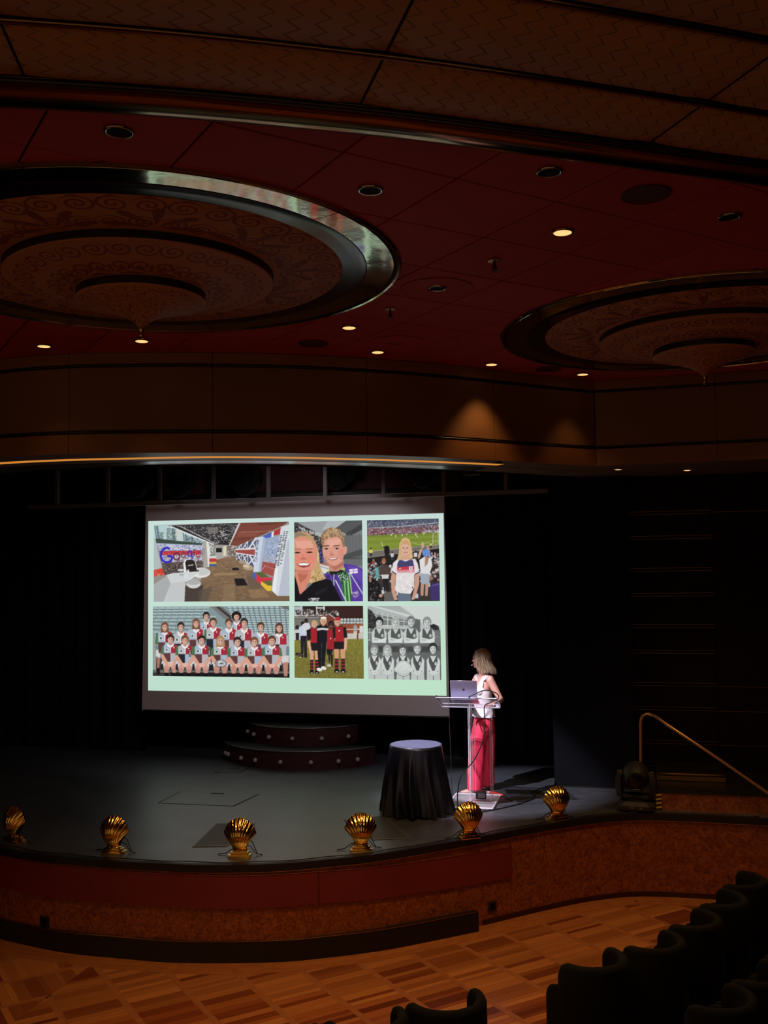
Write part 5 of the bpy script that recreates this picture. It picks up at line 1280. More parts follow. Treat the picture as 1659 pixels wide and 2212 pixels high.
# ------------------------------------------------------------------ the picture on the screen, painted shape by shape
class Canvas:
    """flat colours laid over each other; coordinates in the picture's own units"""
    def __init__(s, w, h, box, bg):
        s.k = 2; s.w, s.h = w * 2, h * 2; s.box = box; s.a = np.empty((s.h, s.w, 3)); s.a[:] = np.array(bg) / 255.0; s.rng = np.random.default_rng(5)
        s.sx, s.sy = s.w / (box[2] - box[0]), s.h / (box[3] - box[1])
    def tx(s, p): return np.c_[(np.array(p, float)[:, 0] - s.box[0]) * s.sx, (np.array(p, float)[:, 1] - s.box[1]) * s.sy]
    def region(s, q):
        x0, y0 = np.floor(q.min(0)).astype(int); x1, y1 = np.ceil(q.max(0)).astype(int) + 1
        return max(x0, 0), max(y0, 0), min(x1, s.w), min(y1, s.h)
    def mask(s, q):
        x0, y0, x1, y1 = s.region(q)
        if x1 <= x0 or y1 <= y0: return None
        X, Y = np.meshgrid(np.arange(x0, x1) + 0.5, np.arange(y0, y1) + 0.5); m_ = np.zeros(X.shape, bool)
        for (ax, ay), (bx, by) in zip(q, np.roll(q, -1, 0)):
            if ay == by: continue
            m_ ^= ((ay > Y) != (by > Y)) & (X < (bx - ax) * (Y - ay) / (by - ay) + ax)
        return (slice(y0, y1), slice(x0, x1)), m_
    def P(s, col, pts, al=1.0, col2=None, jit=0):
        r_ = s.mask(s.tx(pts))
        if r_ is None: return s
        sl_, m_ = r_; v = s.a[sl_]; c = np.array(col) / 255.0
        if col2 is not None:
            t = np.linspace(0, 1, v.shape[0])[:, None, None]; C = c * (1 - t) + np.array(col2) / 255.0 * t; C = np.broadcast_to(C, v.shape)[m_]
        else: C = np.broadcast_to(c, v.shape)[m_]
        if jit: C = C + s.rng.normal(0, jit / 255.0, (len(C), 1))
        v[m_] = v[m_] * (1 - al) + C * al
        return s
    def E(s, col, cx, cy, rx, ry, rot=0, al=1.0, a0=0, a1=360, col2=None):
        t = np.radians(np.linspace(a0, a1, 40)); c, d = math.cos(math.radians(rot)), math.sin(math.radians(rot)); x, y = rx * np.cos(t), ry * np.sin(t)
        return s.P(col, np.c_[cx + x * c - y * d, cy + x * d + y * c], al, col2)
    def B(s, col, x0, y0, x1, y1, al=1.0, col2=None, jit=0): return s.P(col, [(x0, y0), (x1, y0), (x1, y1), (x0, y1)], al, col2, jit)
    def L(s, col, w, pts, al=1.0):
        for (ax, ay), (bx, by) in zip(pts[:-1], pts[1:]):
            d = math.hypot(bx - ax, by - ay) or 1; nx, ny = -(by - ay) / d * w / 2, (bx - ax) / d * w / 2
            s.P(col, [(ax + nx, ay + ny), (bx + nx, by + ny), (bx - nx, by - ny), (ax - nx, ay - ny)], al)
            if w > 8: s.E(col, bx, by, w / 2, w / 2, al=al)
        return s
    def N(s, pts, cols, num, size, al=0.8, asp=1.0):
        """speckle: many little patches inside a polygon"""
        q = s.tx(pts); r_ = s.mask(q)
        if r_ is None: return s
        sl_, m_ = r_; ys, xs = np.nonzero(m_)
        if not len(ys): return s
        pk = s.rng.integers(0, len(ys), num)
        for i in pk:
            c = np.array(cols[s.rng.integers(0, len(cols))]) / 255.0; w_ = max(1, int(size * s.sx * s.rng.uniform(0.5, 1.3))); h_ = max(1, int(size * asp * s.sy * s.rng.uniform(0.5, 1.3)))
            y, x = ys[i] + sl_[0].start, xs[i] + sl_[1].start; v = s.a[y:y + h_, x:x + w_]; v[:] = v * (1 - al) + c * al
        return s
    def soft(s, n_=1):
        for _ in range(n_):
            p = np.pad(s.a, ((1, 1), (1, 1), (0, 0)), 'edge'); s.a = (p[1:-1, 1:-1] * 2 + p[:-2, 1:-1] + p[2:, 1:-1] + p[1:-1, :-2] + p[1:-1, 2:]) / 6
        return s
    def out(s):
        a = s.a.reshape(s.h // 2, 2, s.w // 2, 2, 3).mean((1, 3)); g = a.mean(2, keepdims=True)
        return (g + (a - g) * 0.86).clip(0, 1)
def head(c, x, y, w, h, skin, hair, long=0.0, smile=True, fringe=True, dark=0.72):
    """a small smiling head: hair behind, face, fringe, eyes, mouth"""
    c.E(hair, x, y - h * 0.12, w * 0.64, h * 0.58)
    if long: c.P(hair, [(x - w * 0.62, y - h * 0.1), (x + w * 0.62, y - h * 0.1), (x + w * 0.72, y + h * long), (x + w * 0.3, y + h * long * 1.02), (x - w * 0.3, y + h * long * 1.02), (x - w * 0.72, y + h * long)])
    sk2 = [v * dark for v in skin]
    c.B(sk2, x - w * 0.22, y + h * 0.25, x + w * 0.22, y + h * 0.62)
    c.E(skin, x, y, w * 0.46, h * 0.52); c.E(sk2, x + w * 0.30, y + h * 0.06, w * 0.16, h * 0.36, 0, 0.45)
    if fringe: c.P(hair, [(x - w * 0.50, y - h * 0.05), (x - w * 0.42, y - h * 0.5), (x, y - h * 0.66), (x + w * 0.42, y - h * 0.5), (x + w * 0.50, y - h * 0.05), (x + w * 0.30, y - h * 0.28), (x, y - h * 0.34), (x - w * 0.30, y - h * 0.26)])
    d = [v * 0.35 for v in skin]
    for s_ in (-1, 1): c.E(d, x + s_ * w * 0.19, y - h * 0.06, w * 0.085, h * 0.045); c.L(d, h * 0.03, [(x + s_ * w * 0.09, y - h * 0.15), (x + s_ * w * 0.30, y - h * 0.15)], 0.6)
    c.E(sk2, x, y + h * 0.11, w * 0.09, h * 0.06, 0, 0.7)
    if smile: c.E([v * 0.55 for v in skin], x, y + h * 0.27, w * 0.20, h * 0.075); c.E((235, 225, 220), x, y + h * 0.25, w * 0.16, h * 0.04)
    else: c.E([v * 0.5 for v in skin], x, y + h * 0.27, w * 0.15, h * 0.03)

def photo_office():
    c = Canvas(298, 172, (12, 45, 1632, 990), (150, 142, 132)); P, E, B, L, N = c.P, c.E, c.B, c.L, c.N
    P((178, 206, 208), [(12, 50), (300, 50), (660, 260), (660, 330), (12, 260)])
    for x in (25, 45, 60): L((52, 66, 78), 9, [(x, 60), (x + 25, 230)])
    N([(170, 90), (300, 90), (320, 240), (170, 230)], [(110, 135, 130), (90, 110, 108), (150, 175, 172)], 260, 14); N([(60, 130), (130, 140), (120, 230), (60, 215)], [(100, 125, 118)], 70, 14)
    P((196, 205, 198), [(280, 110), (350, 130), (345, 250), (300, 245)]); N([(380, 170), (620, 250), (620, 290), (380, 260)], [(110, 130, 135), (160, 185, 190), (80, 95, 100)], 240, 14)
    for x in (245, 262, 375, 405, 480): L((70, 85, 95), 8, [(x, 90 + (x - 245) * 0.45), (x + 12, 260)])
    P((46, 43, 46), [(190, 58), (1062, 46), (930, 312), (740, 300)])
    N([(300, 65), (1040, 55), (925, 290), (750, 285)], [(150, 145, 145), (95, 92, 95), (25, 22, 25), (205, 200, 198), (70, 66, 70)], 620, 16, 0.75, 0.6)
    for k in range(6): L((88, 84, 86), 5, [(330 + 70 * k, 75 + 38 * k), (1020 - 15 * k, 68 + 36 * k)])
    P((128, 124, 118), [(660, 85), (800, 95), (790, 160), (680, 180)], 0.8); N([(810, 130), (890, 130), (890, 260), (810, 250)], [(220, 218, 214), (35, 32, 34)], 90, 18, 0.9, 0.4)
    L((222, 224, 220), 14, [(215, 66), (740, 300)]); L((190, 192, 190), 9, [(330, 66), (760, 290)]); L((206, 200, 196), 20, [(1050, 48), (932, 318)])
    P((128, 66, 53), [(1068, 47), (1625, 44), (1560, 95), (1010, 330), (935, 318)]); P((150, 84, 68), [(1040, 150), (1330, 160), (1240, 215), (1020, 215)], 0.6); L((180, 120, 105), 6, [(1062, 160), (1470, 152)]); L((98, 48, 40), 8, [(985, 245), (1180, 232)]); P((98, 48, 40), [(1240, 48), (1625, 44), (1600, 62), (1300, 90)], 0.6)
    P((158, 152, 148), [(700, 300), (1010, 320), (1000, 465), (690, 570)]); B((205, 210, 208), 660, 320, 745, 470); N([(700, 315), (780, 315), (775, 440), (700, 440)], [(190, 188, 184), (120, 118, 116), (95, 100, 90)], 90, 16)
    B((168, 165, 160), 760, 340, 862, 480); B((38, 34, 34), 770, 345, 842, 398); B((216, 212, 178), 858, 322, 892, 440); N([(900, 320), (1005, 330), (1000, 460), (900, 460)], [(90, 80, 72), (170, 160, 150), (120, 90, 75), (60, 54, 50), (210, 200, 190)], 210, 15)
    P((124, 66, 48), [(775, 486), (912, 455), (900, 520), (775, 530)]); P((152, 92, 66), [(775, 486), (912, 455), (906, 475), (780, 506)])
    P((136, 108, 78), [(680, 560), (905, 462), (1005, 455), (1215, 560), (1490, 925), (1632, 930), (1632, 992), (390, 992), (400, 800), (560, 640)], 1, (120, 92, 68))
    N([(680, 560), (905, 470), (1005, 470), (1215, 570), (1480, 930), (700, 985), (560, 700)], [(150, 120, 86), (118, 92, 66), (162, 130, 92), (104, 82, 62)], 700, 34, 0.42, 0.35)
    P((172, 136, 92), [(750, 650), (1010, 645), (1030, 672), (740, 676)], 0.7); P((160, 122, 82), [(1150, 850), (1340, 850), (1400, 940), (1190, 950)], 0.6); P((98, 84, 74), [(1130, 680), (1220, 690), (1330, 830), (1160, 840)], 0.6); P((150, 122, 88), [(870, 780), (990, 780), (1000, 990), (840, 990)], 0.5)
    P((74, 63, 58), [(400, 800), (620, 790), (580, 992), (390, 992)]); P((90, 78, 68), [(560, 860), (740, 800), (660, 992), (560, 992)], 0.7)
    P((34, 30, 32), [(985, 712), (1098, 710), (1145, 800), (1006, 800)]); P((36, 32, 34), [(958, 588), (1036, 586), (1046, 616), (968, 618)]); L((150, 130, 110), 4, [(985, 712), (1098, 710)])
    P((176, 186, 186), [(12, 190), (40, 235), (132, 650), (12, 600)])
    P((122, 124, 150), [(35, 212), (605, 290), (612, 572), (395, 625), (150, 660), (120, 600)]); P((58, 76, 66), [(35, 212), (605, 286), (605, 308), (45, 268)])
    P((178, 184, 208), [(52, 272), (602, 306), (604, 366), (78, 360)]); P((198, 44, 54), [(85, 372), (588, 366), (588, 420), (100, 418)]); P((166, 168, 190), [(100, 420), (600, 420), (608, 500), (115, 510)]); P((98, 82, 78), [(115, 510), (608, 490), (612, 572), (395, 625), (150, 660), (122, 600)])
    N([(60, 280), (602, 312), (604, 366), (85, 360)], [(215, 220, 235), (130, 136, 176), (235, 235, 240), (90, 96, 140)], 520, 11, 0.8); N([(90, 420), (600, 425), (608, 500), (115, 510)], [(215, 215, 225), (80, 70, 80), (140, 110, 120), (240, 236, 238)], 480, 11, 0.8); N([(90, 374), (588, 370), (588, 418), (100, 416)], [(220, 70, 80), (160, 25, 35), (230, 120, 125)], 200, 11, 0.6)
    N([(118, 512), (608, 500), (612, 570), (395, 622), (150, 658)], [(60, 46, 44), (150, 138, 132), (112, 96, 84), (36, 28, 30)], 420, 13, 0.8)
    L((44, 38, 196), 26, [(212, 345), (180, 328), (140, 338), (110, 375), (100, 425), (118, 480), (160, 508), (215, 500), (236, 470), (236, 436), (190, 434)])
    t = np.linspace(0, 2 * PI, 22)
    def ringl(col, w, x, y, rx, ry): L(col, w, [(x + rx * math.cos(a), y + ry * math.sin(a)) for a in t])
    ringl((112, 30, 52), 17, 295, 436, 36, 44); ringl((136, 60, 72), 11, 380, 420, 26, 32); ringl((44, 40, 190), 13, 455, 408, 25, 32); L((44, 40, 190), 13, [(480, 400), (484, 462), (460, 486), (434, 476)]); L((60, 52, 60), 11, [(506, 352), (508, 436)]); ringl((196, 36, 50), 12, 558, 412, 25, 36); L((196, 36, 50), 11, [(535, 410), (582, 404)]); B((150, 140, 150), 572, 416, 592, 432)
    P((168, 164, 154), [(612, 258), (655, 262), (674, 576), (628, 578)]); B((110, 108, 104), 628, 350, 634, 410); P((222, 222, 218), [(655, 262), (690, 300), (692, 560), (674, 576)])
    for y0, y1, cl_ in ((440, 472, (212, 210, 204)), (470, 514, (196, 50, 54)), (510, 540, (218, 172, 62)), (538, 564, (62, 88, 160))): P(cl_, [(690, y0), (735, y0 - 2), (775, y0), (775, y1), (735, y1), (690, y1)])
    E((205, 206, 203), 500, 770, 88, 58); B((160, 160, 158), 470, 700, 590, 730); E((172, 174, 172), 498, 752, 84, 34); E((222, 222, 219), 585, 640, 118, 62); E((196, 198, 196), 600, 630, 92, 44)
    P((226, 226, 224), [(376, 520), (392, 484), (450, 468), (510, 482), (528, 520), (548, 620), (500, 690), (385, 690)]); P((42, 37, 34), [(398, 515), (415, 484), (470, 476), (508, 490), (522, 525), (540, 606), (470, 640), (415, 620)]); L((225, 220, 215), 9, [(430, 552), (495, 543)]); P((30, 26, 26), [(470, 620), (560, 606), (565, 622), (480, 645)])
    P((204, 208, 208), [(150, 668), (240, 640), (560, 622), (560, 650), (480, 700), (400, 740), (388, 992), (12, 992), (12, 780), (180, 670)]); P((168, 172, 172), [(175, 672), (222, 765), (135, 992), (12, 992), (12, 785)]); P((184, 189, 190), [(222, 765), (395, 740), (385, 985), (150, 990)], 0.6); L((232, 234, 232), 10, [(400, 742), (480, 702), (560, 650)])
    E((168, 180, 186), 355, 662, 32, 15); E((196, 204, 206), 345, 605, 36, 16); B((228, 228, 228), 424, 600, 444, 640); E((214, 220, 222), 410, 680, 24, 22)
    P((224, 60, 46), [(12, 602), (112, 576), (148, 660), (12, 676)]); N([(20, 610), (130, 640), (140, 660), (20, 670)], [(250, 120, 100), (180, 40, 34)], 40, 14)
    P((70, 76, 108), [(1010, 342), (1250, 232), (1250, 602), (1010, 482)])
    for x0, x1 in ((1015, 1070), (1078, 1140), (1150, 1245)):
        t0 = 340 - (x0 - 1010) * 0.455; t1 = 340 - (x1 - 1010) * 0.455; b0 = 482 + (x0 - 1010) * 0.5; b1 = 482 + (x1 - 1010) * 0.5; w_ = (x1 - x0) * 0.2
        L((222, 222, 226), w_, [(x0, 372), (x1, t1)]); L((222, 222, 226), w_ * 0.8, [(x0 + (x1 - x0) * 0.5, t0), (x1, 368)]); L((222, 222, 226), w_, [(x0, 400), (x1, b1)]); L((222, 222, 226), w_ * 0.8, [(x0, b0), (x1, 440)])
        L((228, 228, 230), 7, [(x0 - 3, t0 - 8), (x0 - 3, b0 + 8)])
    P((220, 218, 220), [(1005, 362), (1240, 346), (1240, 452), (1005, 416)]); P((166, 70, 62), [(1005, 372), (1238, 370), (1232, 440), (1005, 402)])
    E((178, 154, 124), 1148, 582, 62, 36, 14); E((214, 196, 168), 1130, 568, 40, 14, 14); E((168, 148, 126), 1085, 520, 46, 20, 10)
    P((196, 206, 226), [(1245, 228), (1362, 214), (1302, 642), (1210, 642)]); P((170, 180, 204), [(1330, 222), (1362, 214), (1302, 642), (1270, 642)]); N([(1240, 240), (1275, 238), (1250, 520), (1225, 520)], [(90, 96, 112)], 46, 10, 0.8, 1.6)
    P((150, 166, 196), [(1358, 240), (1532, 205), (1475, 545), (1318, 520)]); N([(1370, 260), (1520, 240), (1480, 440), (1350, 440)], [(176, 190, 214), (130, 148, 184)], 90, 34, 0.5); N([(1335, 440), (1480, 450), (1475, 545), (1318, 520)], [(220, 220, 226), (110, 110, 128), (180, 176, 184)], 160, 10, 0.8); P((168, 76, 66), [(1318, 516), (1478, 545), (1440, 692), (1300, 642)]); L((226, 216, 212), 4, [(1305, 620), (1350, 570)]); L((210, 190, 186), 3, [(1330, 560), (1455, 610)])
    for x in (1385, 1435): L((70, 76, 96), 4, [(x, 380), (x, 420)])
    P((64, 94, 192), [(1320, 212), (1440, 165), (1428, 228), (1360, 240)]); P((224, 226, 232), [(1428, 172), (1456, 158), (1450, 222), (1422, 230)]); P((192, 46, 52), [(1456, 155), (1536, 118), (1526, 196), (1448, 206)])
    P((208, 214, 220), [(1536, 106), (1632, 82), (1632, 928), (1490, 928), (1424, 862)]); P((182, 188, 204), [(1606, 300), (1632, 240), (1632, 928), (1500, 924)]); P((232, 236, 238), [(1424, 862), (1450, 700), (1478, 560), (1500, 600), (1470, 905)], 0.7)
    for k in range(20):
        for col in range(3):
            x, y = 1545 + col * 34 - k * 4.2, 185 + k * 21 - col * 22
            if y > 160 and c.rng.uniform() > 0.18: B((62, 66, 78), x - 12, y, x + 12 * c.rng.uniform(0.2, 1), y + 11)
    P((62, 98, 190), [(1203, 640), (1250, 662), (1246, 735), (1200, 690)]); P((222, 44, 66), [(1248, 668), (1305, 708), (1430, 706), (1430, 745), (1300, 765), (1300, 788), (1244, 742)]); P((84, 104, 54), [(1235, 642), (1312, 640), (1398, 702), (1300, 708)]); P((238, 190, 44), [(1300, 748), (1378, 802), (1424, 802), (1420, 866), (1370, 866), (1300, 792)]); P((90, 108, 56), [(1330, 748), (1425, 744), (1428, 802), (1385, 802)])
    return c.soft(1).out()

def photo_selfie():
    c = Canvas(150, 176, (25, 68, 772, 948), (120, 124, 126)); P, E, B, L, N = c.P, c.E, c.B, c.L, c.N
    P((150, 156, 160), [(60, 68), (772, 68), (772, 150), (560, 240), (300, 240)]); P((172, 178, 180), [(400, 68), (640, 68), (470, 150), (330, 170)]); P((84, 86, 88), [(600, 68), (772, 68), (772, 110), (590, 210), (470, 160)]); P((62, 64, 66), [(590, 210), (772, 105), (772, 170), (600, 260)]); B((104, 107, 108), 560, 230, 772, 560)
    for x in range(600, 772, 34): L((92, 95, 96), 6, [(x, 210), (x + 4, 540)])
    P((74, 76, 76), [(570, 440), (772, 380), (772, 450), (570, 490)]); B((56, 58, 58), 560, 470, 772, 490, 0.5)
    P((60, 56, 58), [(25, 80), (60, 80), (330, 220), (345, 560), (200, 560), (25, 240)]); P((176, 178, 180), [(60, 100), (180, 170), (330, 200), (320, 240), (120, 170)]); N([(30, 90), (300, 200), (335, 330), (250, 420), (60, 180)], [(170, 170, 170), (36, 34, 36), (200, 196, 190), (90, 80, 78)], 170, 16, 0.8); N([(290, 360), (345, 360), (345, 500), (290, 500)], [(60, 60, 140), (110, 100, 190), (40, 36, 60)], 50, 16, 0.9)
    P((214, 214, 212), [(280, 520), (420, 560), (400, 640), (300, 640)]); L((196, 100, 80), 14, [(300, 530), (420, 562)]); L((120, 140, 120), 8, [(300, 560), (400, 590)])
    # man
    P((82, 50, 160), [(330, 680), (420, 590), (580, 540), (700, 560), (772, 600), (772, 948), (330, 948)]); P((60, 36, 118), [(370, 670), (470, 640), (560, 948), (380, 948)], 0.8); P((104, 70, 190), [(600, 560), (720, 575), (772, 640), (772, 760), (640, 640)], 0.6); P((150, 220, 70), [(385, 620), (420, 590), (560, 560), (580, 590), (570, 630), (420, 650)]); P((30, 34, 36), [(400, 625), (500, 600), (570, 610), (560, 650), (430, 660)])
    P((60, 120, 66), [(490, 640), (590, 620), (650, 720), (640, 948), (560, 948), (540, 760)]); N([(490, 640), (610, 620), (620, 740), (530, 740)], [(225, 230, 225), (40, 110, 60), (20, 40, 36)], 130, 14, 0.9)
    for k, col in enumerate(((40, 90, 60), (120, 200, 100), (50, 110, 70), (150, 220, 120), (44, 90, 60))): L(col, 13, [(555 + k * 18, 720), (565 + k * 20, 948)])
    L((180, 220, 160), 10, [(628, 650), (650, 870)]); L((200, 200, 214), 10, [(460, 650), (458, 790)]); L((120, 100, 170), 8, [(425, 660), (440, 770)]); L((205, 210, 220), 12, [(475, 712), (590, 948)]); L((205, 210, 220), 10, [(635, 640), (770, 870)])
    P((128, 108, 170), [(640, 860), (710, 825), (738, 880), (680, 920)], 0.8); N([(650, 850), (720, 835), (725, 880), (680, 910)], [(190, 180, 210), (90, 70, 140)], 30, 14)
    P((232, 230, 236), [(624, 600), (715, 592), (718, 640), (628, 650)]); L((150, 100, 190), 7, [(624, 622), (718, 616)]); L((150, 100, 190), 7, [(670, 596), (672, 646)])
    P((206, 132, 112), [(400, 520), (560, 470), (570, 580), (500, 620), (410, 620)]); P((172, 98, 82), [(420, 560), (565, 520), (560, 560), (470, 610)], 0.7)
    E((222, 150, 128), 582, 395, 22, 48, 8); E((224, 152, 130), 455, 390, 118, 172, -3); P((196, 116, 96), [(350, 420), (380, 560), (460, 575), (540, 520), (470, 560), (400, 520)], 0.5); P((236, 172, 150), [(380, 270), (540, 270), (520, 350), (400, 350)], 0.7); E((214, 126, 110), 540, 430, 34, 60, 0, 0.5)
    P((152, 112, 78), [(325, 320), (322, 230), (370, 165), (440, 138), (520, 160), (575, 240), (580, 350), (560, 360), (545, 280), (500, 240), (420, 250), (360, 290), (345, 350)]); P((186, 146, 104), [(340, 230), (400, 165), (460, 145), (520, 180), (450, 200), (380, 240)]); N([(330, 300), (370, 165), (450, 140), (530, 170), (575, 300), (500, 235), (380, 260)], [(206, 168, 124), (120, 84, 58), (226, 196, 150)], 150, 9, 0.7, 1.6)
    for x in (375, 490): E((58, 40, 36), x, 372, 26, 9); L((120, 78, 56), 12, [(x - 34, 344), (x + 34, 338)]); E((36, 34, 40), x, 372, 9, 9); E((224, 216, 212), x - 14, 373, 8, 5)
    P((206, 128, 108), [(428, 380), (450, 440), (420, 440)], 0.8); E((196, 112, 96), 440, 440, 26, 12, 0, 0.8); P((150, 70, 62), [(395, 478), (450, 472), (505, 462), (490, 490), (450, 500), (415, 494)]); P((240, 234, 228), [(402, 480), (450, 475), (500, 466), (480, 484), (430, 490)]); L((190, 110, 94), 6, [(385, 450), (380, 480)])
    # woman
    P((198, 160, 104), [(25, 190), (90, 178), (180, 190), (260, 290), (300, 420), (310, 560), (340, 640), (374, 700), (310, 756), (180, 745), (25, 520)]); P((232, 208, 156), [(180, 200), (240, 260), (296, 430), (290, 520), (250, 400)], 0.8); N([(200, 560), (330, 640), (360, 720), (200, 750)], [(232, 206, 150), (164, 120, 66), (210, 170, 106)], 160, 11, 0.8, 2.2); N([(40, 190), (200, 200), (300, 420), (270, 430), (200, 280), (60, 240)], [(236, 220, 180), (150, 116, 76)], 130, 10, 0.7, 1.8)
    P((222, 130, 104), [(25, 620), (230, 560), (210, 660), (140, 830), (85, 870), (60, 760), (25, 640)]); P((176, 84, 64), [(60, 640), (190, 620), (150, 700), (90, 740)], 0.6)
    E((228, 140, 116), 135, 420, 150, 232); P((238, 168, 146), [(40, 280), (220, 280), (240, 360), (60, 370)], 0.7); E((236, 126, 104), 215, 480, 52, 46, 0, 0.7); E((236, 126, 104), 60, 480, 40, 46, 0, 0.6); P((200, 104, 84), [(40, 600), (220, 600), (160, 650), (90, 650)], 0.6)
    P((190, 152, 100), [(25, 260), (60, 235), (150, 240), (210, 275), (262, 380), (270, 520), (280, 430), (230, 230), (120, 180), (25, 190)]); P((110, 104, 96), [(25, 195), (90, 180), (180, 225), (90, 225), (25, 260)], 0.55)
    for x in (62, 196): E((96, 54, 44), x, 408, 36, 10); L((160, 104, 78), 11, [(x - 38, 372), (x + 36, 368)]); E((44, 34, 36), x, 407, 9, 9)
    P((214, 116, 94), [(118, 420), (150, 480), (100, 480)], 0.7); E((206, 104, 86), 128, 478, 36, 14, 0, 0.8); P((150, 60, 54), [(52, 530), (130, 516), (206, 532), (190, 562), (130, 575), (75, 560)]); P((244, 238, 230), [(60, 531), (130, 522), (200, 533), (170, 550), (90, 550)])
    P((22, 20, 24), [(25, 640), (60, 760), (85, 872), (180, 790), (230, 740), (370, 700), (430, 720), (520, 900), (545, 948), (25, 948)]); P((36, 34, 38), [(250, 850), (400, 780), (380, 820), (260, 890)], 0.8); N([(175, 905), (300, 905), (285, 945), (190, 945)], [(232, 232, 232), (210, 210, 212)], 70, 9, 0.95)
    return c.soft(1).out()

def photo_stadium():
    c = Canvas(160, 180, (820, 52, 1610, 948), (70, 66, 68)); P, E, B, L, N = c.P, c.E, c.B, c.L, c.N
    B((66, 76, 98), 820, 52, 1610, 150, 1, (92, 92, 108)); N([(820, 60), (1610, 60), (1610, 140), (820, 140)], [(120, 128, 150), (44, 50, 70), (170, 170, 178), (90, 96, 120)], 420, 13, 0.7); L((196, 200, 206), 5, [(830, 120), (880, 60)]); L((206, 206, 208), 5, [(820, 142), (1200, 130), (1610, 100)])
    B((122, 84, 88), 820, 145, 1610, 215); N([(820, 145), (1610, 120), (1610, 210), (820, 212)], [(188, 120, 120), (206, 196, 200), (80, 60, 70), (150, 60, 66), (110, 120, 160), (60, 50, 56)], 760, 11, 0.85); N([(820, 190), (1610, 180), (1610, 218), (820, 222)], [(200, 60, 60), (210, 205, 205), (60, 70, 160), (40, 36, 40)], 200, 13, 0.85, 0.6); N([(1420, 180), (1610, 180), (1610, 210), (1420, 212)], [(190, 195, 190)], 60, 12)
    P((116, 136, 40), [(820, 222), (1610, 206), (1610, 345), (1450, 345), (820, 400)], 1, (128, 146, 44)); P((138, 156, 52), [(820, 250), (1610, 235), (1610, 262), (820, 282)], 0.6); P((138, 156, 52), [(820, 320), (1610, 290), (1610, 315), (820, 352)], 0.5); L((214, 220, 176), 6, [(975, 290), (1005, 368)]); L((190, 200, 140), 4, [(1310, 305), (1390, 335), (1600, 290)]); L((206, 206, 200), 5, [(1540, 330), (1545, 215), (1600, 185), (1600, 330)]); N([(1540, 215), (1600, 190), (1600, 330), (1540, 330)], [(150, 160, 90), (170, 176, 130)], 60, 8, 0.5)
    for x, y in ((1090, 222), (1138, 235), (1210, 226), (1358, 222), (1445, 216), (1372, 245), (1260, 215)): B((222, 220, 206), x - 4, y - 10, x + 4, y + 12)
    P((112, 106, 98), [(820, 400), (1180, 372), (1610, 338), (1610, 380), (820, 460)]); L((180, 176, 168), 5, [(820, 400), (1610, 340)]); L((160, 156, 150), 6, [(820, 465), (1180, 428), (1610, 372)])
    P((34, 31, 32), [(820, 470), (1610, 378), (1610, 640), (820, 640)]); P((58, 52, 50), [(820, 560), (1610, 560), (1610, 948), (820, 948)])
    def body(x, y, w, h, top, bot, hair, hat=None):
        P(top, [(x - w / 2, y), (x - w * 0.3, y - h * 0.12), (x + w * 0.3, y - h * 0.12), (x + w / 2, y), (x + w * 0.45, y + h * 0.5), (x - w * 0.45, y + h * 0.5)]); P(bot, [(x - w * 0.40, y + h * 0.45), (x + w * 0.4, y + h * 0.45), (x + w * 0.34, y + h), (x + 2, y + h), (x, y + h * 0.6), (x - 3, y + h), (x - w * 0.34, y + h)]); E(hair, x, y - h * 0.25, w * 0.26, h * 0.15)
        if hat: E(hat, x, y - h * 0.30, w * 0.3, h * 0.1)
    body(862, 385, 40, 70, (216, 206, 70), (60, 56, 50), (60, 44, 36)); body(1040, 375, 62, 95, (30, 26, 28), (36, 32, 32), (36, 28, 28)); B((26, 24, 26), 1000, 345, 1065, 365); body(1098, 430, 34, 70, (196, 196, 206), (60, 56, 60), (50, 40, 38)); body(1352, 430, 40, 80, (206, 206, 206), (70, 60, 60), (40, 30, 30)); body(1520, 325, 26, 50, (200, 190, 80), (50, 50, 46), (50, 40, 36))
    for k in range(46): x, y = c.rng.uniform(825, 1605), c.rng.uniform(480, 900); body(x, y, 46, 90, ((214, 212, 214), (200, 204, 208), (60, 56, 60), (150, 60, 60), (190, 190, 196), (40, 36, 40))[c.rng.integers(0, 6)], (46, 42, 48), ((60, 44, 36), (150, 120, 80), (34, 28, 28))[c.rng.integers(0, 3)], (220, 220, 222) if c.rng.uniform() > 0.6 else None)
    N([(820, 520), (990, 520), (1000, 700), (820, 700)], [(216, 214, 216), (36, 32, 36), (170, 60, 60), (110, 170, 170), (90, 70, 64)], 150, 20, 0.85); N([(1480, 420), (1610, 420), (1610, 720), (1480, 720)], [(216, 214, 216), (36, 32, 36), (180, 120, 100), (90, 70, 64), (60, 56, 60)], 150, 20, 0.85); P((96, 176, 176), [(905, 580), (945, 570), (950, 690), (915, 690)], 0.8)
    P((80, 62, 56), [(960, 570), (990, 545), (1040, 548), (1085, 590), (1070, 660), (970, 665)]); E((186, 120, 90), 1004, 505, 22, 34); E((150, 96, 60), 1004, 490, 20, 20); P((206, 200, 200), [(975, 655), (1060, 655), (1050, 705), (985, 705)]); P((34, 30, 32), [(990, 700), (1050, 700), (1060, 830), (1030, 830), (1020, 730), (1020, 840), (1000, 840)])
    P((28, 26, 28), [(820, 665), (880, 690), (960, 760), (990, 948), (820, 948)]); N([(830, 690), (960, 760), (980, 940), (840, 940)], [(52, 48, 50), (18, 16, 18), (120, 110, 110)], 60, 22, 0.7); E((196, 140, 116), 965, 885, 22, 18); E((190, 130, 106), 850, 700, 14, 40, 0, 0.8); P((96, 92, 90), [(1000, 850), (1100, 840), (1130, 948), (1000, 948)])
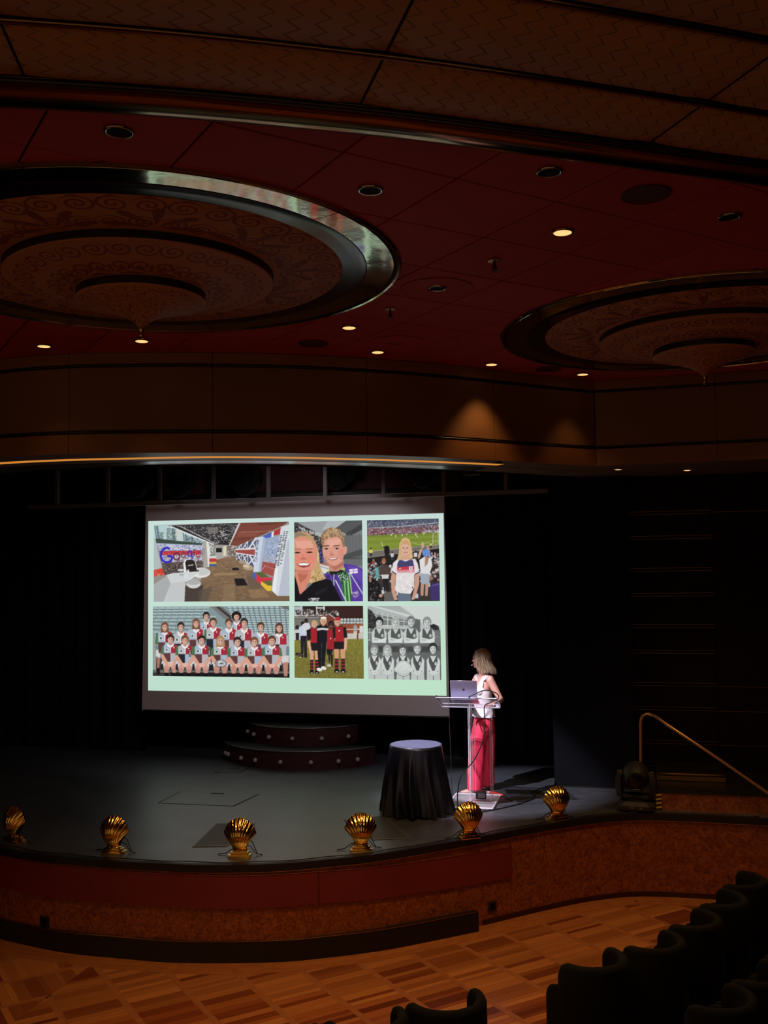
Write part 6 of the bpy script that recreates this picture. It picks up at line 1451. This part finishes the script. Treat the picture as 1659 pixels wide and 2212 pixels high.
    E((206, 158, 130), 1400, 430, 14, 60, 18); E((196, 150, 126), 1492, 400, 12, 60, -14); E((206, 160, 136), 1430, 340, 14, 36); P((218, 216, 218), [(1392, 500), (1440, 470), (1520, 480), (1532, 560), (1500, 655), (1405, 650)]); E((92, 140, 214), 1465, 425, 40, 40); N([(1425, 395), (1505, 395), (1505, 462), (1425, 462)], [(60, 104, 190), (130, 172, 230)], 40, 12); P((176, 130, 96), [(1455, 465), (1500, 470), (1480, 545), (1450, 575)]); P((156, 168, 182), [(1398, 645), (1500, 655), (1495, 760), (1405, 765)]); P((190, 140, 118), [(1402, 760), (1440, 760), (1430, 890), (1400, 885)]); P((190, 140, 118), [(1452, 760), (1490, 756), (1475, 890), (1450, 890)])
    P((62, 48, 108), [(1498, 800), (1530, 760), (1605, 745), (1605, 948), (1510, 930)]); P((92, 76, 150), [(1510, 790), (1540, 765), (1600, 755), (1600, 775)], 0.8)
    # supporter in front
    P((214, 176, 118), [(1150, 490), (1170, 420), (1178, 320), (1205, 268), (1245, 252), (1290, 275), (1312, 370), (1325, 480), (1270, 500), (1190, 496)]); N([(1160, 400), (1200, 290), (1290, 290), (1318, 470), (1160, 480)], [(232, 202, 148), (176, 136, 84)], 110, 9, 0.7, 2.0)
    P((212, 160, 132), [(1205, 440), (1275, 440), (1290, 510), (1240, 530), (1190, 510)]); E((222, 170, 144), 1240, 380, 46, 68); P((206, 160, 104), [(1190, 390), (1205, 300), (1245, 280), (1285, 310), (1294, 400), (1276, 330), (1215, 325)])
    for x in (1222, 1262): E((104, 66, 54), x, 368, 10, 5)
    E((200, 130, 110), 1242, 388, 9, 7, 0, 0.7); P((150, 70, 64), [(1216, 408), (1244, 404), (1270, 408), (1258, 424), (1230, 424)]); P((240, 234, 228), [(1220, 409), (1244, 407), (1266, 409), (1244, 417)])
    P((224, 216, 216), [(1090, 620), (1105, 530), (1150, 490), (1200, 500), (1290, 495), (1345, 485), (1375, 540), (1390, 650), (1335, 660), (1330, 800), (1290, 870), (1180, 860), (1120, 830), (1140, 650)]); P((66, 62, 112), [(1170, 500), (1205, 500), (1240, 515), (1295, 496), (1322, 500), (1335, 570), (1150, 580), (1152, 540)]); P((206, 40, 56), [(1148, 578), (1336, 566), (1338, 640), (1150, 640)], 1, (224, 180, 186)); P((210, 44, 58), [(1148, 576), (1336, 566), (1337, 600), (1149, 605)])
    L((236, 222, 226), 6, [(1168, 588), (1178, 594), (1195, 584)]); P((226, 226, 232), [(1280, 570), (1318, 568), (1318, 604), (1299, 622), (1280, 606)]); 
    for k in range(3): L((62, 66, 116), 5, [(1288, 580 + 12 * k), (1310, 579 + 12 * k)])
    P((60, 56, 96), [(1090, 612), (1142, 648), (1138, 660), (1090, 626)]); P((60, 56, 96), [(1338, 652), (1392, 625), (1392, 640), (1340, 664)]); N([(1150, 660), (1320, 660), (1300, 850), (1130, 820)], [(206, 198, 200), (238, 232, 232)], 60, 24, 0.4); B((60, 50, 60), 1308, 790, 1322, 806)
    P((204, 150, 126), [(1092, 626), (1138, 660), (1122, 770), (1130, 860), (1150, 930), (1115, 935), (1085, 840), (1078, 700)]); P((204, 150, 126), [(1340, 662), (1390, 640), (1388, 760), (1360, 850), (1330, 930), (1300, 930), (1330, 820)]); P((96, 110, 130), [(1150, 855), (1290, 868), (1300, 948), (1150, 948)])
    return c.soft(1).out()

def shirt(c, x, y, w, h, pal, sleeve, collar=(232, 228, 226), sx=1.0):
    """quartered rugby shirt: four colours, collar, sleeves"""
    a, b_, d, e_ = pal; s_ = w * 0.5
    c.P(sleeve, [(x - s_ * 1.05, y + h * 0.12), (x - s_ * 0.7, y), (x - s_ * 0.6, y + h * 0.55), (x - s_ * 1.2, y + h * 0.58)]); c.P(sleeve, [(x + s_ * 1.05, y + h * 0.12), (x + s_ * 0.7, y), (x + s_ * 0.6, y + h * 0.55), (x + s_ * 1.2, y + h * 0.58)])
    c.P(a, [(x - s_ * 0.82, y + h * 0.05), (x - s_ * 0.3, y - h * 0.04), (x, y), (x, y + h * 0.52), (x - s_ * 0.82, y + h * 0.52)]); c.P(b_, [(x + s_ * 0.82, y + h * 0.05), (x + s_ * 0.3, y - h * 0.04), (x, y), (x, y + h * 0.52), (x + s_ * 0.82, y + h * 0.52)])
    c.P(d, [(x - s_ * 0.82, y + h * 0.5), (x, y + h * 0.5), (x, y + h), (x - s_ * 0.75, y + h)]); c.P(e_, [(x + s_ * 0.82, y + h * 0.5), (x, y + h * 0.5), (x, y + h), (x + s_ * 0.75, y + h)])
    c.P(collar, [(x - s_ * 0.42, y - h * 0.06), (x, y + h * 0.05), (x + s_ * 0.42, y - h * 0.06), (x + s_ * 0.36, y + h * 0.10), (x, y + h * 0.20), (x - s_ * 0.36, y + h * 0.10)]); c.L(collar, w * 0.06, [(x, y + h * 0.1), (x, y + h * 0.45)]); c.P((212, 150, 130), [(x - s_ * 0.2, y - h * 0.06), (x + s_ * 0.2, y - h * 0.06), (x, y + h * 0.10)])
    c.E((238, 220, 220), x + s_ * 0.42, y + h * 0.18, w * 0.035, w * 0.045)
    c.B((222, 224, 226), x - s_ * 0.66, y + h * 0.24, x - s_ * 0.24, y + h * 0.40); c.B((70, 92, 82), x - s_ * 0.58, y + h * 0.27, x - s_ * 0.34, y + h * 0.37)
def photo_team():
    c = Canvas(300, 156, (42, 48, 1582, 848), (112, 132, 134)); P, E, B, L, N = c.P, c.E, c.B, c.L, c.N
    P((128, 150, 152), [(42, 48), (740, 48), (960, 200), (960, 420), (42, 420)])
    for r_ in range(11):
        y = 58 + r_ * 30 + r_ * r_ * 1.3
        for k in range(10):
            x = 30 + k * (84 + r_) - r_ * 12; xe = 700 + r_ * 26
            if x + 80 < xe: P((168, 190, 190), [(x, y), (x + 76, y + 2), (x + 78, y + 19), (x + 2, y + 17)]); L((54, 64, 70), 4.5, [(x, y + 22), (x + 80, y + 24)], 0.8)
    P((120, 118, 116), [(700, 48), (840, 48), (980, 170), (980, 230), (860, 190)]); 
    for k in range(7): L((70, 66, 66), 6, [(760 + k * 26, 60 + k * 20), (830 + k * 22, 54 + k * 20)])
    P((40, 38, 42), [(770, 55), (800, 55), (950, 175), (930, 190)], 0.8)
    P((126, 148, 152), [(830, 48), (1582, 48), (1582, 420), (1100, 420), (1000, 190)])
    for r_ in range(14):
        y = 54 + r_ * 26
        for k in range(14):
            x = 845 + k * 58 + r_ * (9 - k * 0.6)
            if x > 850 + r_ * 20 and x < 1570: P((174, 196, 196), [(x, y), (x + 40, y + 4), (x + 44, y + 20), (x + 4, y + 17)]); L((58, 68, 76), 5, [(x, y + 22), (x + 46, y + 25)], 0.75); L((58, 68, 76), 4, [(x + 47, y), (x + 50, y + 24)], 0.7)
    P((98, 90, 84), [(1460, 48), (1582, 48), (1582, 100)], 0.8); B((58, 54, 54), 42, 640, 1582, 848); P((150, 156, 150), [(42, 330), (75, 360), (85, 780), (42, 780)]); B((104, 104, 98), 42, 776, 1582, 806); B((30, 27, 29), 250, 800, 1582, 848)
    RED, GRY, BRN, DRK, LBL, GRN = (172, 36, 54), (176, 178, 184), (98, 58, 56), (38, 38, 52), (160, 178, 200), (74, 118, 76); SK, HB = (222, 166, 142), ((54, 40, 38), (120, 78, 52), (92, 60, 44), (44, 34, 34), (176, 136, 84))
    bk = [(660, 165, 62, (40, 32, 32)), (1000, 170, 66, (36, 30, 30))]
    for x, y, w, hr_ in bk:
        shirt(c, x, y + 62, 150, 190, (LBL, RED, BRN, GRY), GRY); 
        if x == 1000: E((34, 28, 28), x, y - 10, 56, 52)
        head(c, x, y, w, 76, SK, hr_)
    mid = [(185, 285, HB[1], 330), (370, 285, HB[0], 345), (545, 245, HB[1], 300), (738, 235, HB[2], 290), (915, 245, HB[2], 300), (1085, 240, HB[0], 305), (1268, 285, HB[2], 350), (1470, 295, HB[2], 350)]
    for i, (x, y, hr_, ys) in enumerate(mid):
        if x in (1470,): P((208, 206, 204), [(1480, 600), (1575, 600), (1575, 680), (1500, 690)]); P((190, 130, 108), [(1505, 680), (1565, 670), (1555, 830), (1520, 830)])
        if x == 185: P((208, 206, 204), [(85, 545), (140, 545), (130, 640), (80, 620)]); P((170, 110, 92), [(88, 640), (135, 640), (120, 760), (95, 760)]); P((30, 27, 29), [(85, 755), (130, 755), (130, 830), (90, 830)])
        shirt(c, x, ys + 5, 190, 250, (LBL if i % 2 == 0 else GRY, RED, BRN if i % 2 == 0 else DRK, GRY if i % 3 else LBL), GRN if i in (0, 3) else GRY)
        if i in (0, 2, 7): head(c, x, y, 66, 84, SK, hr_, 0.75)
        else: head(c, x, y, 66, 84, SK, hr_)
    frt = [(250, 430, HB[0]), (418, 440, HB[1]), (608, 440, HB[3]), (820, 445, HB[4]), (1010, 455, HB[3]), (1198, 455, HB[1]), (1390, 440, HB[2])]
    for i, (x, y, hr_) in enumerate(frt):
        P((206, 204, 202), [(x - 100, 670), (x + 100, 670), (x + 105, 740), (x - 105, 740)]); P((34, 32, 36), [(x - 105, 715), (x - 85, 700), (x - 80, 780), (x - 110, 770)]); P((34, 32, 36), [(x + 105, 715), (x + 85, 700), (x + 80, 780), (x + 110, 770)])
        shirt(c, x, y + 55, 190, 200, (LBL if i % 2 == 0 else GRY, RED, BRN if i != 1 else DRK, GRY if i % 2 == 0 else LBL), GRN)
        for s_ in (-1, 1):
            P((218, 156, 132), [(x + s_ * 112, y + 165), (x + s_ * 82, y + 168), (x + s_ * 10, 720), (x + s_ * 34, 745), (x + s_ * 100, y + 225)])
            E((206, 150, 134) if i < 3 else (200, 138, 122), x + s_ * 44, 752, 36, 36); P((196, 134, 118), [(x + s_ * 74, 758), (x + s_ * 18, 758), (x + s_ * 22, 806), (x + s_ * 66, 806)]); P((22, 20, 22), [(x + s_ * 70, 806), (x + s_ * 20, 806), (x + s_ * 22, 848), (x + s_ * 68, 848)])
        E((232, 172, 150), x, 715, 34, 20); head(c, x, y, 72, 90, SK, hr_, 0.7 if i == 3 else 0.0)
    B((24, 22, 26), 462, 540, 486, 620); B((24, 22, 26), 680, 535, 706, 620)
    for k in range(4): B((225, 225, 225), 467, 548 + k * 17, 481, 558 + k * 17); B((225, 225, 225), 686, 543 + k * 17, 700, 553 + k * 17)
    E((46, 48, 66), 822, 697, 66, 43); E((226, 224, 220), 822, 696, 60, 37); E((60, 62, 84), 822, 696, 54, 31); E((228, 226, 222), 822, 696, 50, 27)
    # lettering on the ball
    glyph = {'G': [[(1, 0), (0, 0), (0, 1), (1, 1), (1, .5), (.55, .5)]], 'I': [[(.5, 0), (.5, 1)]], 'L': [[(0, 0), (0, 1), (1, 1)]], 'B': [[(0, 0), (0, 1), (1, .75), (0, .5), (1, .25), (0, 0)]], 'E': [[(1, 0), (0, 0), (0, 1), (1, 1)], [(0, .5), (.8, .5)]], 'R': [[(0, 1), (0, 0), (1, .2), (0, .5), (1, 1)]], 'T': [[(0, 0), (1, 0)], [(.5, 0), (.5, 1)]]}
    for k, ch in enumerate('GILBERT'):
        for st_ in glyph[ch]: L((40, 40, 52), 4.2, [(782 + k * 11.8 + px * 8, 686 + py * 20) for px, py in st_])
    return c.soft(1).out()

def photo_pitch():
    c = Canvas(152, 160, (25, 42, 760, 808), (90, 84, 70)); P, E, B, L, N = c.P, c.E, c.B, c.L, c.N
    B((44, 34, 34), 25, 42, 760, 190); P((60, 34, 30), [(360, 42), (760, 42), (760, 180), (540, 170)]); P((176, 182, 186), [(25, 50), (110, 46), (110, 130), (25, 150)]); N([(30, 80), (110, 80), (110, 130), (30, 135)], [(50, 44, 46), (120, 116, 116)], 40, 16); B((46, 40, 42), 115, 60, 165, 130); B((206, 206, 204), 105, 46, 118, 140); B((206, 206, 204), 262, 46, 274, 140); B((206, 206, 204), 340, 46, 356, 140); L((206, 206, 204), 8, [(25, 148), (380, 140)]); N([(120, 70), (490, 90), (490, 140), (120, 138)], [(206, 200, 196), (70, 60, 60), (150, 130, 120), (36, 30, 30)], 150, 15, 0.85, 1.4); B((190, 190, 188), 275, 56, 340, 72)
    P((122, 60, 44), [(300, 150), (400, 140), (540, 190), (540, 330), (300, 330)]); L((206, 200, 196), 8, [(395, 125), (470, 180)])
    for k in range(7):
        for r_ in range(2): B((186, 196, 198), 520 + k * 34, 175 + r_ * 32, 548 + k * 34, 200 + r_ * 32); B((70, 74, 78), 520 + k * 34, 200 + r_ * 32, 550 + k * 34, 207 + r_ * 32)
    P((158, 74, 44), [(540, 240), (760, 232), (760, 330), (560, 335)]); B((206, 206, 200), 560, 286, 760, 296); P((162, 158, 150), [(25, 330), (760, 330), (760, 395), (25, 410)]); P((198, 192, 180), [(540, 340), (760, 335), (760, 380), (560, 395)]); B((120, 116, 112), 25, 160, 300, 340, 0.9); B((150, 146, 140), 28, 158, 290, 166)
    P((132, 126, 46), [(25, 405), (760, 392), (760, 808), (25, 808)], 1, (118, 108, 42)); N([(25, 405), (760, 395), (760, 808), (25, 808)], [(156, 150, 62), (104, 98, 36), (142, 130, 50), (90, 84, 34), (170, 160, 76)], 1500, 14, 0.45, 0.7); B((92, 60, 40), 690, 300, 705, 395)
    SK = (222, 164, 136)
    for x, y, t_, b_ in ((675, 235, (150, 160, 160), (206, 196, 180)), (738, 240, (214, 210, 204), (196, 190, 180))): E((150, 100, 74), x, y, 11, 14); P(t_, [(x - 20, y + 15), (x + 18, y + 14), (x + 20, y + 80), (x - 20, y + 80)]); P(b_, [(x - 18, y + 78), (x + 18, y + 78), (x + 14, y + 150), (x, y + 150), (x, y + 100), (x - 8, y + 150), (x - 20, y + 150)])
    for x, y, t_, hh in ((60, 270, (196, 196, 200), 50), (118, 230, (190, 204, 222), 70), (155, 200, (206, 208, 212), 60)): E((44, 34, 34), x, y, 20, 25); P(t_, [(x - 42, y + 40), (x - 10, y + 22), (x + 30, y + 24), (x + 46, y + 60), (x + 36, y + 130), (x - 40, y + 130)])
    P((34, 32, 40), [(92, 360), (160, 360), (162, 590), (132, 590), (128, 430), (120, 590), (100, 590)]); P((40, 36, 42), [(40, 330), (80, 330), (76, 408), (44, 408)]); N([(35, 540), (110, 540), (110, 565), (35, 565)], [(34, 30, 30), (80, 70, 60)], 30, 18); E((226, 222, 214), 92, 590, 8, 6)
    def player(x, top, w, leg, socks=True):
        P((34, 30, 32), [(x - w * 0.62, top + 20), (x - w * 0.3, top), (x + w * 0.3, top), (x + w * 0.62, top + 20), (x + w * 0.58, top + 125), (x - w * 0.58, top + 125)]); P((176, 30, 38), [(x - w * 0.36, top + 4), (x + w * 0.36, top + 4), (x + w * 0.40, top + 162), (x - w * 0.38, top + 165)]); P((30, 28, 30), [(x - w * 0.5, top + 160), (x + w * 0.5, top + 160), (x + w * 0.52, top + 245), (x - w * 0.5, top + 248)])
        for s_, dx in ((-1, -0.28), (1, 0.28)):
            xx = x + w * dx; P(leg, [(xx - w * 0.22, top + 240), (xx + w * 0.22, top + 240), (xx + w * 0.16, top + 345), (xx - w * 0.16, top + 345)])
            for k in range(7): B((40, 28, 34) if k % 2 == 0 else (150, 34, 46), xx - w * 0.17, top + 340 + k * 17, xx + w * 0.17, top + 357 + k * 17)
            E((26, 24, 26), xx, top + 470, w * 0.24, 20); E((200, 196, 190), xx, top + 478, w * 0.12, 6)
    player(238, 275, 96, (218, 156, 124)); P(SK, [(165, 415), (195, 415), (212, 530), (190, 545)]); P((30, 28, 30), [(158, 300), (200, 290), (205, 400), (165, 412)])
    P((26, 26, 32), [(268, 262), (300, 245), (370, 245), (395, 275), (392, 400), (370, 430), (355, 600), (345, 700), (285, 700), (275, 560), (268, 420)]); P((206, 206, 210), [(270, 282), (330, 275), (392, 282), (390, 304), (330, 296), (272, 305)]); L((70, 70, 80), 4, [(318, 430), (312, 690)]); E((226, 224, 220), 292, 716, 30, 18, 8); E((226, 224, 220), 338, 700, 28, 18, 20)
    P((168, 30, 40), [(378, 300), (450, 292), (462, 500), (440, 510), (372, 495)]); P((30, 27, 29), [(368, 495), (440, 505), (420, 560), (375, 560)]); P((50, 32, 26), [(385, 550), (408, 555), (405, 640), (392, 640)]); P((44, 30, 28), [(410, 560), (436, 556), (434, 680), (418, 680)]); E((200, 196, 190), 395, 672, 26, 12); E((226, 220, 214), 414, 388, 6, 9)
    player(508, 260, 118, (216, 150, 112)); P(SK, [(560, 380), (590, 375), (580, 500), (552, 512)]); P((30, 28, 30), [(545, 285), (575, 262), (592, 375), (556, 384)]); E((232, 228, 224), 505, 306, 9, 6)
    head(c, 242, 240, 50, 66, SK, (206, 160, 104)); head(c, 340, 210, 54, 76, SK, (206, 190, 150)); E((240, 238, 232), 340, 168, 32, 10); head(c, 420, 245, 48, 64, (84, 54, 44), (34, 27, 28)); head(c, 488, 222, 54, 70, SK, (196, 150, 96)); P((196, 36, 48), [(468, 164), (512, 160), (516, 196), (464, 198)])
    E(SK, 262, 242, 7, 20, 60, 0.6); L((196, 190, 184), 5, [(585, 290), (760, 286)])
    return c.soft(1).out()

def photo_grey():
    c = Canvas(160, 164, (803, 42, 1582, 830), (150, 150, 150)); P, E, B, L, N = c.P, c.E, c.B, c.L, c.N
    g = lambda v: (v * 0.98, v * 1.02, v)
    B(g(168), 803, 42, 1582, 300, 1, g(186)); P(g(206), [(1150, 42), (1582, 42), (1582, 260), (1400, 250), (1360, 190)]); P(g(176), [(840, 42), (1368, 180), (1366, 270), (900, 250), (890, 100)]); P(g(205), [(835, 42), (885, 42), (1370, 170), (1368, 190), (1250, 165)]); P(g(120), [(890, 120), (1250, 185), (1250, 265), (905, 250)])
    for k in range(7): L(g(212), 6, [(905 + k * 58, 110 + k * 12), (905 + k * 58, 270)])
    for y0, y1 in ((128, 196), (172, 218), (250, 258)): L(g(214), 6, [(895, y0), (1260, y1)])
    P(g(96), [(1250, 175), (1368, 190), (1366, 300), (1250, 280)]); L(g(60), 3, [(1300, 180), (1300, 290)], 0.5)
    P(g(44), [(803, 70), (850, 95), (890, 160), (895, 260), (870, 285), (803, 285)]); N([(803, 70), (850, 95), (890, 160), (890, 280), (803, 285)], [g(70), g(28), g(92)], 110, 14, 0.7); P(g(40), [(1470, 250), (1510, 235), (1560, 260), (1570, 330), (1480, 330)]); N([(1475, 250), (1565, 265), (1570, 320), (1480, 325)], [g(66), g(24)], 40, 12); P(g(104), [(803, 285), (1582, 300), (1582, 830), (803, 830)], 1, g(96))
    P(g(112), [(1490, 310), (1570, 310), (1570, 500), (1490, 500)]); L(g(206), 4, [(803, 330), (860, 330)]); L(g(206), 4, [(803, 410), (850, 408)]); L(g(206), 5, [(825, 282), (825, 410)]); L(g(196), 4, [(1495, 372), (1570, 372)])
    back = [(928, 225, g(40), 880, 1), (1105, 235, g(168), 1060, 0), (1270, 215, g(120), 1215, 0), (1440, 225, g(140), 1385, 0)]
    for x, y, hr_, _, s_ in back:
        P(g(74), [(x - 78, 480), (x + 78, 480), (x + 82, 540), (x - 82, 540)]); P(g(196), [(x - 85, 330), (x - 50, 285), (x + 50, 285), (x + 80, 330), (x + 74, 440), (x - 80, 440)]); P(g(86), [(x - 48, 288), (x - 26, 284), (x, 345), (x + 26, 284), (x + 50, 288), (x + 58, 400), (x - 54, 405)]); L(g(212), 5, [(x - 28, 284), (x, 342), (x + 28, 284)])
        P(g(206), [(x - 84, 380), (x - 60, 380), (x + 60, 405), (x + 30, 440), (x - 70, 438)]); L(g(120), 4, [(x - 60, 402), (x + 20, 418)]); P(g(214), [(x + 82, 380), (x + 60, 385), (x - 40, 420), (x - 36, 438), (x + 60, 440)]); L(g(130), 3, [(x - 36, 440), (x + 60, 440)]); E(g(180), x + 34, 362, 14, 20)
        head(c, x, y, 72, 96, g(202), hr_, 0.0)
    P(g(60), [(803, 470), (1582, 470), (1582, 520), (803, 520)], 0.5)
    front = [(872, 520, g(130)), (1012, 525, g(160)), (1178, 520, g(84)), (1332, 500, g(110)), (1498, 500, g(48))]
    for i, (x, y, hr_) in enumerate(front):
        P(g(198), [(x - 68, 620), (x - 40, 575), (x + 40, 575), (x + 72, 620), (x + 66, 830), (x - 66, 830)]); P(g(80), [(x - 44, 580), (x - 26, 572), (x, 640), (x + 26, 572), (x + 46, 582), (x + 44, 740), (x - 46, 740)]); L(g(220), 8, [(x - 28, 572), (x, 636), (x + 28, 572)])
        for s_ in (-1, 1): P(g(206), [(x + s_ * 70, 620), (x + s_ * 44, 640), (x + s_ * 6, 740), (x + s_ * 16, 772), (x + s_ * 60, 700)]); L(g(120), 3, [(x + s_ * 46, 640), (x + s_ * 10, 738)])
        P(g(190), [(x - 68, 760), (x + 68, 760), (x + 72, 830), (x - 72, 830)]); L(g(90), 5, [(x, 772), (x, 830)]); E(g(208), x, 755, 26, 24); L(g(130), 3, [(x - 14, 750), (x + 14, 762)]); E(g(190), x + 26, 655, 12, 20)
        head(c, x, y, 72, 96, g(204), hr_, 0.55 if i == 1 else 0.0)
    E(g(110), 1182, 708, 88, 86); E(g(224), 1182, 708, 82, 80); E(g(150), 1182, 708, 74, 72); E(g(214), 1182, 708, 70, 68, 0, 1, 0, 360, g(196)); L(g(228), 12, [(1150, 740), (1215, 690)], 0.5)
    for s_ in (-1, 1): E(g(206), 1182 + s_ * 80, 722, 18, 24)
    return c.soft(1).out()

# ------------------------------------------------------------------ projection screen
scn = thing('projection_screen', 'large projection screen lit with a slide of six photographs', 'screen', (-4.7, 13.3, STAGE))
def spt(x, z): return (x + 4.7, z - STAGE)
q = MB(); vs = []
x0, x1, xb0, xb1 = -6.925, -2.470, -6.985, -2.445
q.add([(*spt(xb0, 1.494)[:1], 0.004, 1.494 - STAGE), (spt(xb1, 0)[0], 0.004, 1.497 - STAGE), (spt(x1, 0)[0], 0.004, 4.54 - STAGE), (spt(x0, 0)[0], 0.004, 4.54 - STAGE), (spt(xb0, 0)[0], 0.016, 1.494 - STAGE), (spt(xb1, 0)[0], 0.016, 1.497 - STAGE), (spt(x1, 0)[0], 0.016, 4.54 - STAGE), (spt(x0, 0)[0], 0.016, 4.54 - STAGE)],
      [(0, 1, 2, 3), (7, 6, 5, 4), (0, 4, 5, 1), (1, 5, 6, 2), (2, 6, 7, 3), (3, 7, 4, 0)])
q.build('screen_sheet', MATS['screen_sheet'], scn)
q = MB(); q.box((0, 0.012, 1.50 - STAGE), (4.53, 0.022, 0.02)); q.build('bottom_batten', MATS['black_plastic'], scn)
q = MB(); q.tube([(-2.3, 0.06, 4.57 - STAGE), (2.3, 0.06, 4.57 - STAGE)], 0.05, 16); q.build('roller', MATS['black_plastic'], scn, True)
for x in (-2.1, 2.1): q = MB(); q.tube([(x, 0.06, 4.60 - STAGE), (x, 0.06, 6.29 - STAGE)], 0.006, 6); q.build('hanger', MATS['dark_metal'], scn)
def projected(name, X0, X1, Z0_, Z1, y, arr, parent, strength=1.0):
    """a lit area of the projection: its colours sit on the vertices of a fine grid"""
    h, w = arr.shape[:2]; xs = np.linspace(X0, X1, w); zs_ = np.linspace(Z1, Z0_, h); XX, ZZ = np.meshgrid(xs, zs_)
    co = np.stack([XX + 4.7, np.full_like(XX, y), ZZ - STAGE], -1).reshape(-1, 3)
    i = np.arange(h * w).reshape(h, w); fc = np.stack([i[1:, :-1], i[1:, 1:], i[:-1, 1:], i[:-1, :-1]], -1).reshape(-1, 4)
    me = bpy.data.meshes.new(name); me.vertices.add(h * w); me.vertices.foreach_set('co', co.ravel()); n_ = len(fc)
    me.loops.add(n_ * 4); me.loops.foreach_set('vertex_index', fc.ravel().astype(np.int32)); me.polygons.add(n_); me.polygons.foreach_set('loop_start', np.arange(0, n_ * 4, 4, dtype=np.int32)); me.update(calc_edges=True)
    L_ = np.where(arr <= 0.04045, arr / 12.92, ((arr + 0.055) / 1.055) ** 2.4).reshape(-1, 3)
    at = me.color_attributes.new('light', 'FLOAT_COLOR', 'POINT'); at.data.foreach_set('color', np.c_[L_, np.ones(len(L_))].ravel())
    if 'projection' not in MATS:
        m_ = mat('projection', (0.02, 0.02, 0.02), 0.9, spec=0.1); nt_, b_ = nodes(m_); a_ = nt_.nodes.new('ShaderNodeAttribute'); a_.attribute_name = 'light'
        nt_.links.new(a_.outputs['Color'], b_.inputs['Emission Color']); b_.inputs['Emission Strength'].default_value = strength
    me.materials.append(MATS['projection']); return link(name, me, parent)
yy, xx = np.mgrid[0:40, 0:70]; t = (yy / 39.0)[..., None]; s_ = (xx / 69.0)[..., None]
bgc = (np.array([200, 222, 216]) * (1 - t) + np.array([190, 222, 205]) * t) * (1 - 0.02 * s_) + np.array([2, 8, -3]) * s_ * t
slide = projected('slide', -6.885, -2.482, 1.783, 4.248, 0.002, bgc / 255.0, scn)
def border(a): return a
for nm, fn, X0, X1, Z0_, Z1 in (('office_photo', photo_office, -6.795, -4.703, 3.068, 4.188), ('selfie_photo', photo_selfie, -4.627, -3.632, 3.060, 4.180), ('stadium_photo', photo_stadium, -3.562, -2.550, 3.058, 4.177),
                                ('team_photo', photo_team, -6.812, -4.711, 1.996, 2.998), ('pitch_photo', photo_pitch, -4.636, -3.632, 1.997, 2.996), ('grey_photo', photo_grey, -3.567, -2.550, 1.993, 2.992)):
    projected(nm, X0, X1, Z0_, Z1, 0.000, fn(), slide)
